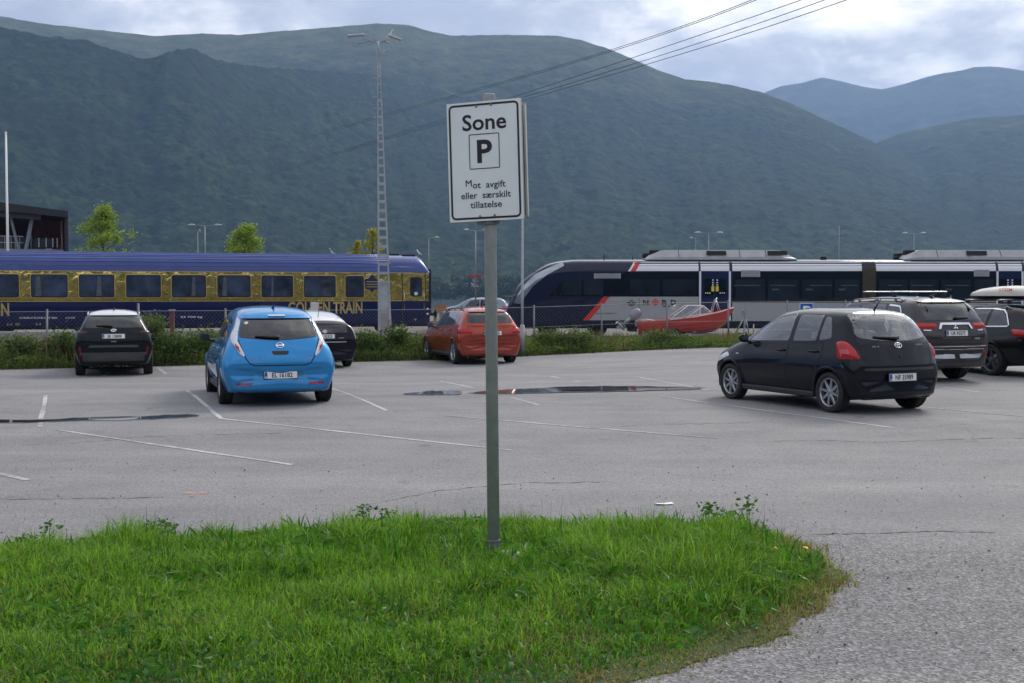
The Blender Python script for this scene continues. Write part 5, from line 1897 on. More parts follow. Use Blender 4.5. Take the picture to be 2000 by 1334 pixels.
def golden_coach():
    ang = R_(17.5)
    near = Vector((-4.32, 61.6))
    ctr = near + Vector((-math.sin(ang), math.cos(ang))) * 1.45
    root = thing("railway_coach", "navy railway coach with gold window band and blue ribbed roof behind the fence", "train", (ctr.x, ctr.y, -.36), R_(180) + ang)

    def sx(u):
        k = (u - 1000) / F_PX
        return (-4.32 - 61.6 * k) / (.954 - .3007 * k)
    L = 26.0
    prof = [(0, .50), (1.25, .42), (1.36, .40), (1.43, .62), (1.45, 1.2), (1.45, 1.74), (1.45, 2.4), (1.44, 3.0), (1.425, 3.21)]
    roofp = [(1.425, 3.21), (1.40, 3.36), (1.33, 3.55), (1.19, 3.76), (.98, 3.93), (.70, 4.06), (.36, 4.14), (0, 4.17)]
    xs = [0.0, .03, .08, .16, .28, .45, .7] + list(np.linspace(1, L, 60))

    def sec(pr, x, roof):
        f = 1 - (1 - min(1, x / .62)) ** 2.4
        inx = .05 * (1 - min(1, x / .3)) ** 2
        out = []
        for y, z in pr:
            zz = 3.21 + (z - 3.21) * (.18 + .82 * f) if roof else z
            out.append((x, y - inx if y > 0 else y, zz))
        return out + [(p[0], -p[1], p[2]) for p in out[-2 if roof else -1::-1]] if roof else out
    m = MB()
    for sg in (1, -1):
        m.grid([[(p[0], sg * p[1], p[2]) for p in sec(prof, x, False)] for x in xs], True)
    m.add([(0, y - .05 if y > 0 else 0, z) for y, z in prof] + [(0, -y + .05 if y > 0 else 0, z) for y, z in prof[::-1]], [tuple(range(2 * len(prof)))])
    body = m.build("car_body", NAVY, root)
    m = MB()
    m.grid([sec(roofp, x, True) for x in xs], True)
    e = sec(roofp, 0, True)
    m.add(e, [tuple(range(len(e)))])
    roof = m.build("roof", ROOFB, root)
    # roof corrugation: long ribs
    m = MB()
    for y, z in ((1.36, 3.50), (1.24, 3.70), (1.10, 3.84), (.95, 3.955), (.78, 4.035), (.58, 4.095), (.36, 4.14), (.12, 4.168)):
        for sg in (1, -1):
            m.tube([(x, sg * y, z) for x in np.linspace(2.05 if z > 3.6 else .8, L, 12)], .022 if z > 3.6 else .014, 6)
    m.build("roof_rib", pbr("roof_rib_paint", (0.10, 0.14, 0.38), .3, .2, .1, 1, coat=.4), roof)
    m = MB()
    m.box((.9, .2, 4.16), (.7, .4, .09), None, 0, .02); m.box((1.6, -.1, 4.2), (.5, .4, .1), None, 0, .02)
    m.build("roof_vent", DRK, roof)
    # gold band both sides, between the windows
    z0, z1 = 1.74, 3.205
    for sg in (1, -1):
        m = MB()
        def pt(x, z): return (x, sg * (np.interp(z, [1.2, 1.74, 2.4, 3.0, 3.21], [1.45, 1.45, 1.45, 1.44, 1.425]) + .004 - .05 * (1 - min(1, x / .3)) ** 2), z)
        m.grid([[pt(x, z) for z in np.linspace(z0, z1, 6)] for x in [.06, .12, .2, .3] + list(np.linspace(.5, L, 90))], True)
        m.build("gold_band", GOLD, root)
        m = MB()
        m.tube([pt(x, z0) for x in np.linspace(.06, L, 20)], .014, 6)
        m.tube([pt(x, z1) for x in np.linspace(.06, L, 20)], .014, 6)
        m.build("gold_moulding", GOLDT, root)
    # windows (near side carries the ones the photograph shows; far side mirrors them)
    wins = [(-36, 38), (61, 133), (155, 224), (247, 315), (336, 403), (425, 490), (511, 573), (594, 656), (675, 711)]
    FR = pbr("black_gasket", (.012, .012, .014), .4)
    for u0, u1 in wins:
        a, b = sorted((sx(u0), sx(u1)))
        for sg in (1, -1):
            pl = round_poly([(a, 1.93), (b, 1.93), (b, 3.045), (a, 3.045)], .11)
            ho = inset_poly(pl, .055)
            yy = lambda z: sg * (np.interp(z, [1.2, 1.74, 2.4, 3.0, 3.21], [1.45, 1.45, 1.45, 1.44, 1.425]))
            go = inset_poly(pl, -.035)
            m = MB()
            n = len(pl)
            m.add([(p[0], yy(p[1]) + sg * .012, p[1]) for p in go] + [(p[0], yy(p[1]) + sg * .016, p[1]) for p in pl], [(i, (i + 1) % n, n + (i + 1) % n, n + i) for i in range(n)])
            w = m.build("window", GOLDT, root)
            m = MB()
            m.add([(p[0], yy(p[1]) + sg * .016, p[1]) for p in pl] + [(p[0], yy(p[1]) + sg * .02, p[1]) for p in ho], [(i, (i + 1) % n, n + (i + 1) % n, n + i) for i in range(n)])
            m.build("window_gasket", FR, w)
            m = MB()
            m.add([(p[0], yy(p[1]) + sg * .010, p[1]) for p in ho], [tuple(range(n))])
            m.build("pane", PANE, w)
            if u0 not in (675,) and random.random() < .75:     # things seen behind the glass: a curtain, a seat back
                m = MB()
                q = random.uniform(.15, .75)
                xx = a + (b - a) * q
                wv = random.uniform(.10, .30)
                m.add([(xx, yy(2) + sg * .0125, 2.0), (xx + wv, yy(2) + sg * .0125, 2.0), (xx + wv * .7, yy(2.9) + sg * .0125, 2.95), (xx + wv * .1, yy(2.9) + sg * .0125, 2.95)], [(0, 1, 2, 3)])
                m.build("curtain", pbr("curtain_cloth", (.09, .10, .13), .8, 0, .3, 5), w)
    # end door by the right end
    a, b = sorted((sx(831), sx(786)))
    for sg in (1, -1):
        m = MB()
        m.box(((a + b) / 2, sg * 1.449, 2.0), (b - a, .03, 2.38), None, 0, .01)
        d = m.build("door", [GOLD], root)
        m = MB()
        for x in (a, b): m.box((x, sg * 1.455, 2.0), (.035, .04, 2.4))
        m.build("door_jamb", pbr("brown_seal", (.05, .03, .02), .6), d)
        m = MB()
        m.box(((a + b) / 2, sg * 1.4515, 1.27), (b - a - .04, .032, .93))
        m.build("door_panel", NAVY, d)
        p0, p1 = sorted((sx(824), sx(801)))
        pl = round_poly([(p0, 1.98), (p1, 1.98), (p1, 2.98), (p0, 2.98)], .12)
        m = MB()
        m.prism(pl, lambda x, z, k: (x, sg * (1.463 + k), z), .012)
        m.build("door_window", FR, d)
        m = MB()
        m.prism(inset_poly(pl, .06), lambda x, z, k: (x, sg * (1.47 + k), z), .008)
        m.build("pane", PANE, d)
        m = MB()
        m.box(((p0 + p1) / 2, sg * 1.48, 2.12), (.16, .01, .16)); m.build("notice", WHT, d)
        m = MB()
        for x in (a + .09, b - .09):
            m = MB()
            m.tube([(x, sg * 1.47, 1.3), (x, sg * 1.53, 1.35), (x, sg * 1.53, 2.1), (x, sg * 1.47, 2.15)], .016, 6)
            m.build("handle", CHR, d)
    # end wall: bellows, buffers, lamps
    m = MB()
    m.box((-.12, 0, 2.2), (.32, 1.3, 2.5), None, 0, .08)
    m.build("gangway_bellows", pbr("bellows_rubber", (.015, .015, .017), .8), root)
    m = MB()
    for y in (-.88, .88):
        m.cyl((0, y, 1.05), (-.42, y, 1.05), .11); m.cyl((-.42, y, 1.05), (-.46, y, 1.05), .24)
    m.build("buffer", pbr("buffer_steel", (.05, .05, .05), .5, .6), root)
    m = MB()
    for z in (1.32, 1.06):
        h = .05
        m.cyl((.14, 1.40, z), (.14, 1.475, z), .055)
    m.build("marker_light", WHT, root)
    m = MB()
    bogie(m, 3.4); bogie(m, 22.2)
    m.box((12.5, .8, .62), (5, 1.0, .42), None, 0, .04); m.box((17, .75, .6), (2.2, 1.0, .4), None, 0, .04)
    m.build("bogie", pbr("underframe_grime", (.03, .028, .026), .85), root)
    # lettering and crests
    X = Vector((-1, 0, 0)); UP = (0, 0, 1)
    s0, s1 = sx(563), sx(708)
    def fit(name, body, xl, xr, z, h, mat, par, bold=0, y=1.452, off=.004):
        """lettering stretched to lie between xl and xr (reading direction = falling x)"""
        me = text_mesh(body, h / .72, bold, 1.0)
        xsv = [v.co.x for v in me.vertices]
        k = abs(xl - xr) / (max(xsv) - min(xsv)); c0 = (max(xsv) + min(xsv)) / 2
        for v in me.vertices: v.co.x = (v.co.x - c0) * k
        me.transform(Matrix((X, Vector(UP), X.cross(Vector(UP)))).transposed().to_4x4())
        me.transform(Matrix.Translation(((xl + xr) / 2, y + off, z)))
        return link(name, me, par, [mat])
    fit("lettering", "GOLDEN TRAIN", s0, s1, 1.40, .60, GOLDT, body, .022)
    fit("lettering", "GOLDEN TRAIN", sx(18) + 3.7, sx(18), 1.36, .60, GOLDT, body, .022)
    fit("lettering", "N-TRAIN 61 83 29-83 214-8  Bpmz", sx(38), sx(112), .95, .085, WHT, body, .002)
    fit("lettering", "61 76 19-75", sx(128), sx(146), .95, .085, WHT, body, .002)
    fit("lettering", "17 t", sx(312), sx(335), .95, .07, WHT, body, .002)
    fit("lettering", "24 700 kg", sx(352), sx(395), .95, .085, WHT, body, .002)
    for u in (70, 14, 30): fit("lettering", "I-I" if u != 30 else "RIC", sx(u), sx(u + 9), .66, .12, GOLDT, body, .002)
    # two crests
    def crest(cx, cz, s, mat):
        pts = [(-.5, .25), (-.42, -.3), (-.15, -.36), (0, -.55), (.15, -.36), (.42, -.3), (.5, .25), (.36, .36), (.3, .30), (.12, .42), (.12, .52), (0, .6), (-.12, .52), (-.12, .42), (-.3, .30), (-.36, .36)]
        m = MB()
        m.prism([(cx - p[0] * s, cz + p[1] * s) for p in pts], lambda x, z, k: (x, 1.457 + k, z), .006)
        o = m.build("crest", mat, root)
        m = MB()
        for k in (-.18, -.02, .14):
            m.box((cx, 1.466, cz + k * s), (s * .72, .004, s * .045))
        m.build("crest_bar", GOLDT if mat is not GOLDT else NAVY, o)
    crest(sx(727), 2.62, .82, pbr("navy_print", (.012, .016, .07), .4))
    crest(sx(811), .98, .52, GOLDT)
    return root


def diesel_train():
    OX, OY, OZ = -.35, 58.45, -.36
    root = thing("railcar", "silver and navy railcar with a streamlined sloping nose and red diagonal stripe", "train", (OX, OY, OZ))
    px = lambda u: (u - 986) / 40.0
    pz = lambda v: 2.08 + (575 - v) / 40.0
    ND = paint("dark_navy_paint", (0.012, 0.016, 0.045), 0.0, .3, .15)
    SILV = paint("silver_paint", (0.40, 0.41, 0.425), 0.25, .35, .25)
    WHS = paint("white_silver_paint", (0.78, 0.80, 0.83), 0.1, .25, .05)
    REDS = paint("red_stripe_paint", (0.62, 0.045, 0.04), 0.0, .3, .05)
    BLKG = pbr("black_window_band", (.006, .008, .016), .05, 0, .3, 1.5, coat=1.0)
    top = [(0, 1.02), (.04, 1.2), (.1, 1.42), (.22, 1.76), (.41, 2.15), (.75, 2.66), (1.2, 3.05), (1.72, 3.42), (2.29, 3.66), (2.85, 3.765), (3.6, 3.82), (6, 3.82), (48, 3.82)]
    wid = [(0, .5), (.04, .68), (.1, .80), (.22, .95), (.41, 1.07), (.75, 1.19), (1.2, 1.29), (1.72, 1.36), (2.29, 1.40), (2.85, 1.43), (3.6, 1.45), (6, 1.45), (48, 1.45)]
    xs = np.unique(np.concatenate([np.linspace(0, .4, 14), np.linspace(.4, 4.5, 46), np.linspace(4.5, 44, 60)]))
    T = pchip([p[0] for p in top], [p[1] for p in top], xs)[:, 0]
    Wd = pchip([p[0] for p in wid], [p[1] for p in wid], xs)[:, 0]
    rows = []
    for x, zt, w in zip(xs, T, Wd):
        zb = .42 if x > .3 else .42 + .25 * (1 - x / .3)
        h = zt - zb
        c = [(0, zb), (w * .8, zb), (w * .97, zb + min(.12, h * .15)), (w, zb + h * .32), (w, zb + h * .55), (w * .985, zb + h * .78), (w * .955, zt - min(.34, h * .2)), (w * .86, zt - min(.15, h * .1)), (w * .62, zt - min(.05, h * .04)), (w * .3, zt - .01), (0, zt)]
        cc = catmull([[0, a, b] for a, b in c], 40)
        half = [(x, p[1], p[2]) for p in cc]
        rows.append(half + [(q[0], -q[1], q[2]) for q in half[-2:0:-1]])
    n2 = len(rows[0])
    V = [p for r in rows for p in r]
    F = [(i * n2 + k, i * n2 + (k + 1) % n2, (i + 1) * n2 + (k + 1) % n2, (i + 1) * n2 + k) for i in range(len(rows) - 1) for k in range(n2)]
    sk = Skin(V, F)
    m = MB(); m.add(V, F, True); m.add(rows[0], [tuple(range(n2))]); m.add(rows[-1], [tuple(range(n2))])
    body = m.build("car_body", ND, root)
    for sd in ('R', 'L'):
        P = lambda name, poly, mat, off=.006, r=0, thick=.008, par=root, cell=.35: sk.patch(name, round_poly([(px(u), pz(v)) for u, v in poly], r), sd, off, mat, par, thick=thick, cell=cell)
        def Q(name, poly, mat, off=.006, par=root, cell=.14): return P(name, poly, mat, off, 0, .008, par, cell)
        # upper white band, in lengths divided at doors and gangway
        for a, b in ((1248, 1364), (1368, 1424), (1430, 1683), (1710, 1944), (1949, 1995), (2000, 2600)):
            if a == 1248: Q("roof_band", [(1241, 529.5), (1252, 512), (b, 512), (b, 529.5)], WHS)
            else: Q("roof_band", [(a, 529.5), (a, 512), (b, 512), (b, 529.5)], WHS)
        Q("red_stripe", [(1231, 530), (1242, 512), (1252, 512), (1241, 530)], REDS, .009)
        Q("white_stripe", [(1226, 530), (1238, 512), (1242, 512), (1231, 530)], WHT, .009)
        # lower silver with the diagonal start
        Q("lower_panel", [(1150, 625.5), (1190, 579.5), (1364, 579.5), (1364, 625.5)], SILV)
        Q("red_stripe", [(1138, 625.5), (1179, 579.5), (1191, 579.5), (1151, 625.5)], REDS, .010)
        Q("lower_panel", [(1430, 627), (1430, 591.5), (1683, 591.5), (1683, 627)], SILV)
        Q("lower_panel", [(1710, 627), (1710, 591.5), (1944, 591.5), (1944, 627)], SILV)
        Q("lower_panel", [(2000, 627), (2000, 591.5), (2600, 591.5), (2600, 627)], SILV)
        # window bands
        bands = [((1072, 578), (1098, 548), (1190, 545), (1227, 531), (1364, 531), (1364, 578)), ((1431, 591), (1431, 530.5), (1682, 530.5), (1682, 591)), ((1711, 591), (1711, 530.5), (1943, 530.5), (1943, 591)), ((2001, 591), (2001, 530.5), (2600, 530.5), (2600, 591))]
        wb = [Q("window_band", list(b), BLKG, .005) for b in bands]
        # each pane in the band
        GP = pbr("train_pane", (.014, .022, .034), .04, 0, .5, .8, coat=1.0)
        for wi, lst in ((0, ((1098, 1136), (1140, 1178), (1230, 1288), (1294, 1360))), (1, ((1436, 1494), (1500, 1560), (1566, 1624), (1630, 1678))), (2, ((1716, 1770), (1776, 1832), (1838, 1896), (1902, 1940))), (3, ((2005, 2070), (2076, 2140), (2146, 2210), (2216, 2280), (2286, 2350)))):
            for a, b in lst:
                lo = 576 if wi == 0 else 588
                w = P("window", [(a, lo), (a, 546), (b, 546), (b, lo)], GP, .009, .06, .004, root)
                if wi in (1, 2) and a < 1900:
                    mm = MB()
                    yy = -1 if sd == 'R' else 1
                    zc = pz(557.5)
                    h, n = sk.hit(sd, px((a + b) / 2), zc)
                    mm.box((px((a + b) / 2) + random.uniform(-.2, .2), h.y + n.y * .0105, zc), ((b - a) / 40 * random.uniform(.5, .9), .004, .045))
                    if random.random() < .6:
                        mm.box((px(a + 14), h.y + n.y * .0105, pz(571)), (.34, .004, .36))
                    mm.build("seat_back", pbr("seen_seat", (.07, .075, .08), .8, 0, .4, 3), w)
        # grilles let into the band
        GR = pbr("grille_grey", (.36, .37, .40), .5, .2, .15, 9)
        for a, b, t, u in ((1160, 1212, 534, 544), (1447, 1484, 528, 541), (1901, 1931, 527, 540)):
            g = Q("grille", [(a, u), (a, t), (b, t), (b, u)], GR, .012)
            mm = MB()
            for k in range(5):
                h, n = sk.hit(sd, px((a + b) / 2), pz(t + (u - t) * (k + .5) / 5))
                mm.box((px((a + b) / 2), h.y + n.y * .014, h.z), ((b - a) / 40 - .12, .006, .02))
            mm.build("grille_slat", pbr("grille_dark", (.16, .17, .19), .6), g)
        # doors
        for a, b in ((1367, 1425), (1947, 1996)):
            d = Q("door", [(a + 2, 626), (a + 2, 530), (b - 2, 530), (b - 2, 626)], paint("door_navy", (.012, .02, .07), 0, .25, .1), .010)
            for e in (a, b):
                P("door_pillar", [(e - 2, 626), (e - 2, 530), (e + 2, 530), (e + 2, 626)], WHS, .016, 0, .02, d)
            c = (a + b) / 2
            for s in (-1, 1):
                P("door_window", [(c + s * 3, 578), (c + s * 3, 544), (c + s * 22, 544), (c + s * 22, 578)], BLKG, .014, .08, .004, d)
                YL = pbr("yellow_notice", (.75, .58, .04), .45, 0, .05, 8)
                cx = c + s * 4.3
                P("notice", [(cx - 2.8, 569), (cx - 2.8, 559), (cx + 2.8, 559), (cx + 2.8, 569)], YL, .019, 0, .004, d)
                for v in (547, 552, 556.5):
                    P("notice", [(cx - 1.4, v + 1.4), (cx - 1.4, v - 1.2), (cx + 1.4, v - 1.2), (cx + 1.4, v + 1.4)], pbr("white_notice", (.7, .7, .75), .5), .019, 0, .004, d)
                for k in range(3):
                    P("notice", [(c + s * (9 + k * 4), 573.6), (c + s * (9 + k * 4), 571), (c + s * (11.2 + k * 4), 571), (c + s * (11.2 + k * 4), 573.6)], pbr("white_notice", (.7, .7, .75), .5), .019, 0, .004, d)
        P("windshield_side", [(1004, 592), (1010, 577), (1020, 560), (1046, 535), (1083, 518), (1099, 512.5), (1102, 519), (1068, 537), (1041, 559), (1025, 581), (1016, 594)], pbr("painted_sky_sheen", (.34, .38, .42), .08, .6, .15, 2, coat=1.0), .014, .02, .01, root, .10)  # pale colour stands in for sky reflected in the raked windscreen
        # cab side window dark, body joint lines
        for u in (1131, 1683, 1710):
            sk.ribbon("panel_gap", [(px(u), pz(640)), (px(u), pz(509))], sd, .02, .012, DRK, root, step=.2)
        # gangway
        P("gangway_bellows", [(1684, 628), (1684, 505.8), (1709, 505.8), (1709, 628)], pbr("brown_bellows", (.05, .042, .03), .85, 0, .3, 4, bump=.4, bscale=30), .03, 0, .05, root)
    # windscreen: big raked glass on the nose
    fr = [(-.62, 1.72), (.62, 1.72), (.92, 2.2), (1.0, 2.75), (.88, 3.25), (.66, 3.55), (-.66, 3.55), (-.88, 3.25), (-1.0, 2.75), (-.92, 2.2)]
    AXB = AX['B']
    WS = pbr("windscreen_glass", (.02, .025, .03), .03, 0, .3, 1, coat=1.0)
    ws = sk.patch("windshield", round_poly(fr, .15), 'B', .012, WS, root, thick=.02, cell=.12)
    for y in (-.35, .35):
        sk.ribbon("wiper", [(y, 1.75), (y + .1, 2.6)], 'B', .05, .035, DRK, ws)
    sk.ribbon("windshield_joint", [(-.9, 3.2), (.9, 3.2)], 'B', .05, .02, DRK, ws)
    for sg in (1, -1):
        sk.patch("headlight", round_poly([(sg * .38, 1.42), (sg * .74, 1.46), (sg * .80, 1.62), (sg * .42, 1.56)], .05), 'B', .015, CLRL, root, thick=.03, cell=.08)
    # wing mirror arm
    m = MB()
    for sg in (1, -1):
        m.tube([(.42, sg * .95, 1.95), (.30, sg * 1.35, 1.98), (-.12, sg * 1.45, 2.0)], .022, 6)
    m.build("mirror_arm", pbr("green_grey", (.16, .2, .14), .5), root)
    # roof equipment: two long faired humps
    def hump(u0, u1):
        base = 3.80
        a, b = px(u0), px(u1)
        xs2 = [a, a + .25, a + .8, a + 1.0, b - 1.1, b - .8, b - .2, b]
        hs = [.02, .22, .44, .47, .47, .44, .12, .02]
        wt = [.9, .92, .92, .92, .92, .92, .92, .9]
        rows = []
        for x, h, w in zip(xs2, hs, wt):
            rows.append([(x, -w - .12, base - .02), (x, -w - .10, base + h * .25), (x, -w + .18, base + h), (x, 0, base + h * 1.02), (x, w - .18, base + h), (x, w + .10, base + h * .25), (x, w + .12, base - .02)])
        m = MB(); m.grid(rows, False)
        o = m.build("roof_fairing", pbr("fairing_grey", (.34, .35, .36), .45, .1, .15, 2), root)
        m = MB()
        for f0, f1 in ((.40, .53), (.80, .93)):
            x0, x1 = a + (b - a) * f0, a + (b - a) * f1
            for y in (-1.005, 1.005):
                m.add([(x0, y, base + .20), (x1, y, base + .20), (x1, y * .905, base + .42), (x0, y * .905, base + .42)], [(0, 1, 2, 3)])
        for y in (-.013, .013): pass
        g = m.build("vent", DRK, o)
        for v in g.data.vertices: v.co.y *= 1.012
        m = MB()
        for f in (.22, .42, .62, .79):
            x = a + (b - a) * f
            for sgn in (-1, 1):
                m.tube([(x, sgn * 1.025, base + .12), (x, sgn * .755, base + .478)], .012, 5)
        m.build("fairing_joint", DRK, o)
        m = MB()
        m.box((a + .5, -.4, base + .34), (.5, .5, .3), None, 0, .08); m.box((a + .2, .2, base + .22), (.4, .6, .24), None, 0, .06)
        m.build("exhaust_stack", DRK, o)
    hump(1262, 1562)
    hump(1768, 2080)
    m = MB()
    for u in (1183, 1240): m.cyl((px(u), -.3, 3.8), (px(u), -.3, 4.12 if u == 1183 else 3.98), .02)
    m.box((px(1620), -.2, 3.88), (.25, .3, .16), None, 0, .03); m.box((px(1765), -.2, 3.88), (.25, .3, .16), None, 0, .03)
    m.build("antenna", DRK, root)
    m = MB()
    bogie(m, px(1120)); bogie(m, px(1697)); bogie(m, px(2280))
    m.box((px(1290), -.6, .5), (3, 1.2, .5), None, 0, .05)
    m.build("bogie", pbr("underframe_grime", (.03, .028, .026), .85), root)
    # lettering on the silver
    y0 = -1.462
    GI = pbr("graphite_print", (.025, .027, .033), .5)
    def tx(body, u, v, hpx, mat, bold=0, sxx=1.0, wpx=None):
        me = text_mesh(body, hpx / 40 / .72, bold, sxx)
        if wpx:
            q = [w.co.x for w in me.vertices]; k = wpx / 40 / (max(q) - min(q))
            c0 = (max(q) + min(q)) / 2
            for w in me.vertices: w.co.x = (w.co.x - c0) * k
        me.transform(Matrix(((1, 0, 0), (0, 0, -1), (0, 1, 0))).to_4x4())
        h, n = sk.hit('R', px(u), pz(v))
        me.transform(Matrix.Translation((px(u), h.y - .017, pz(v))))
        return link("lettering", me, body_p, [mat])
    body_p = body
    for ch, u, w in (("N", 1261, 11), ("R", 1298, 11), ("D", 1315, 11)):
        tx(ch, u, 590.5, 9.5, GI, .012, 1, w)
    h, n = sk.hit('R', px(1301), pz(598))
    m = MB(); m.box((px(1301), h.y - .012, pz(598)), (.33, .006, .055)); m.build("emblem", GI, body)
    tx("NOR-SJ 94 76 0093 517-1", 1183, 612.5, 2.6, GI, .002, 1, 42)
    for s, mt, o in ((7.6, REDS, .012), (4.4, pbr("pale_red", (.55, .22, .2), .5), .016), (2.6, REDS, .02)):
        h, n = sk.hit('R', px(1280), pz(590.5))
        m = MB()
        m.add([(px(1280 + a * s), h.y - o, pz(590.5 + b * s)) for a, b in ((-1, 0), (0, 1), (1, 0), (0, -1))], [(0, 1, 2, 3)])
        m.build("emblem", mt, body)
    # winged emblem
    h, n = sk.hit('R', px(1233), pz(591))
    m = MB()
    W2 = lambda pts, r: m.tube([(px(1233 + a), h.y - .012, pz(591 + b)) for a, b in pts], r, 5)
    W2([(-8, 0), (-4, -.5), (-2, 2), (0, 3.5), (2, 2), (4, -.5), (8, 0)], .03)
    W2([(-6, 3), (-3, 5), (0, 6), (3, 5), (6, 3)], .025)
    W2([(-2, -6), (-2, -3), (0, -1.5), (2, -3), (2, -6)], .022)
    m.build("emblem", GI, body)
    m = MB(); m.box((px(1248), h.y - .012, pz(591)), (.02, .006, .42)); m.build("emblem", GI, body)
    return root


# ================================================================== BOAT ON ITS TRAILER
def boat():
    Y = 52.3
    k = F_PX / Y
    X0 = (1246 - 1000) / k
    zg = -.36
    root = thing("motorboat", "red clinker motorboat with a white-framed windscreen, resting on its trailer", "boat", (X0, Y, 0), R_(-2))
    RED = pbr("red_gelcoat", (.50, .055, .045), .3, 0, .18, 1.6, coat=.5)
    PNK = pbr("faded_red_rail", (.50, .13, .11), .4, 0, .12, 2)
    L = 4.25
    xs = np.linspace(0, 1, 26)
    gun = np.interp(xs, [0, .3, .6, .85, 1], [.50, .57, .72, .92, 1.12])
    keel = np.interp(xs, [0, .3, .6, .8, .92, 1], [-.10, -.12, -.08, .05, .40, 1.02])
    bw = np.interp(xs, [0, .25, .5, .7, .85, .95, 1], [.78, .86, .86, .74, .50, .22, .03])
    rows = []
    for x, g, kz, b in zip(xs, gun, keel, bw):
        side = []
        # three lapped strakes, each stepping out over the one below
        prof = [(0, 0), (.45, .10), (.70, .24), (.735, .245), (.82, .42), (.855, .425), (.91, .62), (.945, .625), (1.0, 1.0)]
        for w, h in prof:
            side.append((x * L, b * w, kz + (g - kz) * h))
        rows.append([(p[0], -p[1], p[2]) for p in side[::-1]] + side[1:])
    m = MB(); m.grid(rows, False)
    m.add(rows[0], [tuple(range(len(rows[0])))])
    hull = m.build("hull", RED, root)
    # inner skin and floor
    m = MB()
    inn = []
    for x, g, kz, b in zip(xs, gun, keel, bw):
        bb = max(.01, b - .05)
        z1 = kz + (g - kz) * .45
        inn.append([(x * L, -bb, g), (x * L, -bb * .86, z1), (x * L, bb * .86, z1), (x * L, bb, g)])
    m.grid(inn, False)
    m.add(inn[0], [(0, 1, 2, 3)])
    m.build("inner_hull", PNK, root)
    m = MB()
    for sg in (1, -1):
        m.tube([(x * L, sg * b, g) for x, g, b in zip(xs, gun, bw)], .028, 6)
    m.tube([(0, -.78, .50), (0, .78, .50)], .03, 6)
    m.build("gunwale", PNK, root)
    m = MB()
    dk = []
    for x, g, b in zip(xs, gun, bw):
        if x > .62: dk.append([(x * L, -b + .02, g + .005), (x * L, 0, g + .05), (x * L, b - .02, g + .005)])
    m.grid(dk, True)
    m.build("foredeck", PNK, root)
    m = MB()
    m.box((.9, 0, .33), (.28, 1.55, .04), None, 0, .01); m.box((.35, 0, .40), (.5, 1.4, .04), None, 0, .01)
    m.box((2.0, .3, .42), (.4, .4, .35), None, 0, .04); m.box((2.0, -.3, .42), (.4, .4, .35), None, 0, .04)
    m.build("thwart", pbr("seat_red", (.30, .05, .045), .6), root)
    for sg in (1, -1):
        m = MB()
        m.tube([(.1, sg * .62, .56), (.45, sg * .60, .60), (.72, sg * .55, .56)], .018, 6)
        m.build("grab_rail", WHT, root)
    # windscreen
    fp = lambda s: [(1.35, s * .80, .62), (2.15, s * .62, 1.22), (2.95, s * .52, 1.16), (3.2, s * .42, .86)]
    m = MB()
    for s in (1, -1):
        a = fp(s)
        m.tube([a[0], a[1]], .020, 6); m.tube([a[1], (2.85, s * .50, 1.22)], .020, 6)
        m.tube([(2.85, s * .50, 1.22), (3.25, s * .55, .88)], .020, 6); m.tube([a[0], (2.0, s * .82, .66), (3.25, s * .55, .88)], .018, 6)
        m.tube([(2.85, s * .50, 1.22), (2.05, s * .80, .68)], .016, 6)
    m.tube([(2.15, -.62, 1.22), (2.15, .62, 1.22)], .016, 6); m.tube([(2.85, -.50, 1.22), (2.85, .50, 1.22)], .020, 6)
    fr = m.build("windscreen_frame", WHT, root)
    m = MB()
    for s in (1, -1):
        m.add([(1.35, s * .80, .62), (2.05, s * .80, .67), (2.85, s * .50, 1.21), (2.15, s * .60, 1.21)], [(0, 1, 2, 3)])
        m.add([(2.05, s * .80, .67), (3.25, s * .55, .87), (2.85, s * .50, 1.21)], [(0, 1, 2)])
    m.add([(2.85, -.5, 1.21), (2.85, .5, 1.21), (3.25, .55, .87), (3.25, -.55, .87)], [(0, 1, 2, 3)])
    m.build("windscreen_pane", glass("acrylic", (.75, .78, .82)), fr, fixn=False)
    m = MB()
    m.tube([(3.28, -.30, .95), (3.42, -.2, 1.48), (3.52, 0, 1.56), (3.42, .2, 1.48), (3.28, .30, .95)], .022, 6)
    m.tube([(3.62, -.34, .98), (3.45, -.2, 1.46)], .018, 6); m.tube([(3.62, .34, .98), (3.45, .2, 1.46)], .018, 6)
    m.build("bow_rail", pbr("rail_steel", (.5, .52, .55), .3, .8), root)
    # outboard motor, tilted up
    GRY = pbr("outboard_grey", (.24, .26, .30), .35, 0, .2, 5, coat=.5)
    m = MB()
    rot = Matrix.Rotation(R_(52), 3, 'Y')
    o = Vector((-.30, 0, .66))
    def T(p): return o + rot @ Vector(p)
    rr = []
    for z, a, b in ((.0, .12, .10), (.05, .19, .13), (.2, .22, .145), (.40, .21, .14), (.50, .14, .10), (.53, .04, .03)):
        rr.append([T((a * math.cos(t) - .05 * z, b * math.sin(t), z)) for t in np.linspace(0, 2 * math.pi, 18, endpoint=False)])
    m.grid(rr, True, close_u=True)
    m.add(rr[0], [tuple(range(18))])
    ob = m.build("outboard_motor", GRY, root)
    m = MB()
    m.cyl(T((0, 0, .02)), T((0, 0, -.42)), .10, .075, 10)
    m.box(T((.02, 0, -.46)), (.36, .05, .05), rot, 0, .01)
    m.lathe([(.005, -.22), (.06, -.12), (.065, .12), (.03, .24), (.004, .25)], T((0, 0, -.58)), rot @ Vector((1, 0, 0)), 12)
    m.box(T((-.03, 0, -.70)), (.14, .02, .16), rot)
    m.box(Vector((-.06, 0, .42)), (.14, .26, .28), None, 0, .03)
    m.build("drive_leg", pbr("leg_grey", (.30, .31, .33), .4, .4), ob)
    m = MB()
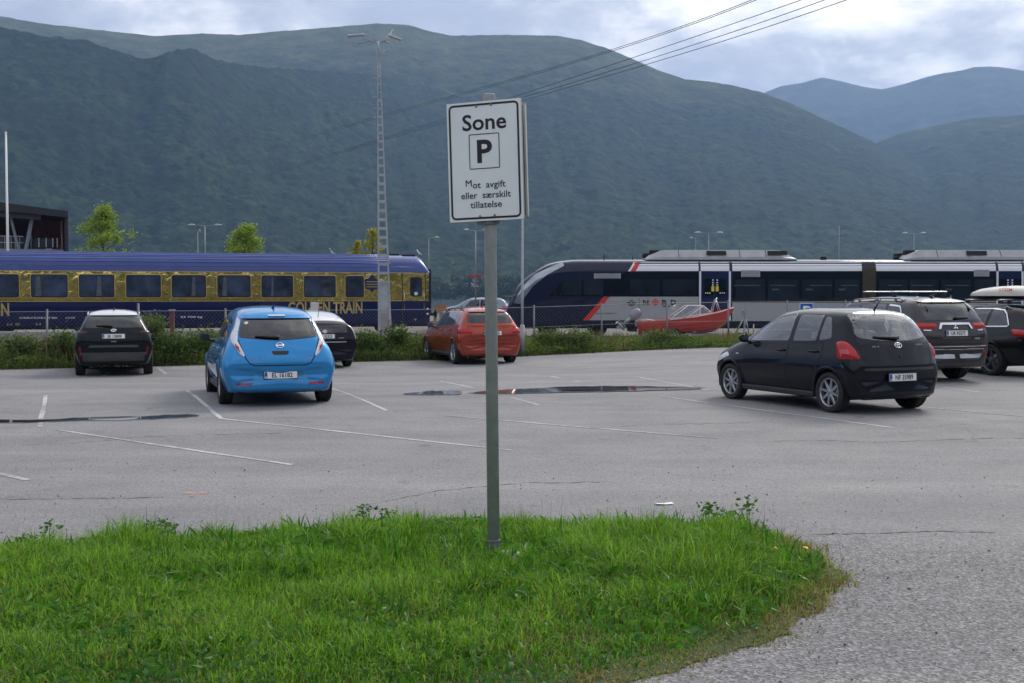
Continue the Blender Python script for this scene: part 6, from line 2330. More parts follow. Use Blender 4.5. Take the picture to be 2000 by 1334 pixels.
    for a in (0, 120, 240):
        q = Matrix.Rotation(R_(a), 3, 'X')
        c = Vector((-.24, 0, -.58))
        pts = [c + q @ Vector(p) for p in ((.02, 0, 0), (.03, .07, .06), (0, .06, .15), (-.03, -.02, .15), (-.03, -.04, .05))]
        m.add([T(p) for p in pts], [(0, 1, 2, 3, 4)])
    m.build("propeller", pbr("prop_white", (.6, .6, .6), .4), ob)
    # trailer: a thing of its own
    tr = thing("boat_trailer", "galvanised boat trailer with blue mudguards and a winch post under the red boat", "trailer", (X0, Y, zg), R_(-2))
    GAL = pbr("galvanised_steel", (.36, .38, .40), .45, .7, .2, 8)
    m = MB()
    m.box((2.6, 0, .30), (5.2, .09, .09), None, 0, .01)
    for y in (-.55, .55): m.box((1.5, y, .28), (2.8, .06, .08), None, 0, .01)
    for x in (.2, 1.2, 2.4): m.box((x, 0, .26), (.06, 1.5, .06), None, 0, .01)
    m.box((5.0, 0, .3), (.5, .07, .07), None, 0, .01)
    for y in (-.55, .55):
        for x in (.3, 2.2): m.box((x, y * .8, .34), (.3, .08, .08), None, 0, .02)
    m.build("frame", GAL, tr)
    m = MB()
    m.box((4.75, 0, .85), (.08, .08, 1.15), Matrix.Rotation(.04, 3, 'Y'), 0, .01)
    m.tube([(4.35, 0, .32), (4.72, 0, 1.05)], .035, 6); m.tube([(4.95, 0, .32), (4.80, 0, 1.0)], .03, 6)
    m.box((4.60, 0, 1.22), (.34, .06, .06), Matrix.Rotation(.35, 3, 'Y')); m.cyl((4.72, -.12, 1.33), (4.72, .12, 1.33), .09)
    m.box((4.78, 0, 1.46), (.05, .05, .32))
    m.build("winch_post", GAL, tr)
    m = MB(); m.tube([(5.15, .0, .2), (5.15, 0, .75)], .03, 6); m.lathe([(.10, -.03), (.10, .03), (.03, .035), (.03, -.035)], (5.15, 0, .10), (0, 1, 0), 14, closed=True)
    m.build("jockey_wheel", GAL, tr)
    for y in (-.82, .82):
        sd = 1 if y > 0 else -1
        w = wheel("wheel", tr, (1.55, y, .27), .27, .14, .17, 5, sd, GAL)
        m = MB()
        rows = [[(1.55 + (.33 + .0 * j) * math.cos(t), y + sd * (j - .5) * .2, .27 + .33 * math.sin(t)) for j in (0, 1)] for t in np.linspace(R_(5), R_(175), 14)]
        m.grid(rows, True)
        m.build("mudguard", pbr("blue_mudguard", (.10, .22, .42), .4, 0, .12, 4), tr)
    m = MB(); m.lathe([(.10, -.05), (.10, .05), (.06, .055), (.06, -.055)], (2.45, -.5, .48), (0, 1, 0), 14, closed=True)
    m.build("keel_roller", pbr("roller_grey", (.45, .45, .45), .6), tr)


golden_coach()
diesel_train()
boat()

# ================================================================== SIGN, MAST, LAMPS, FENCE
GALV = pbr("galvanised_pole", (.38, .40, .415), .5, .1, .14, 14)
LGAL = pbr("pale_pole", (.27, .29, .31), .45, .4, .1, 8)


def parking_sign():
    Y = 7.2
    b = at_y(964.5, 1092, Y)
    t = at_y(957.5, 440, Y)
    top = at_y(957.5, 189, Y)
    top = b + (t - b).normalized() * (top.z - b.z + .012)
    root = thing("parking_sign", "white parking zone sign with black text on a leaning grey pole in the grass", "sign", (b.x, b.y, 0.0))
    B = Vector((0, 0, 0.0)); Tp = top - Vector((b.x, b.y, 0))
    d = (Tp - (b - Vector((b.x, b.y, 0)))).normalized()
    base = b - Vector((b.x, b.y, 0)) - d * .25
    m = MB()
    m.cyl(base, Tp, .038, None, 28)
    m.lathe([(.030, .0), (.034, .004), (.038, 0)], Tp, d, 28)
    pole = m.build("pole", GALV, root)
    m = MB()
    q = b - Vector((b.x, b.y, 0))
    m.cyl(q + d * .0, q + d * .105, .0415, None, 28)
    m.lathe([(.0415, .105), (.044, .110), (.044, .122), (.038, .126)], q, d, 28)
    m.build("ground_sleeve", pbr("worn_sleeve", (.12, .13, .13), .6, .4, .3, 20), root)
    c = at_y(953, 316.5, Y) - Vector((b.x, b.y, 0))
    Rm = (Matrix.Rotation(R_(-19), 3, 'Z') @ Matrix.Rotation(R_(-1.7), 3, 'Y'))
    XD, N_, UP = Rm @ Vector((1, 0, 0)), Rm @ Vector((0, -1, 0)), Rm @ Vector((0, 0, 1))
    w, h = .478, .725
    c = c + N_ * .058
    WH = pbr("sign_white", (.80, .84, .84), .4, 0, .04, 3, coat=.2)
    BK = pbr("sign_black", (.012, .012, .016), .45)
    def slab(off, th, w, h, r, mat, name, par, ww=None):
        pl = round_poly([(-w / 2, -h / 2), (w / 2, -h / 2), (w / 2, h / 2), (-w / 2, h / 2)], r, 6)
        m = MB()
        m.prism(pl, lambda x, y, k: c + XD * x + UP * y + N_ * (off + k), th)
        return m.build(name, mat, par)
    pan = slab(-.004, .004, w, h, .004, WH, "sign_panel", root)
    # turned-back edge profile of the panel
    m = MB()
    for sx_, sy_, lx, ly in ((0, 1, w, .012), (0, -1, w, .012), (1, 0, .012, h), (-1, 0, .012, h)):
        m.box(c + XD * sx_ * (w / 2 - .006) + UP * sy_ * (h / 2 - .006) - N_ * .016, (lx, .022, ly), Rm)
    m.build("panel_edge", pbr("sign_grey_back", (.30, .31, .32), .5, .3), pan)
    # border
    m = MB()
    po = round_poly([(-w / 2 + .012, -h / 2 + .012), (w / 2 - .012, -h / 2 + .012), (w / 2 - .012, h / 2 - .012), (-w / 2 + .012, h / 2 - .012)], .035, 6)
    pi = inset_poly(po, .0125)
    n = len(po)
    P3 = lambda p, o=.0012: c + XD * p[0] + UP * p[1] + N_ * o
    m.add([P3(p) for p in po] + [P3(p) for p in pi], [(i, (i + 1) % n, n + (i + 1) % n, n + i) for i in range(n)])
    m.build("border", BK, pan)
    # P in its box
    m = MB()
    bx, by = .0, .060
    po = round_poly([(bx - .099, by - .107), (bx + .099, by - .107), (bx + .099, by + .107), (bx - .099, by + .107)], .010, 4)
    pi = inset_poly(po, .0055)
    n = len(po)
    m.add([P3(p) for p in po] + [P3(p) for p in pi], [(i, (i + 1) % n, n + (i + 1) % n, n + i) for i in range(n)])
    m.build("border", BK, pan)

    def word(s, x, y, wd, cap, bold):
        me = text_mesh(s, 1.0, bold)
        X = [v.co.x for v in me.vertices]; Yv = [v.co.y for v in me.vertices]
        if s[0] == 'M':
            bm = bmesh.new(); bm.from_mesh(me)
            bmesh.ops.delete(bm, geom=[v for v in bm.verts if v.co.x < min(X) + .66], context='VERTS')
            bm.to_mesh(me); bm.free()
        k = wd / (max(X) - min(X)); cx = (max(X) + min(X)) / 2
        # cap height of the face is 0.73
        ky = cap / .73
        base = text_mesh("H", 1.0, bold)
        for v in me.vertices:
            v.co.x = (v.co.x - cx) * k
        # centre the words on the cap height, not on their descenders
        lo = {'avg': 0}
        hb = [v.co.y for v in base.vertices]
        bpy.data.meshes.remove(base)
        desc = 'g' in s
        y_top, y_bot = max(Yv), min(Yv)
        mid = (y_top + y_bot) / 2
        shift = 0
        if desc: shift = -(0.20 * ky) / 2
        for v in me.vertices:
            v.co.y = (v.co.y - mid) * ky + shift
        T4 = Matrix.Translation(c + XD * x + UP * y + N_ * .0014) @ Matrix((XD, UP, N_)).transposed().to_4x4()
        me.transform(T4)
        link("lettering", me, pan, [BK])
        if s[0] == 'M':                                     # the stems and diagonals of the capital M, drawn as strokes
            x0 = min(X)
            f = lambda a, b: T4 @ Vector(((a + x0 - .073 - cx) * k, (b - mid) * ky + shift, 0))
            m = MB()
            for q in (((.06, 0), (.175, 0), (.175, .682), (.06, .682)), ((.607, 0), (.722, 0), (.722, .682), (.607, .682)), ((.175, .69), (.175, .50), (.391, .235), (.391, .41)), ((.607, .69), (.607, .50), (.391, .235), (.391, .41))):
                m.add([f(*p) for p in q], [(0, 1, 2, 3)])
            m.build("lettering", BK, pan, fixn=False)
    word("Sone", .004, .238, .285, .098, .018)
    word("P", .002, .060, .098, .140, .026)
    word("Mot  avgift", .002, -.143, .258, .041, .012)
    word("eller  særskilt", .002, -.205, .322, .041, .012)
    word("tillatelse", .002, -.263, .205, .041, .012)
    # bolts and clamps
    m = MB()
    for x, y in ((-.045, .335), (.05, .337), (-.04, -.335), (.055, -.333)):
        p = c + XD * x + UP * y
        m.cyl(p - N_ * .002, p + N_ * .005, .009, .007, 10)
    m.build("bolt", pbr("bolt_steel", (.25, .25, .26), .4, .8), pan)
    # second panel on the far side of the pole
    c2 = c
    c = c2 - N_ * .104 + XD * .002
    bp = slab(-.004, .004, w, h - .03, .004, pbr("sign_grey_back", (.30, .31, .32), .5, .3), "back_panel", root)
    m = MB()
    for sx_, sy_, lx, ly in ((0, 1, w, .012), (0, -1, w, .012), (1, 0, .012, h - .03), (-1, 0, .012, h - .03)):
        m.box(c + XD * sx_ * (w / 2 - .006) + UP * sy_ * (h / 2 - .021) + N_ * .011, (lx, .022, ly), Rm)
    m.build("panel_edge", pbr("weathered_edge", (.50, .49, .43), .5, .1), bp)
    c = c2
    for yy in (.31, -.372):
        o = c - N_ * .058 + UP * yy
        m = MB()
        m.lathe([(.042, -.016), (.046, -.014), (.046, .014), (.042, .016)], o, UP, 24)
        for s in (-1, 1):
            m.box(o + XD * s * .056, (.034, .05, .026), Rm, 0, .004)
        m.build("clamp", pbr("clamp_steel", (.26, .28, .29), .45, .7), root)
    return root


def flood_mast():
    Y = 52.0
    k = F_PX / Y
    X = (752 - 1000) / k
    zb = -.36
    root = thing("floodlight_mast", "tall tapering grey steel lattice mast with floodlights on top, between fence and trains", "mast", (X, Y, zb), R_(6))
    ST = pbr("mast_steel", (.36, .39, .42), .5, .1, .2, 3)
    z_of = lambda v: (CAM_H - zb) + (575 - v) / k
    H0, H1 = z_of(553), z_of(102)
    hw = lambda z: np.interp(z, [0, H0, H1], [.31, .265, .065])
    off = lambda z: -.235 * (z / H1) * 1.0      # it leans a little to the left
    # solid folded-plate foot
    m = MB()
    rows = []
    for z in (-.3, .3, 1.0, H0):
        w = hw(z); o = off(max(z, 0))
        rows.append([(o - w, -w, z), (o - w + .05, -w - .0, z), (o - w + .06, -w + .05, z), (o + w - .06, -w + .05, z), (o + w - .05, -w, z), (o + w, -w, z), (o + w, w, z), (o - w, w, z)])
    m.grid(rows, False, close_u=True)
    m.build("mast_foot", ST, root)
    # rust bloom on the foot plate
    m = MB()
    m.grid([[(off(z) + x * hw(z), -hw(z) + .047, z) for x in np.linspace(-.55, .72, 8)] for z in np.linspace(.2, 1.25, 8)], False)
    rm = bpy.data.materials.new("rust_bloom"); rm.use_nodes = True
    t = rm.node_tree; bb = t.nodes['Principled BSDF']
    co = N(t, 'ShaderNodeTexCoord').outputs['Object']
    t.links.new(ramp(t, noise(t, co, 3.5, 6, .65), [(.4, (.30, .30, .33)), (.6, (.34, .24, .23))]), bb.inputs['Base Color'])
    bb.inputs['Roughness'].default_value = .7
    m.build("rust_patch", rm, root)
    # four legs and the rungs
    m = MB()
    for sx_ in (-1, 1):
        for sy in (-1, 1):
            rows = []
            for z in np.linspace(H0, H1, 14):
                w = hw(z); o = off(z); a = .075 if z < H1 * .6 else .055
                x0, y0 = o + sx_ * w, sy * w
                x1, y1 = x0 - sx_ * min(a, w * .8), y0 - sy * .02
                rows.append([(x0, y0, z), (x1, y0, z), (x1, y1, z), (x0, y1, z)])
            m.grid(rows, False, close_u=True)
    m.build("leg", ST, root)
    m = MB()
    z = H0 + .05
    while z < H1 - .1:
        w = hw(z); o = off(z)
        for sy in (-1, 1):
            m.box((o, sy * (w - .012), z), (2 * w, .014, .115 if z < H1 * .55 else .08))
            m.box((o + sy * (w - .012), 0, z), (.014, 2 * w, .10))
        z += .395 if z < H1 * .6 else .36
    m.build("rung", ST, root)
    m = MB()
    for v in (128, 140, 156, 192, 215, 232):
        z = z_of(v)
        m.box((off(z) - hw(z) - .10, 0, z), (.2, .03, .03))
    m.build("climbing_peg", ST, root)
    zt = z_of(86)
    m = MB(); m.cyl((off(H1), 0, H1 - .2), (off(H1) - .02, 0, zt), .045, .04, 10); m.build("top_pole", ST, root)
    # head frame and lamps
    ox = off(H1)
    m = MB()
    for a in ((-1.0, -.05, .16, 1.0), (.62, -.05, .20, 1.1), (-.62, -.05, -.16, -1.0), (.45, -.05, -.17, -1.0)):
        m.box((ox + a[0] * .5, a[3] * .45, zt + a[2] * .5), (abs(a[0]) * 1.05 + .05, .09, .05), Matrix.Rotation(math.atan2(a[3] * .9, a[0]), 3, 'Z'))
    m.build("head_frame", ST, root)
    LH = pbr("lamp_head_grey", (.52, .56, .60), .4, .2, .08, 4)
    for (x0, x1, z0, z1) in ((681, 714, 80, 76.5), (760, 784, 77, 85)):
        xa = (x0 - 740) / k + ox; xb = (x1 - 740) / k + ox
        za, zb_ = z_of(z0), z_of(z1)
        mid = Vector(((xa + xb) / 2, -.25, (za + zb_) / 2))
        ang = math.atan2(zb_ - za, xb - xa)
        m = MB()
        m.box(mid, (math.hypot(xb - xa, zb_ - za), .36, .06), Matrix.Rotation(-ang, 3, 'Y'), 0, .02)
        m.build("floodlight", LH, root)
    for z_, x_ in ((106, 752), (110, 749)):
        m = MB(); m.box(((x_ - 740) / k + ox, -.1, z_of(z_)), (.22, .2, .05), Matrix.Rotation(-.2, 3, 'Y'), 0, .015); m.build("floodlight", LH, root)
    m = MB(); m.tube([(ox, 0, z_of(108)), (ox + .2, -.1, z_of(108))], .02, 5); m.build("lamp_bracket", ST, root)
    return root, Vector((X, Y, zb)), z_of, k, ox


def street_lamp(label, u, v_top, v_arm, Y, arms, span_px, r=.055, group=None, sleeve=None):
    k = F_PX / Y
    X = (u - 1000) / k
    zb = gzf(X, Y) - .03
    zt = CAM_H + (575 - v_top) / k
    root = thing("street_lamp", label, "street lamp", (X, Y, zb), 0, group)
    h = zt - zb
    m = MB()
    m.cyl((0, 0, 0), (0, 0, h * .45), r, r * .85, 12); m.cyl((0, 0, h * .45), (0, 0, h), r * .85, r * .6, 12)
    m.build("pole", LGAL, root)
    if sleeve:
        m = MB(); m.cyl((0, 0, 0), (0, 0, sleeve), r * 1.55, None, 14); m.lathe([(r * 1.55, sleeve), (r, sleeve + .05)], (0, 0, 0), (0, 0, 1), 14); m.build("pole_sleeve", LGAL, root)
    sp = span_px / k
    for s in arms:
        m = MB()
        m.tube([(0, 0, h - .02), (s * sp * .5, 0, h + .03), (s * sp * .72, 0, h + .06)], .025, 6)
        m.build("arm", LGAL, root)
        m = MB()
        rows = []
        for q, w, t in ((0, .03, .03), (.12, .10, .06), (.4, .13, .075), (.75, .12, .06), (1.0, .04, .02)):
            x = s * (sp * .60 + q * sp * .42)
            rows.append([(x, -w, h + .05), (x, -w * .6, h + .05 + t), (x, w * .6, h + .05 + t), (x, w, h + .05), (x, w * .7, h + .03), (x, -w * .7, h + .03)])
        m.grid(rows, True, close_u=True)
        m.add(rows[0], [tuple(range(6))]); m.add(rows[-1], [tuple(range(6))])
        m.build("lamp_head", pbr("lamp_head_grey", (.52, .56, .60), .4, .2, .08, 4), root)
    return root


def fence():
    root = thing("wire_fence", "low chain-link wire fence on grey posts running behind the weeds", "fence", (0, 0, 0))
    W_ = pbr("fence_wire", (.26, .27, .28), .5, .6)
    e = 1.7
    pts = []
    for i in range(24):
        u = -6.3 + i * 2.42
        x = EDGE_P.x + EDGE_D.x * u + EDGE_N.x * e
        y = EDGE_P.y + EDGE_D.y * u + EDGE_N.y * e
        pts.append(Vector((x, y, gzf(x, y) - .03)))
    H = 1.52
    for i, p in enumerate(pts):
        m = MB()
        lean = Vector((random.uniform(-.03, .03), random.uniform(-.03, .03), 0))
        hh = H + (.16 if i in (4, 15, 16) else 0)
        m.cyl(p - Vector((0, 0, .2)), p + lean + Vector((0, 0, hh)), .030, None, 8)
        m.lathe([(.034, 0), (.03, .02), (.001, .03)], p + lean + Vector((0, 0, hh)), (0, 0, 1), 8)
        m.build("post", pbr("fence_post", (.17, .185, .20), .5, .4, .15, 6), root)
    m = MB()
    for z in (H - .04, H * .55, .12):
        m.tube([p + Vector((0, 0, z)) for p in pts], .009 if z > 1 else .005, 5)
    m.build("rail_wire", W_, root)
    # diamond mesh, one panel per bay
    m = MB()
    for a, b in zip(pts[:-1], pts[1:]):
        n = 22
        for k in range(-12, n):
            for s in (0, 1):
                t0, t1 = k / n, (k + 12) / n
                z0, z1 = .1, H - .05
                f0, f1 = max(0, t0), min(1, t1)
                if f1 <= f0: continue
                za = z0 + (z1 - z0) * (f0 - t0) / (t1 - t0); zb = z0 + (z1 - z0) * (f1 - t0) / (t1 - t0)
                if s: za, zb = z0 + z1 - za, z0 + z1 - zb
                p = a.lerp(b, f0) + Vector((0, 0, za)); q = a.lerp(b, f1) + Vector((0, 0, zb))
                m.cyl(p, q, .0015, None, 3, caps=False, smooth=False)
    m.build("chain_link", W_, root, fixn=False)


def small_things():
    # --- flagpole
    Y = 75.0; k = F_PX / Y
    t = at_y(12, 261, Y)
    b = Vector((t.x - .02, Y, gzf(t.x, Y) - .03))
    r = thing("flagpole", "tall white flagpole in front of the dark station building", "flagpole", b)
    m = MB(); m.cyl((0, 0, 0), (0, 0, t.z - b.z), .105, .055, 14); m.build("pole", WHT, r)
    m = MB(); m.lathe([(.001, .14), (.06, .11), (.08, .06), (.05, .0), (.07, -.03)], (0, 0, t.z - b.z), (0, 0, 1), 12); m.build("finial", WHT, r)
    m = MB(); m.tube([(.10, -.06, .9), (.085, -.05, t.z - b.z - .1)], .006, 4); m.build("halyard", WHT, r)
    # --- lamps
    G = "twin-armed street lamps beyond the trains"
    street_lamp("twin-armed street lamp rising between the two left green trees", 402, 441, 441, 84, (-1, 1), 32, group=G)
    street_lamp("slim pole with a small lamp just left of a twin-armed lamp", 388, 452, 452, 88, (1,), 5, .035)
    street_lamp("twin-armed street lamp half hidden behind the sign post, carrying two red signs", 929, 451, 451, 70, (-1, 1), 23, group=G)
    street_lamp("single-armed street lamp beside the right end of the gold coach", 838, 465, 465, 92, (1,), 20, .045)
    street_lamp("twin-armed street lamp above the front roof fairing of the railcar", 1383, 456, 456, 84, (-1, 1), 27, group=G)
    street_lamp("small single-armed lamp left of the lamp above the railcar", 1358, 466, 466, 95, (-1,), 11, .035)
    street_lamp("twin-armed street lamp above the rearmost roof fairing at right", 1783, 457, 457, 84, (-1, 1), 22, group=G)
    street_lamp("plain slim pole without arms above the middle of the railcar", 1637, 442, 442, 80, (), 1, .04)
    street_lamp("slender pale lamp post with a thick foot beside the orange-red car", 1020, 380, 380, 35.2, (1, -1), 12, .046, sleeve=.95)
    # --- red signs on the lamp
    Y = 69.8
    for u in (921.5, 935):
        c = at_y(u, 539.5, Y)
        m = MB()
        m.box((0, 0, 0), (.36, .03, .20), None, 0, .008)
        o = m.build("direction_sign", pbr("red_brown_sign", (.30, .06, .06), .5), None)
        o.location = c + Vector((0, -.09, 0))
        tag(o, "small red-brown sign plate %s of the lamp post" % ("on the left" if u < 930 else "on the right"), "sign", "red plates on the lamp post")
    # --- blue parking sign behind the black hatchback
    Y = 30.5
    c = at_y(1575, 606, Y)
    zg = gzf(c.x, c.y)
    r = thing("parking_sign", "small blue square parking sign showing above the black hatchback roof", "sign", (c.x, c.y, zg))
    hz = c.z - zg - .02
    BL = pbr("sign_blue", (.01, .10, .42), .4, 0, .05, 5)
    m = MB(); m.cyl((0, .03, -.1), (0, .03, hz + .1), .03, None, 10); m.build("pole", GALV, r)
    m = MB(); m.box((0, 0, hz), (.35, .012, .42), None, 0, .005); p = m.build("sign_panel", WHT, r)
    m = MB(); m.box((0, -.004, hz), (.325, .012, .395), None, 0, .005); m.build("blue_field", BL, p)
    place_text("lettering", "P", .36, (0, -.0105, hz), (1, 0, 0), (0, 0, 1), WHT, p, .014, 1.1)
    m = MB(); m.cyl((.05, -.012, hz + .055), (.05, -.014, hz + .055), .035, None, 14); m.build("emblem", INK, p)
    # --- gulls
    G = "gulls on high perches"
    gull(at_y(762, 74, 51.75), 20, "white gull perched on top of the floodlight mast", G, .7)
    gc = at_y(648, 494, 61.0)
    gull(Vector((gc.x, gc.y, roof_z(gc))), 200, "white gull standing on the ribbed coach roof left of the mast", G, .68)
    gc = at_y(818, 497, 62.5)
    gull(Vector((gc.x, gc.y, roof_z(gc) - .02)), 160, "white gull standing at the right end of the coach roof", G, .68)
    # --- crates beyond the coach end
    Y = 67.0
    zg = gzf(-4, Y) - .03
    c = at_y(861, 601, Y)
    CR = pbr("orange_wood", (.42, .15, .06), .7, 0, .2, 6)
    r = thing("planter_box", "orange wooden box on pale pallets to the right of the gold coach", "box", (c.x, Y, c.z - .19))
    m = MB()
    for z in (.05, .17, .29): m.box((0, -.3, z), (.66, .025, .105)); m.box((0, .3, z), (.66, .025, .105)); m.box((-.32, 0, z), (.025, .58, .105)); m.box((.32, 0, z), (.025, .58, .105))
    m.build("slat_side", CR, r)
    m = MB(); m.box((0, 0, .02), (.62, .56, .03)); m.build("bottom", CR, r)
    PL = pbr("pale_timber", (.42, .40, .36), .8, 0, .2, 5)
    z = zg
    n = 0
    while z + .145 < c.z - .19 + .02:
        r = thing("pallet", "pale wooden pallet in the stack under the orange box, number %s from the ground" % ("one", "two", "three", "four", "five", "six", "seven", "eight", "nine")[n], "pallet", (c.x, Y, z), 0, "pallets stacked under the orange box")
        m = MB()
        for y in (-.4, -.2, 0, .2, .4): m.box((0, y, .132), (.8, .12, .02))
        m.build("top_board", PL, r)
        m = MB()
        for x in (-.34, 0, .34):
            for y in (-.35, 0, .35): m.box((x, y, .07), (.12, .12, .10))
        m.build("block", PL, r)
        m = MB()
        for x in (-.34, 0, .34): m.box((x, 0, .01), (.12, .8, .02))
        m.build("bottom_board", PL, r)
        z += .143; n += 1
    c = at_y(846, 631, 63.8)
    m = MB(); m.box((0, 0, .3), (.75, .5, .62), None, 0, .04); m.box((0, 0, .64), (.5, .3, .06), None, 0, .02)
    o = m.build("concrete_block", pbr("pale_concrete", (.32, .31, .30), .9, 0, .15, 4, bump=.3), None)
    o.location = (c.x + .1, 63.8, gzf(c.x, 63.8) - .03)
    tag(o, "grey concrete block on the ground at the coach end", "concrete block")
    # --- low concrete edge in front of the coach
    ang = R_(17.5)
    m = MB()
    m.box((0, 0, .2), (22, .35, .62), None, 0, .03)
    o = m.build("platform_edge", pbr("edge_concrete", (.34, .33, .31), .9, 0, .2, 3), None)
    o.location = (-22.5, 50.6, -.4); o.rotation_euler = (0, 0, ang)
    tag(o, kind='structure')
    # --- notice on the fence and a marker post
    c = at_y(614.5, 599.5, 33.4)
    m = MB(); m.box((0, 0, 0), (.21, .03, .26), None, 0, .008)
    o = m.build("notice_board", pbr("notice_white", (.62, .63, .64), .5, 0, .08, 9), None); o.location = c
    tag(o, "small white board fixed to the wire fence just above the blue hatchback", "notice")
    m = MB(); m.cyl((0, 0, -.6), (0, 0, .15), .02, None, 8); b = m.build("bracket_post", GALV, o); b.location = (0, .04, 0)
    c = at_y(336, 606, 35.0)
    zg = gzf(c.x, c.y) - .03
    r = thing("marker_post", "red-brown marker post rising from the weeds between the two left cars", "post", (c.x, c.y, zg))
    m = MB(); m.box((0, 0, (c.z - zg) / 2), (.13, .10, c.z - zg), None, 0, .015); m.build("post_body", pbr("red_brown_paint", (.16, .05, .05), .7, 0, .3, 8), r)
    m = MB(); m.box((0, 0, c.z - zg), (.17, .13, .05), None, 0, .01); m.build("cap", pbr("cap_grey", (.25, .24, .25), .6), r)
    # --- litter
    p = ground_px(1297, 985.5)
    m = MB()
    m.grid([[(x, y, .006 + .012 * abs(math.sin(9 * x + 5 * y))) for y in (-.03, 0, .03)] for x in (-.07, -.04, 0, .04, .075)], True)
    o = m.build("paper_scrap", pbr("paper_white", (.75, .76, .74), .8, 0, .06, 9), None); o.location = p; o.rotation_euler.z = .2
    tag(o, "flat white scrap of paper lying on the open asphalt", "litter")
    p = at_y(990, 1108, 7.1); p.z = .125
    m = MB()
    m.grid([[(x, y, .02 * math.sin(30 * x) + .03 * math.cos(22 * y)) for y in (-.03, -.01, .015, .035)] for x in (-.045, -.02, .01, .045)], False)
    o = m.build("crumpled_paper", pbr("soiled_paper", (.46, .46, .42), .8, 0, .2, 30), None); o.location = p; o.scale = (.75, .75, .75); o.rotation_euler = (1.0, .2, .3)
    tag(o, "crumpled white paper in the grass right of the sign pole foot", "litter")
    p = at_y(1010, 1119, 7.05); p.z = .11
    m = MB()
    m.grid([[(x, y, .025 * math.sin(26 * x + 1) + .02 * math.cos(31 * y)) for y in (-.035, -.01, .02, .04)] for x in (-.04, -.015, .015, .04)], False)
    o = m.build("crumpled_wrapper", pbr("wrapper_grey", (.40, .45, .40), .5, 0, .2, 30), None); o.location = p; o.scale = (.75, .75, .75); o.rotation_euler = (.8, -.3, 1.1)
    tag(o, "pale torn wrapper caught in the grass by the crumpled paper", "litter")
    # orange spray marks
    mk = pbr("orange_spray", (.44, .27, .20), .9, 0, .2, 20)
    for u0, u1, v in ((360, 382, 963.5), (390, 405, 963.5), (700 / 2 + 30, 372, 968)):
        a, b = ground_px(u0, v), ground_px(u1, v + .5)
        m = MB()
        n = 8
        m.grid([[a.lerp(b, i / n) + Vector((0, s * .035 * (1 + .6 * math.sin(i * 2.1)), .004)) for s in (-1, 1)] for i in range(n + 1)], False)
        tag(m.build("road_marking", mk, None), kind='structure')


def roof_z(p):
    """top of the coach roof at a world point"""
    ang = R_(17.5)
    near = Vector((-4.32, 61.6)); nrm = Vector((-math.sin(ang), math.cos(ang)))
    d = abs((Vector((p.x, p.y)) - near).dot(nrm) - 1.45)
    return -.36 + float(np.interp(d, [0, .36, .70, .98, 1.19, 1.33, 1.4], [4.17, 4.14, 4.06, 3.93, 3.76, 3.55, 3.36])) + .01


def gull(p, rz, label, group, s=1.0):
    """standing gull: one continuous body, wings and legs as parts"""
    r = thing("gull", label, "gull", p, R_(rz), group)
    sec = [(-.30, .20, .006, .010), (-.22, .21, .035, .028), (-.12, .22, .07, .06), (0, .235, .085, .085), (.09, .265, .075, .085), (.15, .32, .048, .055), (.185, .375, .045, .046), (.22, .40, .042, .04), (.255, .395, .022, .022), (.30, .385, .010, .010), (.33, .378, .003, .004)]
    rows = []
    tl = lambda x, z: (x * .82 - (z - .2) * .25, z + x * .42)        # standing rather upright
    for x, z, w, h in sec:
        x, z = tl(x, z)
        rows.append([(x * s, w * s * math.cos(t), (z + h * math.sin(t)) * s) for t in np.linspace(0, 2 * math.pi, 12, endpoint=False)])
    m = MB(); m.grid(rows, True, close_u=True); m.add(rows[0], [tuple(range(12))]); m.add(rows[-1], [tuple(range(12))])
    m.build("body", pbr("gull_white", (.78, .79, .80), .8, 0, .05, 20), r)
    for sg in (1, -1):
        m = MB()
        rows = []
        for x, z, h in ((.10, .27, .03), (.02, .275, .06), (-.10, .255, .055), (-.22, .225, .03), (-.34, .205, .006)):
            x, z = tl(x, z)
            y = sg * .088 * (1 if x > -.12 else .6)
            rows.append([(x * s, y * s, (z + h) * s), (x * s, (y + sg * .012) * s, z * s), (x * s, y * s, (z - h) * s)])
        m.grid(rows, True)
        m.build("wing", pbr("gull_grey", (.55, .58, .61), .8, 0, .08, 20), r)
        m = MB(); m.cyl((.02 * s, sg * .03 * s, .17 * s), (.03 * s, sg * .03 * s, 0), .007 * s, None, 5)
        m.add([(.0, sg * .03 * s, .003), (.07 * s, sg * .05 * s, .003), (.07 * s, sg * .01 * s, .003)], [(0, 1, 2)])
        m.build("leg", pbr("gull_leg", (.5, .3, .2), .6), r)


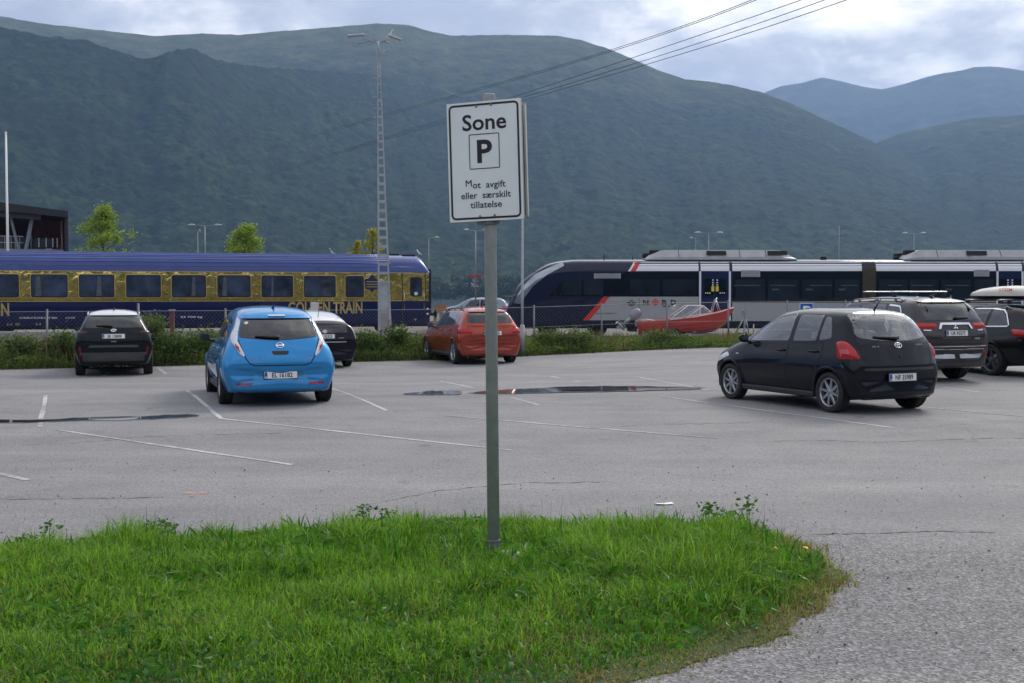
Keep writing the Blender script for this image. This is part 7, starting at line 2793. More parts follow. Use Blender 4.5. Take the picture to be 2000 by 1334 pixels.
def power_lines():
    WM = pbr("wire_dark", (.03, .03, .035), .6)
    P0, P1 = Vector((14.4, 70)), Vector((-215, 700))

    def depth(u):
        k = (u - 1000) / F_PX
        d = P1 - P0
        t = (k * P0.y - P0.x) / (d.x - k * d.y)
        return P0.y + d.y * t
    sets = [([(1560, -46), (1472, 0), (1340, 66), (1170, 98.5 - 4), (1000, 148), (750, 222), (550, 290), (300, 368), (255, 382)], "upper thin cable of the top pair crossing the mountain"),
            ([(1560, -42), (1480, 0), (1340, 70), (1170, 98), (1000, 151), (750, 226), (550, 294), (300, 371), (255, 385)], "lower thin cable of the top pair crossing the mountain"),
            ([(1680, -44), (1570, 0), (1400, 64), (1215, 111), (1000, 189), (875, 233), (750, 268), (600, 317), (470, 352)], "topmost cable of the lower bundle above the sign"),
            ([(1720, -44), (1614, 0), (1440, 66), (1240, 118), (1000, 193), (875, 237), (750, 272), (600, 321), (470, 356)], "middle cable of the lower bundle above the sign"),
            ([(1760, -40), (1645, 0), (1450, 76), (1255, 124), (1000, 197), (875, 240), (750, 276), (600, 324), (470, 359)], "bottom cable of the lower bundle above the sign")]
    for pts, lab in sets:
        U = np.array([p[0] for p in pts], float)[::-1]; V = np.array([p[1] for p in pts], float)[::-1]
        # smooth quadratic through the points: a hanging cable
        co = np.polyfit(U, V, 3)
        uu = np.linspace(U[0], U[-1], 40)
        P = [at_y(u, float(np.polyval(co, u)), depth(u)) for u in uu]
        o = Vector((P[0].x, P[0].y, 0))
        m = MB(); m.tube([p - o for p in P], .022, 5)
        ob = m.build("overhead_cable", WM, None); ob.location = o
        tag(ob, lab, "cable", "overhead cables crossing the sky")


def station_building():
    Y = 100.0; k = F_PX / Y
    gx = lambda u: (u - 1000) / k
    gz_ = lambda v: CAM_H + (575 - v) / k
    r = thing("station_building", "dark station building with sloping roof, red-brown wall and slanted grey columns at left edge", "building", (gx(133), Y, 0), R_(24))
    ox = gx(133)
    DK = pbr("black_cladding", (.016, .018, .024), .6, 0, .2, 1)
    RB = pbr("red_brown_cladding", (.30, .075, .05), .7, 0, .3, 2.5)
    CO = pbr("concrete_column", (.20, .22, .26), .7, 0, .12, 2)
    x0, x1 = gx(-160) - ox, gx(133) - ox
    D = 14
    m = MB()
    zl, zr = gz_(383), gz_(416)
    zl2, zr2 = gz_(404), gz_(428)
    m.add([(x0, -2, zl), (x1, -2, zr), (x1, D, zr), (x0, D, zl), (x0, -2, zl2), (x1, -2, zr2), (x1, D, zr2), (x0, D, zl2)],
          [(0, 1, 2, 3), (4, 7, 6, 5), (0, 4, 5, 1), (1, 5, 6, 2), (2, 6, 7, 3), (3, 7, 4, 0)])
    m.build("roof", DK, r)
    m = MB()
    zs = gz_(438)
    m.add([(x0, -1.4, zl2), (gx(85) - ox, -1.4, gz_(424)), (gx(85) - ox, -1.4, gz_(433)), (x0, -1.4, gz_(419)), (x0, 4, zl2), (gx(85) - ox, 4, gz_(424)), (gx(85) - ox, 4, gz_(433)), (x0, 4, gz_(419))],
          [(0, 1, 2, 3), (4, 7, 6, 5), (3, 2, 6, 7), (1, 5, 6, 2)])
    m.build("soffit_beam", pbr("dark_grey_beam", (.05, .055, .07), .6), r)
    m = MB(); m.box((x1 - .12, 6, gz_(428) / 2), (.26, 15.6, gz_(428))); m.build("wall", DK, r)
    m = MB(); m.box(((gx(72) + gx(126)) / 2 - ox, 4.4, 4.2), (gx(126) - gx(72), .3, 8.2)); m.build("wall", RB, r)
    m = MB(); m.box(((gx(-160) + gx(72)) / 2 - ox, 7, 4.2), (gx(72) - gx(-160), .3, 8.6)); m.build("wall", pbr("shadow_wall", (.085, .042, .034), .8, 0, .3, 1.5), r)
    m = MB(); m.box(((gx(-160) + gx(126)) / 2 - ox, 2.5, gz_(492)), (gx(126) - gx(-160), 7, .3)); m.build("balcony_floor", CO, r)
    m = MB(); m.box(((gx(-160) + gx(126)) / 2 - ox, 6, 2.5), (gx(126) - gx(-160), 6, 4.8)); m.build("wall", DK, r)
    for a, b, w in ((33, 46, .22), (70, 58, .30), (-30, -17, .22)):
        m = MB(); m.box(Vector(((gx((a + b) / 2)) - ox, -.6, (gz_(430) + gz_(492)) / 2)), (w, .3, math.hypot(gx(b) - gx(a), gz_(430) - gz_(492)) + .1), Matrix.Rotation(math.atan2(-(gx(b) - gx(a)), gz_(430) - gz_(492)), 3, 'Y'))
        m.build("column", CO, r)
    m = MB(); m.box((gx(123) - ox, -.7, (gz_(433) + gz_(492)) / 2), (.10, .1, gz_(433) - gz_(492))); m.build("column", pbr("rusty_tube", (.25, .13, .10), .6), r)
    WF = pbr("pale_frame", (.40, .42, .46), .5)
    m = MB()
    for u in (-60, -30, 0, 22, 33, 40, 48): m.box((gx(u) - ox, -.2, (gz_(463) + gz_(490)) / 2), (.06, .06, gz_(463) - gz_(490)))
    for v in (464, 476): m.box((gx(-6) - ox, -.2, gz_(v)), (gx(55) - gx(-66), .06, .07))
    for u in (82, 95, 107, 115): m.box((gx(u) - ox, -.3, (gz_(466) + gz_(484)) / 2), (.09, .08, gz_(466) - gz_(484)))
    m.box((gx(100) - ox, -.3, gz_(488)), (gx(106) - gx(94), .1, .1))
    m.build("railing", WF, r)
    m = MB()
    m.box((gx(90) - ox, .2, (gz_(467) + gz_(490)) / 2), (gx(108) - gx(72), .03, gz_(467) - gz_(490))); m.box((gx(0) - ox, .1, (gz_(464) + gz_(490)) / 2), (gx(56) - gx(-60), .03, gz_(464) - gz_(490)))
    m.build("balustrade_glass", pbr("balustrade_pane", (.05, .065, .09), .08, 0, .4, 1, coat=1), r)


def shore():
    # meadow on the far shore with two houses
    rows = []
    for i in range(25):
        u = 775 + i * 10
        f = math.sin(math.pi * i / 24) ** .6 * (.72 + .5 * fbm(i * .45, 2.0, 3, 1))
        rows.append([at_y(u, 577 - (31 * f + 2 * math.sin(i)) * j / 6, 1120 + 70 * j / 6) + Vector((0, 0, 1.5 * (fbm(i * .7, j * .9, 3, 2) - .5) - (2 if j == 0 else 0))) for j in range(7)])
    m = MB(); m.grid(rows, True)
    mt = mat_forest("hay_meadow", (.055, .085, .026), (.10, .135, .045), (.02, .035, .014), 2.0)
    tag(m.build("meadow_terrain", mt, None), kind='structure')
    HW = pbr("white_timber", (.72, .72, .70), .7, 0, .05, .3)
    for u, v, w, d, h, rot, lab, colr in ((922, 556, 12, 8, 5.5, .2, "white farmhouse with a dark roof in the green field across the fjord", (.06, .05, .05)), (906, 559, 6, 5, 3.5, .6, "small pale shed left of the farmhouse across the fjord", (.10, .08, .07)), (872, 579, 9, 5, 3.0, -.1, "pale boathouse at the waterline across the fjord", (.20, .20, .21))):
        p = at_y(u, v, 1150)
        r = thing("farmhouse" if h > 5 else ("shed" if h > 3.2 else "boathouse"), lab, "house" if h > 5 else "shed", p, rot)
        m = MB(); m.box((0, 0, h * .3 - 1), (w, d, h * .6 + 2)); m.build("wall", HW, r)
        m = MB()
        m.add([(-w / 2 - .4, -d / 2 - .4, h * .6), (w / 2 + .4, -d / 2 - .4, h * .6), (w / 2 + .4, d / 2 + .4, h * .6), (-w / 2 - .4, d / 2 + .4, h * .6), (-w / 2 - .4, 0, h), (w / 2 + .4, 0, h)], [(0, 1, 5, 4), (2, 3, 4, 5), (0, 4, 3), (1, 2, 5)])
        m.build("roof", pbr("roof_%d" % int(h * 10), colr, .7), r)
        m = MB()
        for x in np.arange(-w / 2 + 1.2, w / 2 - .5, 2.2): m.box((x, -d / 2 - .02, h * .35), (1.0, .06, 1.2))
        m.build("window", pbr("house_window", (.03, .035, .045), .1), r)


parking_sign()
flood_mast()
fence()
small_things()
power_lines()
station_building()
shore()

# ================================================================== VEGETATION
def leaf_mat(name, dark, mid, lite, scale=9.0, trans=0.45, rough=.55):
    if name in M: return M[name]
    m = bpy.data.materials.new(name)
    m.use_nodes = True
    t = m.node_tree
    t.nodes.clear()
    out = N(t, 'ShaderNodeOutputMaterial')
    g = N(t, 'ShaderNodeNewGeometry')
    co = N(t, 'ShaderNodeTexCoord').outputs['Object']
    n1 = noise(t, co, scale * .12, 4, .6)
    f = mathn(t, 'ADD', mathn(t, 'MULTIPLY', g.outputs['Random Per Island'], .6), mathn(t, 'MULTIPLY', n1, .5))
    c = ramp(t, f, [(.2, dark), (.5, mid), (.85, lite)])
    b = N(t, 'ShaderNodeBsdfPrincipled')
    b.inputs['Roughness'].default_value = rough
    b.inputs['Specular IOR Level'].default_value = .3
    t.links.new(c, b.inputs['Base Color'])
    tr = N(t, 'ShaderNodeBsdfTranslucent')
    t.links.new(mixc(t, 1.0, c, (1.2, 1.35, .55), 'MULTIPLY'), tr.inputs[0])
    mx = N(t, 'ShaderNodeMixShader')
    mx.inputs[0].default_value = trans
    t.links.new(b.outputs[0], mx.inputs[1])
    t.links.new(tr.outputs[0], mx.inputs[2])
    t.links.new(mx.outputs[0], out.inputs[0])
    M[name] = m
    return m


def leaves_arrays(C, size, rs, flat=.3, aspect=.55):
    """kite-shaped leaves at the centres C with random direction; returns verts, quads"""
    n = len(C)
    th = rs.rand(n) * 2 * np.pi
    el = (rs.rand(n) - .35) * 1.6
    d = np.stack([np.cos(th) * np.cos(el), np.sin(th) * np.cos(el), np.sin(el)], 1)
    r = rs.randn(n, 3)
    r[:, 2] *= flat
    s = np.cross(d, r)
    s /= np.linalg.norm(s, axis=1)[:, None] + 1e-9
    up = np.cross(s, d)
    L = (size * (.6 + .8 * rs.rand(n)))[:, None]
    a = C - d * L * .5
    b = C + s * L * aspect * .5 + up * L * .06
    c = C + d * L * .5
    e = C - s * L * aspect * .5 + up * L * .06
    V = np.stack([a, b, c, e], 1).reshape(-1, 3)
    q = np.arange(n * 4).reshape(n, 4)
    return V, q


def blades_arrays(P, H, Wd, lean, rs, seg=3):
    """bent grass blades rooted at P"""
    n = len(P)
    th = rs.rand(n) * 2 * np.pi
    ln = np.stack([np.cos(th), np.sin(th)], 1) * (lean * rs.rand(n) ** .8)[:, None]
    ph = rs.rand(n) * 2 * np.pi
    sd = np.stack([np.cos(ph), np.sin(ph), np.zeros(n)], 1)
    V = np.zeros((n, seg * 2 + 1, 3))
    for k in range(seg):
        u = k / seg
        w = Wd * (1 - .75 * u ** 1.5)
        c = P.copy()
        c[:, :2] += ln * (u ** 2)[..., None] * H[:, None] if False else ln * (u ** 2) * H[:, None]
        c[:, 2] += H * (u - .18 * u * u * (np.linalg.norm(ln, axis=1)))
        V[:, 2 * k] = c - sd * w[:, None] / 2
        V[:, 2 * k + 1] = c + sd * w[:, None] / 2
    c = P.copy()
    c[:, :2] += ln * H[:, None]
    c[:, 2] += H * (1 - .35 * np.linalg.norm(ln, axis=1))
    V[:, -1] = c
    m = seg * 2 + 1
    o = np.arange(n)[:, None] * m
    q = np.concatenate([o + np.array([2 * k, 2 * k + 1, 2 * k + 3, 2 * k + 2]) for k in range(seg - 1)], 0)
    t = o + np.array([2 * seg - 2, 2 * seg - 1, 2 * seg])
    return V.reshape(-1, 3), q, t


ISLE_PX = [(-900, 1102), (-300, 1096), (0, 1086), (150, 1075), (300, 1064), (500, 1050), (700, 1036), (900, 1030), (1100, 1030), (1300, 1027), (1400, 1028), (1480, 1035), (1550, 1055),
           (1605, 1083), (1640, 1106), (1646, 1120), (1632, 1150), (1600, 1185), (1545, 1225), (1470, 1262), (1380, 1298), (1270, 1318), (1150, 1345), (900, 1400), (500, 1480), (0, 1530), (-900, 1560)]


def isle_mats():
    m = bpy.data.materials.new("turf_soil")
    m.use_nodes = True
    t = m.node_tree
    b = t.nodes['Principled BSDF']
    co = N(t, 'ShaderNodeTexCoord').outputs['Object']
    t.links.new(ramp(t, noise(t, co, 7, 6, .7), [(.3, (.020, .040, .008)), (.55, (.035, .060, .014)), (.75, (.075, .075, .03))]), b.inputs['Base Color'])
    b.inputs['Roughness'].default_value = .95
    return m


def build_island():
    rs = np.random.RandomState(3)
    pts = [on_z(u, v, 0) for u, v in ISLE_PX]
    poly = [(p.x, p.y) for p in pts]
    P = np.array(poly)
    # smooth the outline and let it wander
    poly = round_poly([tuple(p) for p in P], .5, 4)
    dense = []
    for a, b in zip(poly, poly[1:] + poly[:1]):
        k = max(1, int(math.hypot(b[0] - a[0], b[1] - a[1]) / .05))
        dense += [(a[0] + (b[0] - a[0]) * i / k, a[1] + (b[1] - a[1]) * i / k) for i in range(k)]
    poly = [(float(x + .22 * (fbm(x * 2.6, y * 2.6, 4, 1) - .5)), float(y + .26 * (fbm(x * 2.6 + 9, y * 2.6, 4, 2) - .5))) for x, y in dense]

    def mound(x, y, d):
        return .075 * sm(0, .7, d) + .035 * (fbm(x * 1.3, y * 1.3, 3, 4) - .5) * sm(0, .5, d) * 2
    # soil sheet
    xs = np.arange(-9, 4.2, .12); ys = np.arange(3.3, 9.6, .12)
    X, Y = np.meshgrid(xs, ys, indexing='ij')
    D = inside(poly, X, Y)
    Z = np.where(D > -.12, .008 + mound(X, Y, np.maximum(D, 0)), -.05)
    keep = D > -.06
    n1, n2 = X.shape
    idx = np.arange(n1 * n2).reshape(n1, n2)
    q = np.stack([idx[:-1, :-1], idx[1:, :-1], idx[1:, 1:], idx[:-1, 1:]], -1).reshape(-1, 4)
    kf = keep.ravel()
    bm = bmesh.new()
    bm.faces.new([bm.verts.new((x, y, 0)) for x, y in poly])
    for ax, arr in ((0, xs), (1, ys)):
        for c in arr[::2]:
            bmesh.ops.bisect_plane(bm, geom=bm.verts[:] + bm.edges[:] + bm.faces[:], plane_co=((c, 0, 0), (0, c, 0))[ax], plane_no=((1, 0, 0), (0, 1, 0))[ax], dist=1e-5)
    bmesh.ops.triangulate(bm, faces=[f for f in bm.faces if len(f.verts) > 4])
    co_ = np.array([v.co[:2] for v in bm.verts])
    dd = np.maximum(inside(poly, co_[:, 0], co_[:, 1]), 0)
    zz = .005 + mound(co_[:, 0], co_[:, 1], dd)
    for v, z in zip(bm.verts, zz): v.co.z = z
    bmesh.ops.recalc_face_normals(bm, faces=bm.faces)
    me = bpy.data.meshes.new("turf_ground")
    bm.to_mesh(me); bm.free()
    me.polygons.foreach_set('use_smooth', [True] * len(me.polygons))
    tag(link("turf_ground", me, None, [isle_mats()]), kind='structure')

    def scatter(n, xr=(-6.5, 3.6), yr=(4.4, 9.3), dmin=.0):
        x = rs.uniform(*xr, n); y = rs.uniform(*yr, n)
        d = inside(poly, x, y)
        k = d > dmin
        x, y, d = x[k], y[k], d[k]
        return x, y, d, np.stack([x, y, mound(x, y, d)], 1)
    # --- lush blades
    x, y, d, C = scatter(300000, dmin=-.14)
    k = (d > -.02) | (rs.rand(len(d)) < .35 * np.exp(d / .05))
    x, y, d, C = x[k], y[k], d[k], C[k]
    patch = fbm(x * 1.1, y * 1.1, 4, 5)
    tall = fbm(x * 2.6, y * 2.6, 3, 7)
    front = sm(5.6, 6.9, y - .28 * np.abs(x + .2) * 0)                 # trampled, shorter towards the near edge
    right = sm(3.0, 1.3, x)
    H = (.045 + .10 * tall) * (.62 + .38 * front) * (.45 + .55 * right) * (.45 + .55 * sm(0, .45, d)) * (.7 + .6 * rs.rand(len(x)))
    H = H * (1 + .9 * sm(.50, .62, patch) * front) * (.30 + 1.5 * fbm(x * 4.5, y * 4.5, 3, 2))
    dry = (rs.rand(len(x)) < (.07 + .85 * sm(.34, 0.02, d) * sm(.0, 1.6, x + .9) + .26 * (1 - front) * sm(.45, .6, patch)))
    lean = .5 + 1.5 * rs.rand(len(x)) ** 1.2
    wd = .0038 + .0062 * rs.rand(len(x)) ** 1.5
    for sel, nm, mt in ((~dry, "grass", leaf_mat("grass_blade", (.032, .095, .006), (.12, .265, .022), (.29, .46, .08), 9, .45)),
                        (dry, "dry_grass", leaf_mat("dry_blade", (.11, .11, .03), (.24, .20, .075), (.42, .34, .16), 9, .35))):
        V, q, t = blades_arrays(C[sel], H[sel] * (1 if nm == "grass" else .75), wd[sel], lean[sel], rs)
        o = link(nm, raw_mesh(nm, V, quads=q, tris=t), None, [mt])
        tag(o, kind='stuff')
    # --- broad leaves: dandelion, clover, dock among the grass
    x, y, d, C = scatter(15000, dmin=.12)
    pk = fbm(x * 1.7, y * 1.7, 3, 9)
    k = pk > .50
    C = C[k]; y = y[k]
    C[:, 2] += .03 + .07 * rs.rand(len(C)) * sm(5.3, 6.6, y)
    V, q = leaves_arrays(C, np.full(len(C), .075), rs, .5, .34)
    # longer broad blades standing up
    x, y, d, C2 = scatter(9000, dmin=.15)
    kk = fbm(x * 1.5 + 4, y * 1.5, 3, 3) > .47
    C2, y2 = C2[kk], y[kk]
    n = len(C2)
    V2, q2, t2 = blades_arrays(C2, (.09 + .12 * rs.rand(n)) * (.5 + .5 * sm(5.4, 6.8, y2)), .010 + .018 * rs.rand(n), .5 + .5 * rs.rand(n), rs, 4)
    me = raw_mesh("broad_leaf_foliage", np.concatenate([V, V2]), quads=np.concatenate([q, q2 + len(V)]), tris=t2 + len(V))
    tag(link("broad_leaf_foliage", me, None, [leaf_mat("broad_leaf", (.030, .105, .012), (.060, .18, .02), (.12, .26, .04), 12, .38, .4)]), kind='stuff')
    # --- clover mats
    x, y, d, C = scatter(26000, dmin=.05)
    k = fbm(x * 2.2 + 7, y * 2.2, 4, 8) > .57
    C = C[k]; n = len(C)
    C[:, 2] += .015 + .05 * rs.rand(n)
    V, q = leaves_arrays(C, np.full(n, .026), rs, .2, .9)
    tag(link("clover_foliage", raw_mesh("clover_foliage", V, quads=q), None, [leaf_mat("clover", (.026, .095, .016), (.045, .15, .028), (.09, .22, .05), 12, .3, .45)]), kind='stuff')
    # --- seed stalks along the far rim
    x, y, d, C = scatter(900, yr=(6.8, 9.3), dmin=.03)
    n = len(C)
    V, q, t = blades_arrays(C, .13 + .16 * rs.rand(n), np.full(n, .0022), .5 * rs.rand(n), rs, 4)
    tag(link("grass_stalks", raw_mesh("grass_stalks", V, quads=q, tris=t), None, [leaf_mat("stalk", (.05, .09, .02), (.08, .13, .035), (.16, .16, .07), 9, .3)]), kind='stuff')
    # --- loose chippings on the asphalt round the rim
    xx = rs.uniform(-5, 6, 26000); yy = rs.uniform(4.5, 12, 26000)
    dd = inside(poly, xx, yy)
    k = (dd < .02) & (rs.rand(26000) < np.exp(dd / .35) * .8 + .06)
    Cg = np.stack([xx[k], yy[k], np.full(k.sum(), .006)], 1)
    V, q = leaves_arrays(Cg, .007 + .013 * rs.rand(k.sum()), rs, 3, .8)
    tag(link("loose_gravel", raw_mesh("loose_gravel", V, quads=q), None, [pbr("chipping_grey", (.22, .21, .20), .9, 0, .5, 40)]), kind='stuff')
    # --- single weeds that stand out
    W = leaf_mat("weed_leaf", (.028, .085, .014), (.06, .15, .025), (.12, .23, .045), 10, .35, .45)
    G = "taller weeds standing on the far rim of the grass island"
    for u, v, h, lab in ((1455, 1032, .17, "tall dark weed with a bud standing near the right end of the grass island"), (1380, 1031, .135, "broad-leaved weed beside the tallest weed on the grass rim"), (1415, 1032, .10, "low bright weed between two taller weeds on the grass rim"),
                         (105, 1080, .15, "thin whorled weed at the far left of the grass rim"), (295, 1064, .11, "bushy low weed on the left grass rim"), (330, 1062, .12, "bushy weed touching its lower neighbour on the left grass rim"),
                         (712, 1036, .13, "upright weed with a curled tip on the middle of the grass rim"), (760, 1036, .11, "leafy dark weed clump right of the upright weed on the rim"), (60, 1084, .09, "low weed at the left frame edge of the grass rim")):
        p = on_z(u, v, 0); p.y -= .08
        p.z = float(mound(np.float64(p.x), np.float64(p.y), np.float64(.2)))
        h *= 1.4
        r = thing("weed", lab, "weed", p, random.random() * 6, G)
        m = MB(); m.tube([(0, 0, 0), (.004, .003, h * .6), (.012, .0, h)], [.004, .003, .002], 5); m.build("stem", W, r)
        nn = 70 if h > .19 else 110
        C = np.stack([rs.randn(nn) * .042, rs.randn(nn) * .036, rs.uniform(.02, 1.05, nn) * h], 1)
        V, q = leaves_arrays(C, np.full(nn, .036), rs, .4, .5)
        link("foliage", raw_mesh("foliage", V, quads=q), r, [W])
    # --- dandelion heads
    YL = pbr("dandelion_yellow", (.75, .55, .02), .7, 0, .1, 40)
    for u, v, lab in ((1515, 1083, "yellow flower nearest the right tip of the grass island"), (1573, 1082, "yellow flower at the dry right rim of the grass"), (1272, 1167, "yellow flower alone in the middle of the grass"), (868, 1270, "yellow flower low in the near grass left of the pole")):
        p = on_z(u, v, .06)
        r = thing("dandelion", lab, "flower", (p.x, p.y, 0), 0, "yellow dandelions in the grass")
        m = MB(); m.cyl((0, 0, 0), (0, 0, .095), .003, None, 5); m.build("stem", W, r)
        m = MB(); m.lathe([(.004, -.006), (.017, .002), (.019, .007), (.012, .011), (.001, .012)], (0, 0, .095), (.1, -.2, 1), 12); m.build("flower_head", YL, r)


def strip_pt(u, e):
    return EDGE_P.x + EDGE_D.x * u + EDGE_N.x * e, EDGE_P.y + EDGE_D.y * u + EDGE_N.y * e


def build_verge():
    rs = np.random.RandomState(11)
    n = 150000
    u = rs.uniform(-8, 46, n); e = rs.uniform(-.35, 3.0, n)
    ex, ey = strip_pt(u, e)
    hmax = (-.08 + 1.22 * fbm(u * .9, e * .9, 4, 2)) * (.92 - .42 * sm(13, 19, u)) * (.45 + .55 * sm(-.45, .5, e))
    hmax = hmax * (1 + .25 * sm(8, 3, u))
    z = rs.rand(n) ** .8 * hmax
    C = np.stack([ex, ey, gz(ex, ey) + z], 1)
    tone = fbm(u * .9 + 3, e * 2, 3, 6)
    for sel, nm, mt, s in ((tone < .5, "undergrowth", leaf_mat("verge_leaf_dark", (.024, .048, .014), (.052, .092, .024), (.115, .16, .05), 6, .42), .085),
                           (tone >= .5, "undergrowth_weeds", leaf_mat("verge_leaf_light", (.045, .075, .018), (.09, .135, .03), (.17, .205, .06), 6, .45), .075)):
        V, q = leaves_arrays(C[sel], np.full(sel.sum(), s), rs, .5, .42)
        tag(link(nm, raw_mesh(nm, V, quads=q), None, [mt]), kind='stuff')
    # grasses in the verge: fresh and gone to seed
    for cnt, hlo, hhi, mt, nm, rng in ((26000, .25, .75, leaf_mat("verge_grass", (.06, .09, .02), (.12, .155, .04), (.22, .23, .08), 6, .45), "verge_grass", (-8, 46)),
                                       (5200, .6, 1.2, leaf_mat("seed_grass", (.12, .085, .06), (.19, .13, .095), (.28, .21, .15), 6, .3), "seeding_grass", (-8, 46))):
        u = rs.uniform(*rng, cnt); e = rs.uniform(-.3, 2.8, cnt)
        if nm == "seeding_grass":
            k = fbm(u * .8, e * .3, 3, 9) > .53
            u, e = u[k], e[k]
        ex, ey = strip_pt(u, e)
        m_ = len(u)
        H = rs.uniform(hlo, hhi, m_) * (1.05 - .42 * sm(13, 19, u)) * (.55 + .45 * sm(-.3, .5, e))
        V, q, t = blades_arrays(np.stack([ex, ey, gz(ex, ey)], 1), H, np.full(m_, .018 if nm == "verge_grass" else .022), .5 * np.ones(m_), rs, 3)
        tag(link(nm, raw_mesh(nm, V, quads=q, tris=t), None, [mt]), kind='stuff')
    # meadow growth between verge and tracks
    cnt = 26000
    x = rs.uniform(-34, 26, cnt); y = rs.uniform(30, 56, cnt)
    k = (edge_dist(x, y) > 2.6)
    x, y = x[k], y[k]
    V, q, t = blades_arrays(np.stack([x, y, gz(x, y) - .03], 1), .15 + .4 * rs.rand(len(x)), np.full(len(x), .03), .6 * np.ones(len(x)), rs, 3)
    tag(link("rough_grass", raw_mesh("rough_grass", V, quads=q, tris=t), None, [leaf_mat("rough_blade", (.06, .07, .025), (.12, .12, .045), (.2, .17, .09), 6, .35)]), kind='stuff')

    # shrubs one can tell apart
    def shrub(u_px, e, h, r, mt, lab, n=2600, size=.085):
        # walk along the verge until the pixel column is met
        best = min(np.arange(-8, 46, .05), key=lambda s: abs(1000 + F_PX * strip_pt(s, e)[0] / strip_pt(s, e)[1] - u_px))
        x, y = strip_pt(best, e)
        rt = thing("shrub", lab, "shrub", (x, y, gzf(x, y) - .03), random.random() * 6, "leafy shrubs along the wire fence")
        m = MB()
        tips = []
        for i in range(9):
            a = i * .7 + random.random(); q = r * random.uniform(.25, .75)
            tip = Vector((q * math.cos(a), q * math.sin(a), h * random.uniform(.6, .95)))
            m.tube([(0, 0, 0), tip * .5 + Vector((0, 0, .1)), tip], [.016, .011, .004], 5)
            tips.append(tip)
        m.build("stem", pbr("twig_bark", (.06, .045, .03), .9), rt)
        cc = []
        for i in range(n):
            t = tips[rs.randint(len(tips))]
            s = rs.rand() ** .5
            c = t * (s * .95 + .05) + Vector(rs.randn(3) * r * .20)
            cc.append((c.x, c.y, max(.04, c.z)))
        V, q = leaves_arrays(np.array(cc), np.full(n, size), rs, .5, .5)
        link("foliage", raw_mesh("foliage", V, quads=q), rt, [mt])
    A = leaf_mat("shrub_leaf", (.026, .056, .016), (.056, .10, .026), (.125, .175, .05), 5, .42)
    B = leaf_mat("shrub_leaf_grey", (.045, .07, .026), (.085, .12, .045), (.16, .19, .08), 5, .42)
    shrub(292, .9, 1.45, .55, B, "tall pale shrub climbing a fence post right of the black crossover")
    shrub(335, .5, .88, .75, A, "broad green shrub between the black crossover and the blue hatchback")
    shrub(395, .6, .95, .7, A, "dark green shrub touching the mirror of the blue hatchback")
    shrub(120, .6, .95, .6, A, "dark shrub just left of the black crossover")
    shrub(40, .7, .85, .6, B, "greyish shrub at the left frame edge")
    shrub(775, .8, 1.0, .55, A, "round green shrub to the right of the lattice mast foot")
    shrub(722, .6, .9, .6, A, "dark shrub to the left of the lattice mast foot")
    shrub(1075, .6, .66, .6, B, "yellowish shrub right of the slender lamp post")
    shrub(1125, .5, .6, .7, B, "bright low shrub below the railcar nose")
    shrub(1290, .7, .5, .7, B, "low green shrub in front of the boat stern")


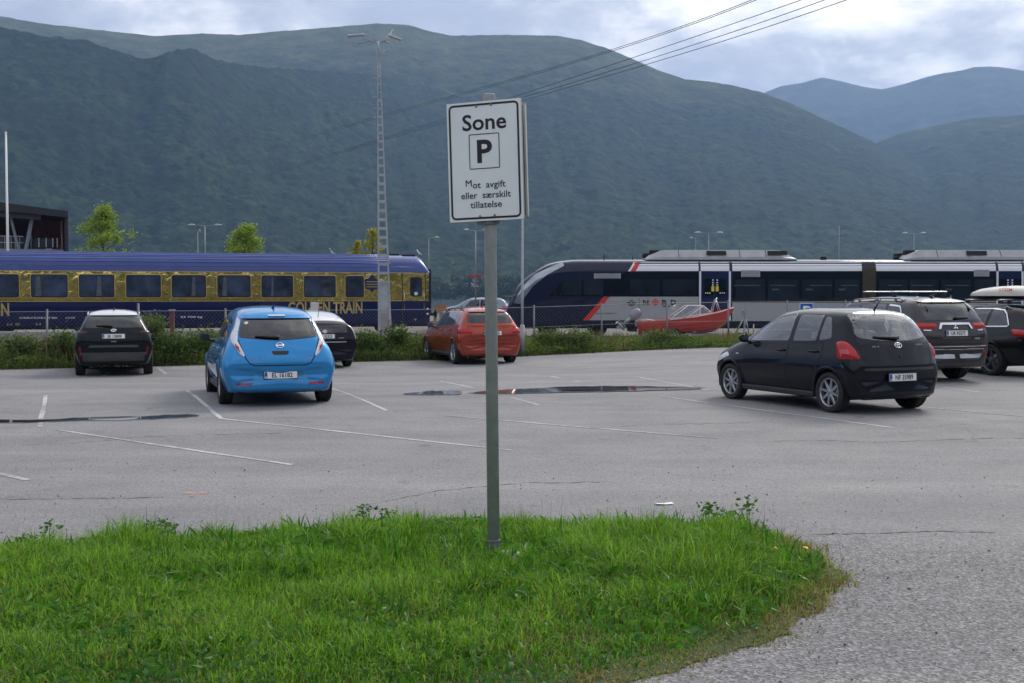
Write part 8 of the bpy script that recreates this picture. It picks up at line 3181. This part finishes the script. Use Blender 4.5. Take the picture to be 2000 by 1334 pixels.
def tree(loc, h, cr, mt, lab, rs, n=5200, size=.16, z0=.28, taper=1.0, sparse=1.0, group=None, seed=0):
    """tapered trunk, limbs, and leaf clumps along the limbs"""
    rnd = random.Random(seed)
    r = thing("broadleaf_tree", lab, "tree", loc, 0, group)
    m = MB()
    tk = [Vector((0, 0, 0)), Vector((.05, .02, h * .35)), Vector((-.04, .05, h * .7)), Vector((.03, 0, h * .97))]
    m.tube(tk, [h * .018, h * .014, h * .008, .012], 8)
    limbs = []
    nb = int(30 * sparse)
    for i in range(nb):
        f = z0 + (1 - z0) * (i + .5) / nb
        base = tk[0].lerp(tk[3], f)
        a = i * 2.4 + rnd.random()
        rad = cr * (min(1.0, ((1.04 - f) / (1.04 - z0)) * 1.25) ** .8) * rnd.uniform(.65, 1.02) * taper
        tip = base + Vector((rad * math.cos(a), rad * math.sin(a), rad * rnd.uniform(.25, .75)))
        tip.z = min(tip.z, h * 1.02)
        mid = base.lerp(tip, .5) + Vector((0, 0, rad * .08))
        m.tube([base, mid, tip], [h * .006 * (1.2 - f) + .008, .012, .006], 5)
        limbs.append((base, mid, tip))
    limbs.append((tk[2], tk[2].lerp(tk[3], .5), tk[3]))
    m.build("trunk", pbr("tree_bark", (.09, .075, .06), .9, 0, .25, 5), r)
    C = []
    per = n // len(limbs)
    for b, md, t in limbs:
        ncl = 4
        cl = []
        for k in range(ncl):
            s = .35 + .65 * (k + rnd.random()) / ncl
            p = (b.lerp(md, s * 2) if s < .5 else md.lerp(t, s * 2 - 1))
            cl.append(p + Vector((rnd.gauss(0, .1), rnd.gauss(0, .1), rnd.gauss(0, .08))) * cr * .6)
        for i in range(per):
            c = cl[rnd.randrange(ncl)]
            q = rs.randn(3) * np.array([.095, .095, .07]) * cr
            C.append((c.x + q[0], c.y + q[1], c.z + q[2]))
    C = np.array(C)
    V, q = leaves_arrays(C, np.full(len(C), size), rs, .45, .6)
    link("crown", raw_mesh("crown", V, quads=q), r, [mt])


def build_trees():
    rs = np.random.RandomState(21)
    G = "young trees behind the gold coach"
    T1 = leaf_mat("maple_leaf", (.09, .14, .022), (.20, .28, .045), (.36, .42, .10), 3, .5)
    T3 = leaf_mat("yellowing_leaf", (.16, .17, .03), (.30, .27, .04), (.48, .40, .08), 3, .5)
    for u, v, Y, cr, mt, lab, n, sp, sd in ((200, 404, 80, 2.35, T1, "conical bright green tree nearest the station building", 7600, 1.0, 1), (477, 440, 80, 2.2, T1, "wide bright green tree above the middle of the gold coach", 6800, 1.0, 2)):
        p = at_y(u, v, Y)
        zg = gzf(p.x, Y)
        tree((p.x, Y, zg), p.z - zg, cr, mt, lab, rs, n, .15, .30, 1.0, sp, G, sd)
    for u, v, cr, lab, sd, n in ((728, 443, 1.05, "yellowing thin tree touching the lattice mast", 5, 1500), (697, 468, .95, "low yellowish tree left of the lattice mast", 6, 1100)):
        p = at_y(u, v, 80)
        zg = gzf(p.x, 80)
        tree((p.x, 80, zg), p.z - zg, cr, T3, lab, rs, n, .15, .45, 1.0, .7, G, sd)
    # dark trees on the shore behind the coach end
    D = leaf_mat("shore_leaf", (.012, .025, .010), (.024, .045, .014), (.045, .07, .022), 2, .3)
    P = []
    for i in range(150):
        u = 800 + 240 * rs.rand()
        b = at_y(u, 579 - 34 * rs.rand() ** 2.2, 1105 + 10 * rs.rand())
        r = 1.5 + 3.5 * rs.rand()
        P.append(np.array(b)[None] + rs.randn(70, 3) * np.array([r * .6, r * .6, r * .7]) + np.array([0, 0, r * .5]))
    P = np.concatenate(P)
    V, q = leaves_arrays(P, np.full(len(P), 2.0), rs, .5, .7)
    tag(link("shore_trees", raw_mesh("shore_trees", V, quads=q), None, [D]), kind='stuff')


build_island()
build_verge()
build_trees()
